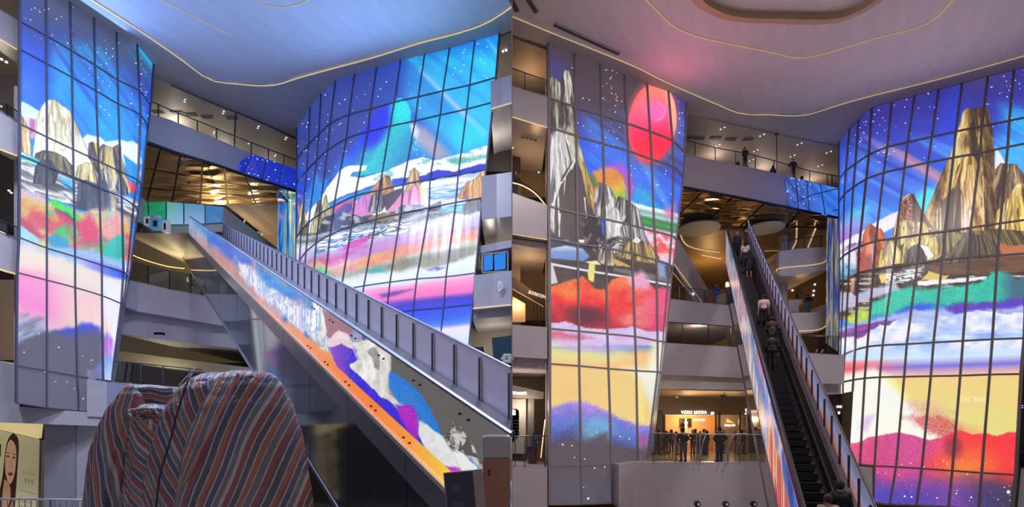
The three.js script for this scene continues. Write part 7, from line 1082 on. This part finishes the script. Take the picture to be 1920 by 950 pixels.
{ const g = thing('shop_front', 'shop with a yellow ceiling and small white sign right of the lower column', 'shop'); const Z = 27; quad('ceiling_panel', P(163, 800, Z), P(215, 802, Z), P(205, 842, Z), P(163, 838, Z), glowWall, .1, g); quad('fascia', P(160, 840, Z - .1), P(215, 846, Z - .1), P(215, 872, Z - .1), P(160, 871, Z - .1), M.darkshop, .1, g); quad('sign', P(179, 861, Z - .25), P(189, 862, Z - .25), P(189, 869, Z - .25), P(179, 868, Z - .25), M.whiteGlow, .05, g); quad('wall', P(158, 872, Z), P(215, 872, Z), P(215, 990, Z), P(158, 990, Z), std(lin(.3, .24, .14), .6), .1, g); obj('lamp', new THREE.SphereGeometry(.07, 8, 6).translate(...P(170, 851, Z - .3).toArray()), M.whiteGlow, g); for (const x of [166, 176, 186]) obj('mullion', stick(P(x, 873, Z - .08), P(x, 985, Z - .08), .05), M.darkshop, g); }
// --- lower right of the left hall
{ const Z = 3.9, g = thing('display_stand', 'dark upright digital display in front of the left escalator foot', 'display', V(0, 0, 0)); const dark = std(lin(.012, .013, .02), .18), a = P(831, 886, Z), b = P(887, 881, Z), c = P(897, 985, Z), d = P(841, 990, Z), off = V(.06, 0, -.12);
  obj('case', poly3([a, b, c, d, ...[a, b, c, d].map((p) => p.clone().add(off))], [[3, 2, 1, 0], [4, 5, 6, 7], [0, 1, 5, 4], [1, 2, 6, 5], [2, 3, 7, 6], [3, 0, 4, 7]]), std(lin(.2, .19, .19), .4, .3), g);
  const inset = (u, w) => a.clone().lerp(b, u).lerp(d.clone().lerp(c, u), w).add(V(0, 0, .006)); obj('screen', poly3([inset(.03, .02), inset(.97, .02), inset(.97, .98), inset(.03, .98)], [[3, 2, 1, 0]]), dark, g); for (const w of [.2, .52]) obj('reading', poly3([inset(.22, w), inset(.6, w), inset(.6, w + .16), inset(.22, w + .16)].map((p) => p.add(V(0, 0, .004))), [[3, 2, 1, 0]]), std(lin(.01, .014, .03), .3, 0, { emissive: lin(.02, .03, .07), emissiveIntensity: .15 }), g);
  const m = c.clone().lerp(d, .5); obj('post', box(.07, m.y, .06, m.x, m.y / 2, m.z - .08), M.darksteel, g); obj('base', rbox(.4, .04, .34, .015, m.x, .02, m.z - .06), M.darksteel, g); }
{ const Z = 4.35, x0 = (905 - HX) * Z / FOCAL, top = EYE + (HY - 858) * Z / FOCAL, w = -x0 - .012, g = thing('wrapped_carton', 'tall brown carton with a pale plastic-wrapped top beside the dark display', 'carton', V(x0 + w / 2, 0, -Z - .2)); obj('carton', rbox(w, top, .4, .012, 0, top / 2, 0), std(lin(.28, .13, .08), .7), g); const cap = new RoundedBoxGeometry(w + .006, .19, .42, 5, .03); { const p = cap.attributes.position; for (let i = 0; i < p.count; i++) p.setXYZ(i, p.getX(i), p.getY(i) + .012 * (fbm(p.getX(i) * 30, p.getZ(i) * 30 + p.getY(i) * 9, 3) - .5), p.getZ(i) + .012 * (fbm(p.getX(i) * 26 + 7, p.getY(i) * 26, 3) - .5)); cap.computeVertexNormals(); } obj('plastic_wrap', cap.translate(-.001, top + .09, 0), new THREE.MeshPhysicalMaterial({ color: lin(.3, .28, .27), roughness: .3, clearcoat: .6 }), g); obj('print_mark', box(.02, .05, .004, -.06, top - .12, .201), std(lin(.05, .02, .015), .7), g); }
// --- plants and small things on the galleries
function plant(name, label, pos, h, { pot = [.02, .02, .022], leaf = [.02, .06, .02], n = 26, potH = .5, potR = .28 } = {}) {
  const g = thing(name, label, 'plant', pos); obj('pot', new THREE.LatheGeometry([[0, 0], [potR * .75, 0], [potR, potH], [potR * 1.05, potH], [potR * .92, potH - .03], [0, potH - .04]].map(([x, y]) => new THREE.Vector2(x, y)), 20), std(lin(...pot), .4), g);
  const lm = std(lin(...leaf), .5, 0, { side: THREE.DoubleSide }), sh = new THREE.Shape(); sh.moveTo(0, 0); sh.quadraticCurveTo(.075, .16, 0, .42); sh.quadraticCurveTo(-.075, .16, 0, 0); const lg = new THREE.ExtrudeGeometry(sh, { depth: .004, bevelEnabled: false });
  const stems = []; for (let i = 0; i < 4; i++) { const a = i * 1.6, q = [V(0, potH - .05, 0), V(.08 * Math.cos(a), potH + h * .3, .08 * Math.sin(a)), V(.2 * Math.cos(a), potH + h * .72, .2 * Math.sin(a))]; stems.push(tube(q, .014, 5, 6)); } obj('stem', stems, std(lin(.05, .035, .02), .8), g);
  for (let i = 0; i < n; i++) { const q = lg.clone(), s = h * rr(.6, 1.1); q.scale(s, s, 1); q.rotateX(rr(-.4, 1.3)); q.rotateY(rr(0, 6.28)); const a = rr(0, 6.28), rad = rr(.02, .26), y = potH + h * rr(.1, .75); obj('leaf', q.translate(rad * Math.cos(a), y, rad * Math.sin(a)), lm, g); }
  return g;
}
plant('potted_plant', 'dark leafy plant in a dark pot left of the violet hill screen', P(999, 872, 29.4), .75, { potH: 1.05, potR: .34 });
plant('potted_plant', 'dark leafy plant standing in the pale planter under the rounded balcony', P(1497, 574, 42.6).setY(P(1497, 574, 42.6).y), 1, { pot: [.4, .4, .44], potH: .45, potR: .4, leaf: [.012, .02, .012] });
{ const g = thing('planter_box', 'pale planter box beside the dark plant under the rounded balcony', 'planter', P(1486, 586, 42.2)); obj('box', rbox(.8, 1, .5, .03, 0, .5, 0), std(lin(.4, .38, .42), .5), g); obj('soil', box(.7, .02, .4, 0, 1.0, 0), M.black, g); }
person('person in black and pale blue standing by the plants under the rounded balcony', P(1516, 586, 42.4), 2.6, 1.45, { pose: 'hips', top: [.01, .01, .012], low: [.05, .16, .26] });
plant('potted_plant', 'large dark green plant on the third gallery behind the left escalator glass', P(396, 556, 36), 1.9, { n: 60, leaf: [.02, .05, .03] });
plant('potted_plant', 'dark plant on the third gallery just left of the large dark green plant', P(356, 530, 37.5).setY(EYE + 8.8), 1.5, { n: 40, leaf: [.015, .04, .02] });
{ const g = thing('lit_display', 'glowing yellow-green display on the third gallery right of the dark plant', 'display', P(419, 552, 36)); obj('panel', rbox(.45, 1.1, .12, .03, 0, .55, 0), std(lin(.4, .5, .2), .4, 0, { emissive: lin(.6, .75, .25), emissiveIntensity: .55 }), g); obj('base', box(.5, .06, .3, 0, .03, 0), M.darksteel, g); }
{ const g = thing('cloth_sack', 'dark conical sack on the top gallery floor between the two people', 'sack', P(1449, 324, 39.3)); obj('sack', new THREE.LatheGeometry([[0, 0], [.26, 0], [.24, .1], [.12, .34], [.05, .46], [.07, .52], [0, .53]].map(([x, y]) => new THREE.Vector2(x, y)), 16), cloth(.02, .02, .025), g); obj('tie', new THREE.TorusGeometry(.055, .012, 6, 14).rotateX(Math.PI / 2).translate(0, .46, 0), cloth(.06, .05, .05), g); }
{ const g = thing('bucket', 'small dark blue bucket on the top gallery floor beside the person with hands on hips', 'bucket', P(1503.5, 337, 40.4)); obj('pail', new THREE.LatheGeometry([[0, 0], [.09, 0], [.12, .24], [.13, .25], [.11, .24], [.08, .02], [0, .02]].map(([x, y]) => new THREE.Vector2(x, y)), 18), std(lin(.01, .02, .06), .4), g); obj('handle', new THREE.TorusGeometry(.12, .007, 6, 18, Math.PI).translate(0, .24, 0), M.steel, g); }
{ const g = thing('cloth_bundle', 'low dark bundle on the top gallery floor beside the person in grey', 'bundle', P(1382, 310, 38)); const b = new THREE.SphereGeometry(.2, 14, 10); b.scale(1, .6, .8); obj('bundle', b.translate(0, .1, 0), cloth(.015, .015, .018), g); obj('knot', new THREE.SphereGeometry(.06, 8, 6).translate(.05, .23, 0), cloth(.02, .02, .022), g); }
// kiosks at the head of the left escalator
for (const [x, y, w, h, lab, c] of [[279, 424, 12, 26, 'white-topped booth with a dark opening at the head of the left escalator', [.6, .62, .62]], [293, 430, 20, 32, 'white and cyan booth at the head of the left escalator', [.1, .4, .62]], [312, 436, 10, 34, 'narrow white and teal booth right of the cyan one', [.5, .55, .55]]]) { const Z = 32.6, s = Z / FOCAL, g = thing('kiosk', lab, 'booth', P(x, y, Z)); obj('body', rbox(w * s, h * s * .62, .4, .03, 0, h * s * .31, 0), std(lin(...c), .4, 0, { emissive: lin(...c), emissiveIntensity: .25 }), g); const cap = new THREE.SphereGeometry(w * s * .56, 16, 8, 0, 6.28, 0, 1.57); cap.scale(1, .7, .6); obj('canopy', cap.translate(0, h * s * .62, 0), std(lin(.75, .78, .8), .4), g); obj('opening', box(w * s * .4, h * s * .35, .02, w * s * .1, h * s * .28, .2), M.darkshop, g); }

// ---------------------------------------------------------------- lamps
// the LED walls' own light, just in front of their glowing faces
function screenLight(t, c, r, color, intensity, w, h, out = .6) { const p = t.S(c, r), n = t.N(c, r); return areaLight(color, intensity, w, h, p.clone().addScaledVector(n, out), p.clone().addScaledVector(n, 10)); }
screenLight(TOWERS.LL, 2.2, 2.2, 0x7fa8ff, 6, 4, 9); screenLight(TOWERS.LR, 6.4, 3.1, 0x7fb0ff, 4.6, 8, 11);
screenLight(TOWERS.RL, 4.2, 1.2, 0xff7aa0, 3, 3, 4); screenLight(TOWERS.RL, 2, 4.2, 0xffd0c8, 1.6, 5, 12); screenLight(TOWERS.RR, 6.4, 3.7, 0xf0d0ec, 1.6, 10, 12);
// invented ceiling lamps above the frame, added as fill light
function fillTroffer(label, x, z, color, I) { const g = thing('added_fill_lamp', label, 'added fill lamp', V(x, yC - .06, z)); obj('frame', box(3.2, .1, 3.2), M.wall, g); obj('diffuser', box(3, .04, 3, 0, -.06, 0), std(lin(.9, .9, .9), .5, 0, { emissive: color, emissiveIntensity: 1.5 }), g); areaLight(color, I, 3, 3, V(x, yC - .2, z), V(x, 0, z - .01)); }
fillTroffer('added square fill lamp of the left hall, above the view, farther left', -19, -13, new THREE.Color(0xd8deff), 120); fillTroffer('added square fill lamp of the left hall, above the view, nearer the middle', -7, -13, new THREE.Color(0xd8deff), 120);
fillTroffer('added square fill lamp of the right hall, above the view, nearer the middle', 7, -13, new THREE.Color(0xfff0f4), 78); fillTroffer('added square fill lamp of the right hall, above the view, farther right', 20, -13, new THREE.Color(0xfff0f4), 78);
// warm point lights without fixtures, added to brighten galleries and mirrored soffit: [pixel column, height over the eye, distance, colour, strength]
for (const [x, y, z, c, I] of [[330, 19.7, 35.5, 0xe4dccc, 9], [420, 19.7, 39.5, 0xe4dccc, 9], [505, 19.7, 43, 0xe4dccc, 9], [480, 14, 44, 0xffd8a0, 30], [410, 14.6, 43, 0xffd8a0, 30], [935, 18.4, 31, 0xfff0e0, 3], [330, 10.6, 38, 0xffe6b0, 26], [300, 3.2, 36, 0xfff0c8, 12], [5, 15.4, 27, 0xfff0d8, 5], [5, 10.4, 27, 0xffe0b0, 6], [5, 5.2, 27.5, 0xffd8a0, 14], [935, 15.4, 30, 0xfff0e0, 5], [930, 9.6, 30, 0xfff0d8, 12], [928, 4.4, 30, 0xfff0d8, 5],
  [1340, 19.6, 40, 0xf0d4c0, 6], [1430, 19.6, 42, 0xf0d4c0, 6], [1520, 19.6, 44, 0xf0d4c0, 6], [1330, 13.2, 50, 0xffc078, 34], [1500, 14, 52, 0xffc078, 34], [1515, 9.9, 46, 0xffc888, 12], [1330, .4, 38, 0xffd8a8, 24], [1250, .4, 34, 0xffd8a8, 10], [1300, 11, 44, 0xffc888, 14], [1310, 7, 38.5, 0xffd8b0, 8], [995, 19.4, 30.8, 0xffc890, 4], [990, 14.4, 31, 0xffc890, 5], [990, 8.6, 30, 0xffc890, 4], [985, 1.2, 29.6, 0xffe4c8, 8], [1535, 5.4, 36, 0xffe0d0, 8]]) pointLight(c, I, V((x - HX) * z / FOCAL, EYE + y, -z), 12);

renderer.render(scene, camera);
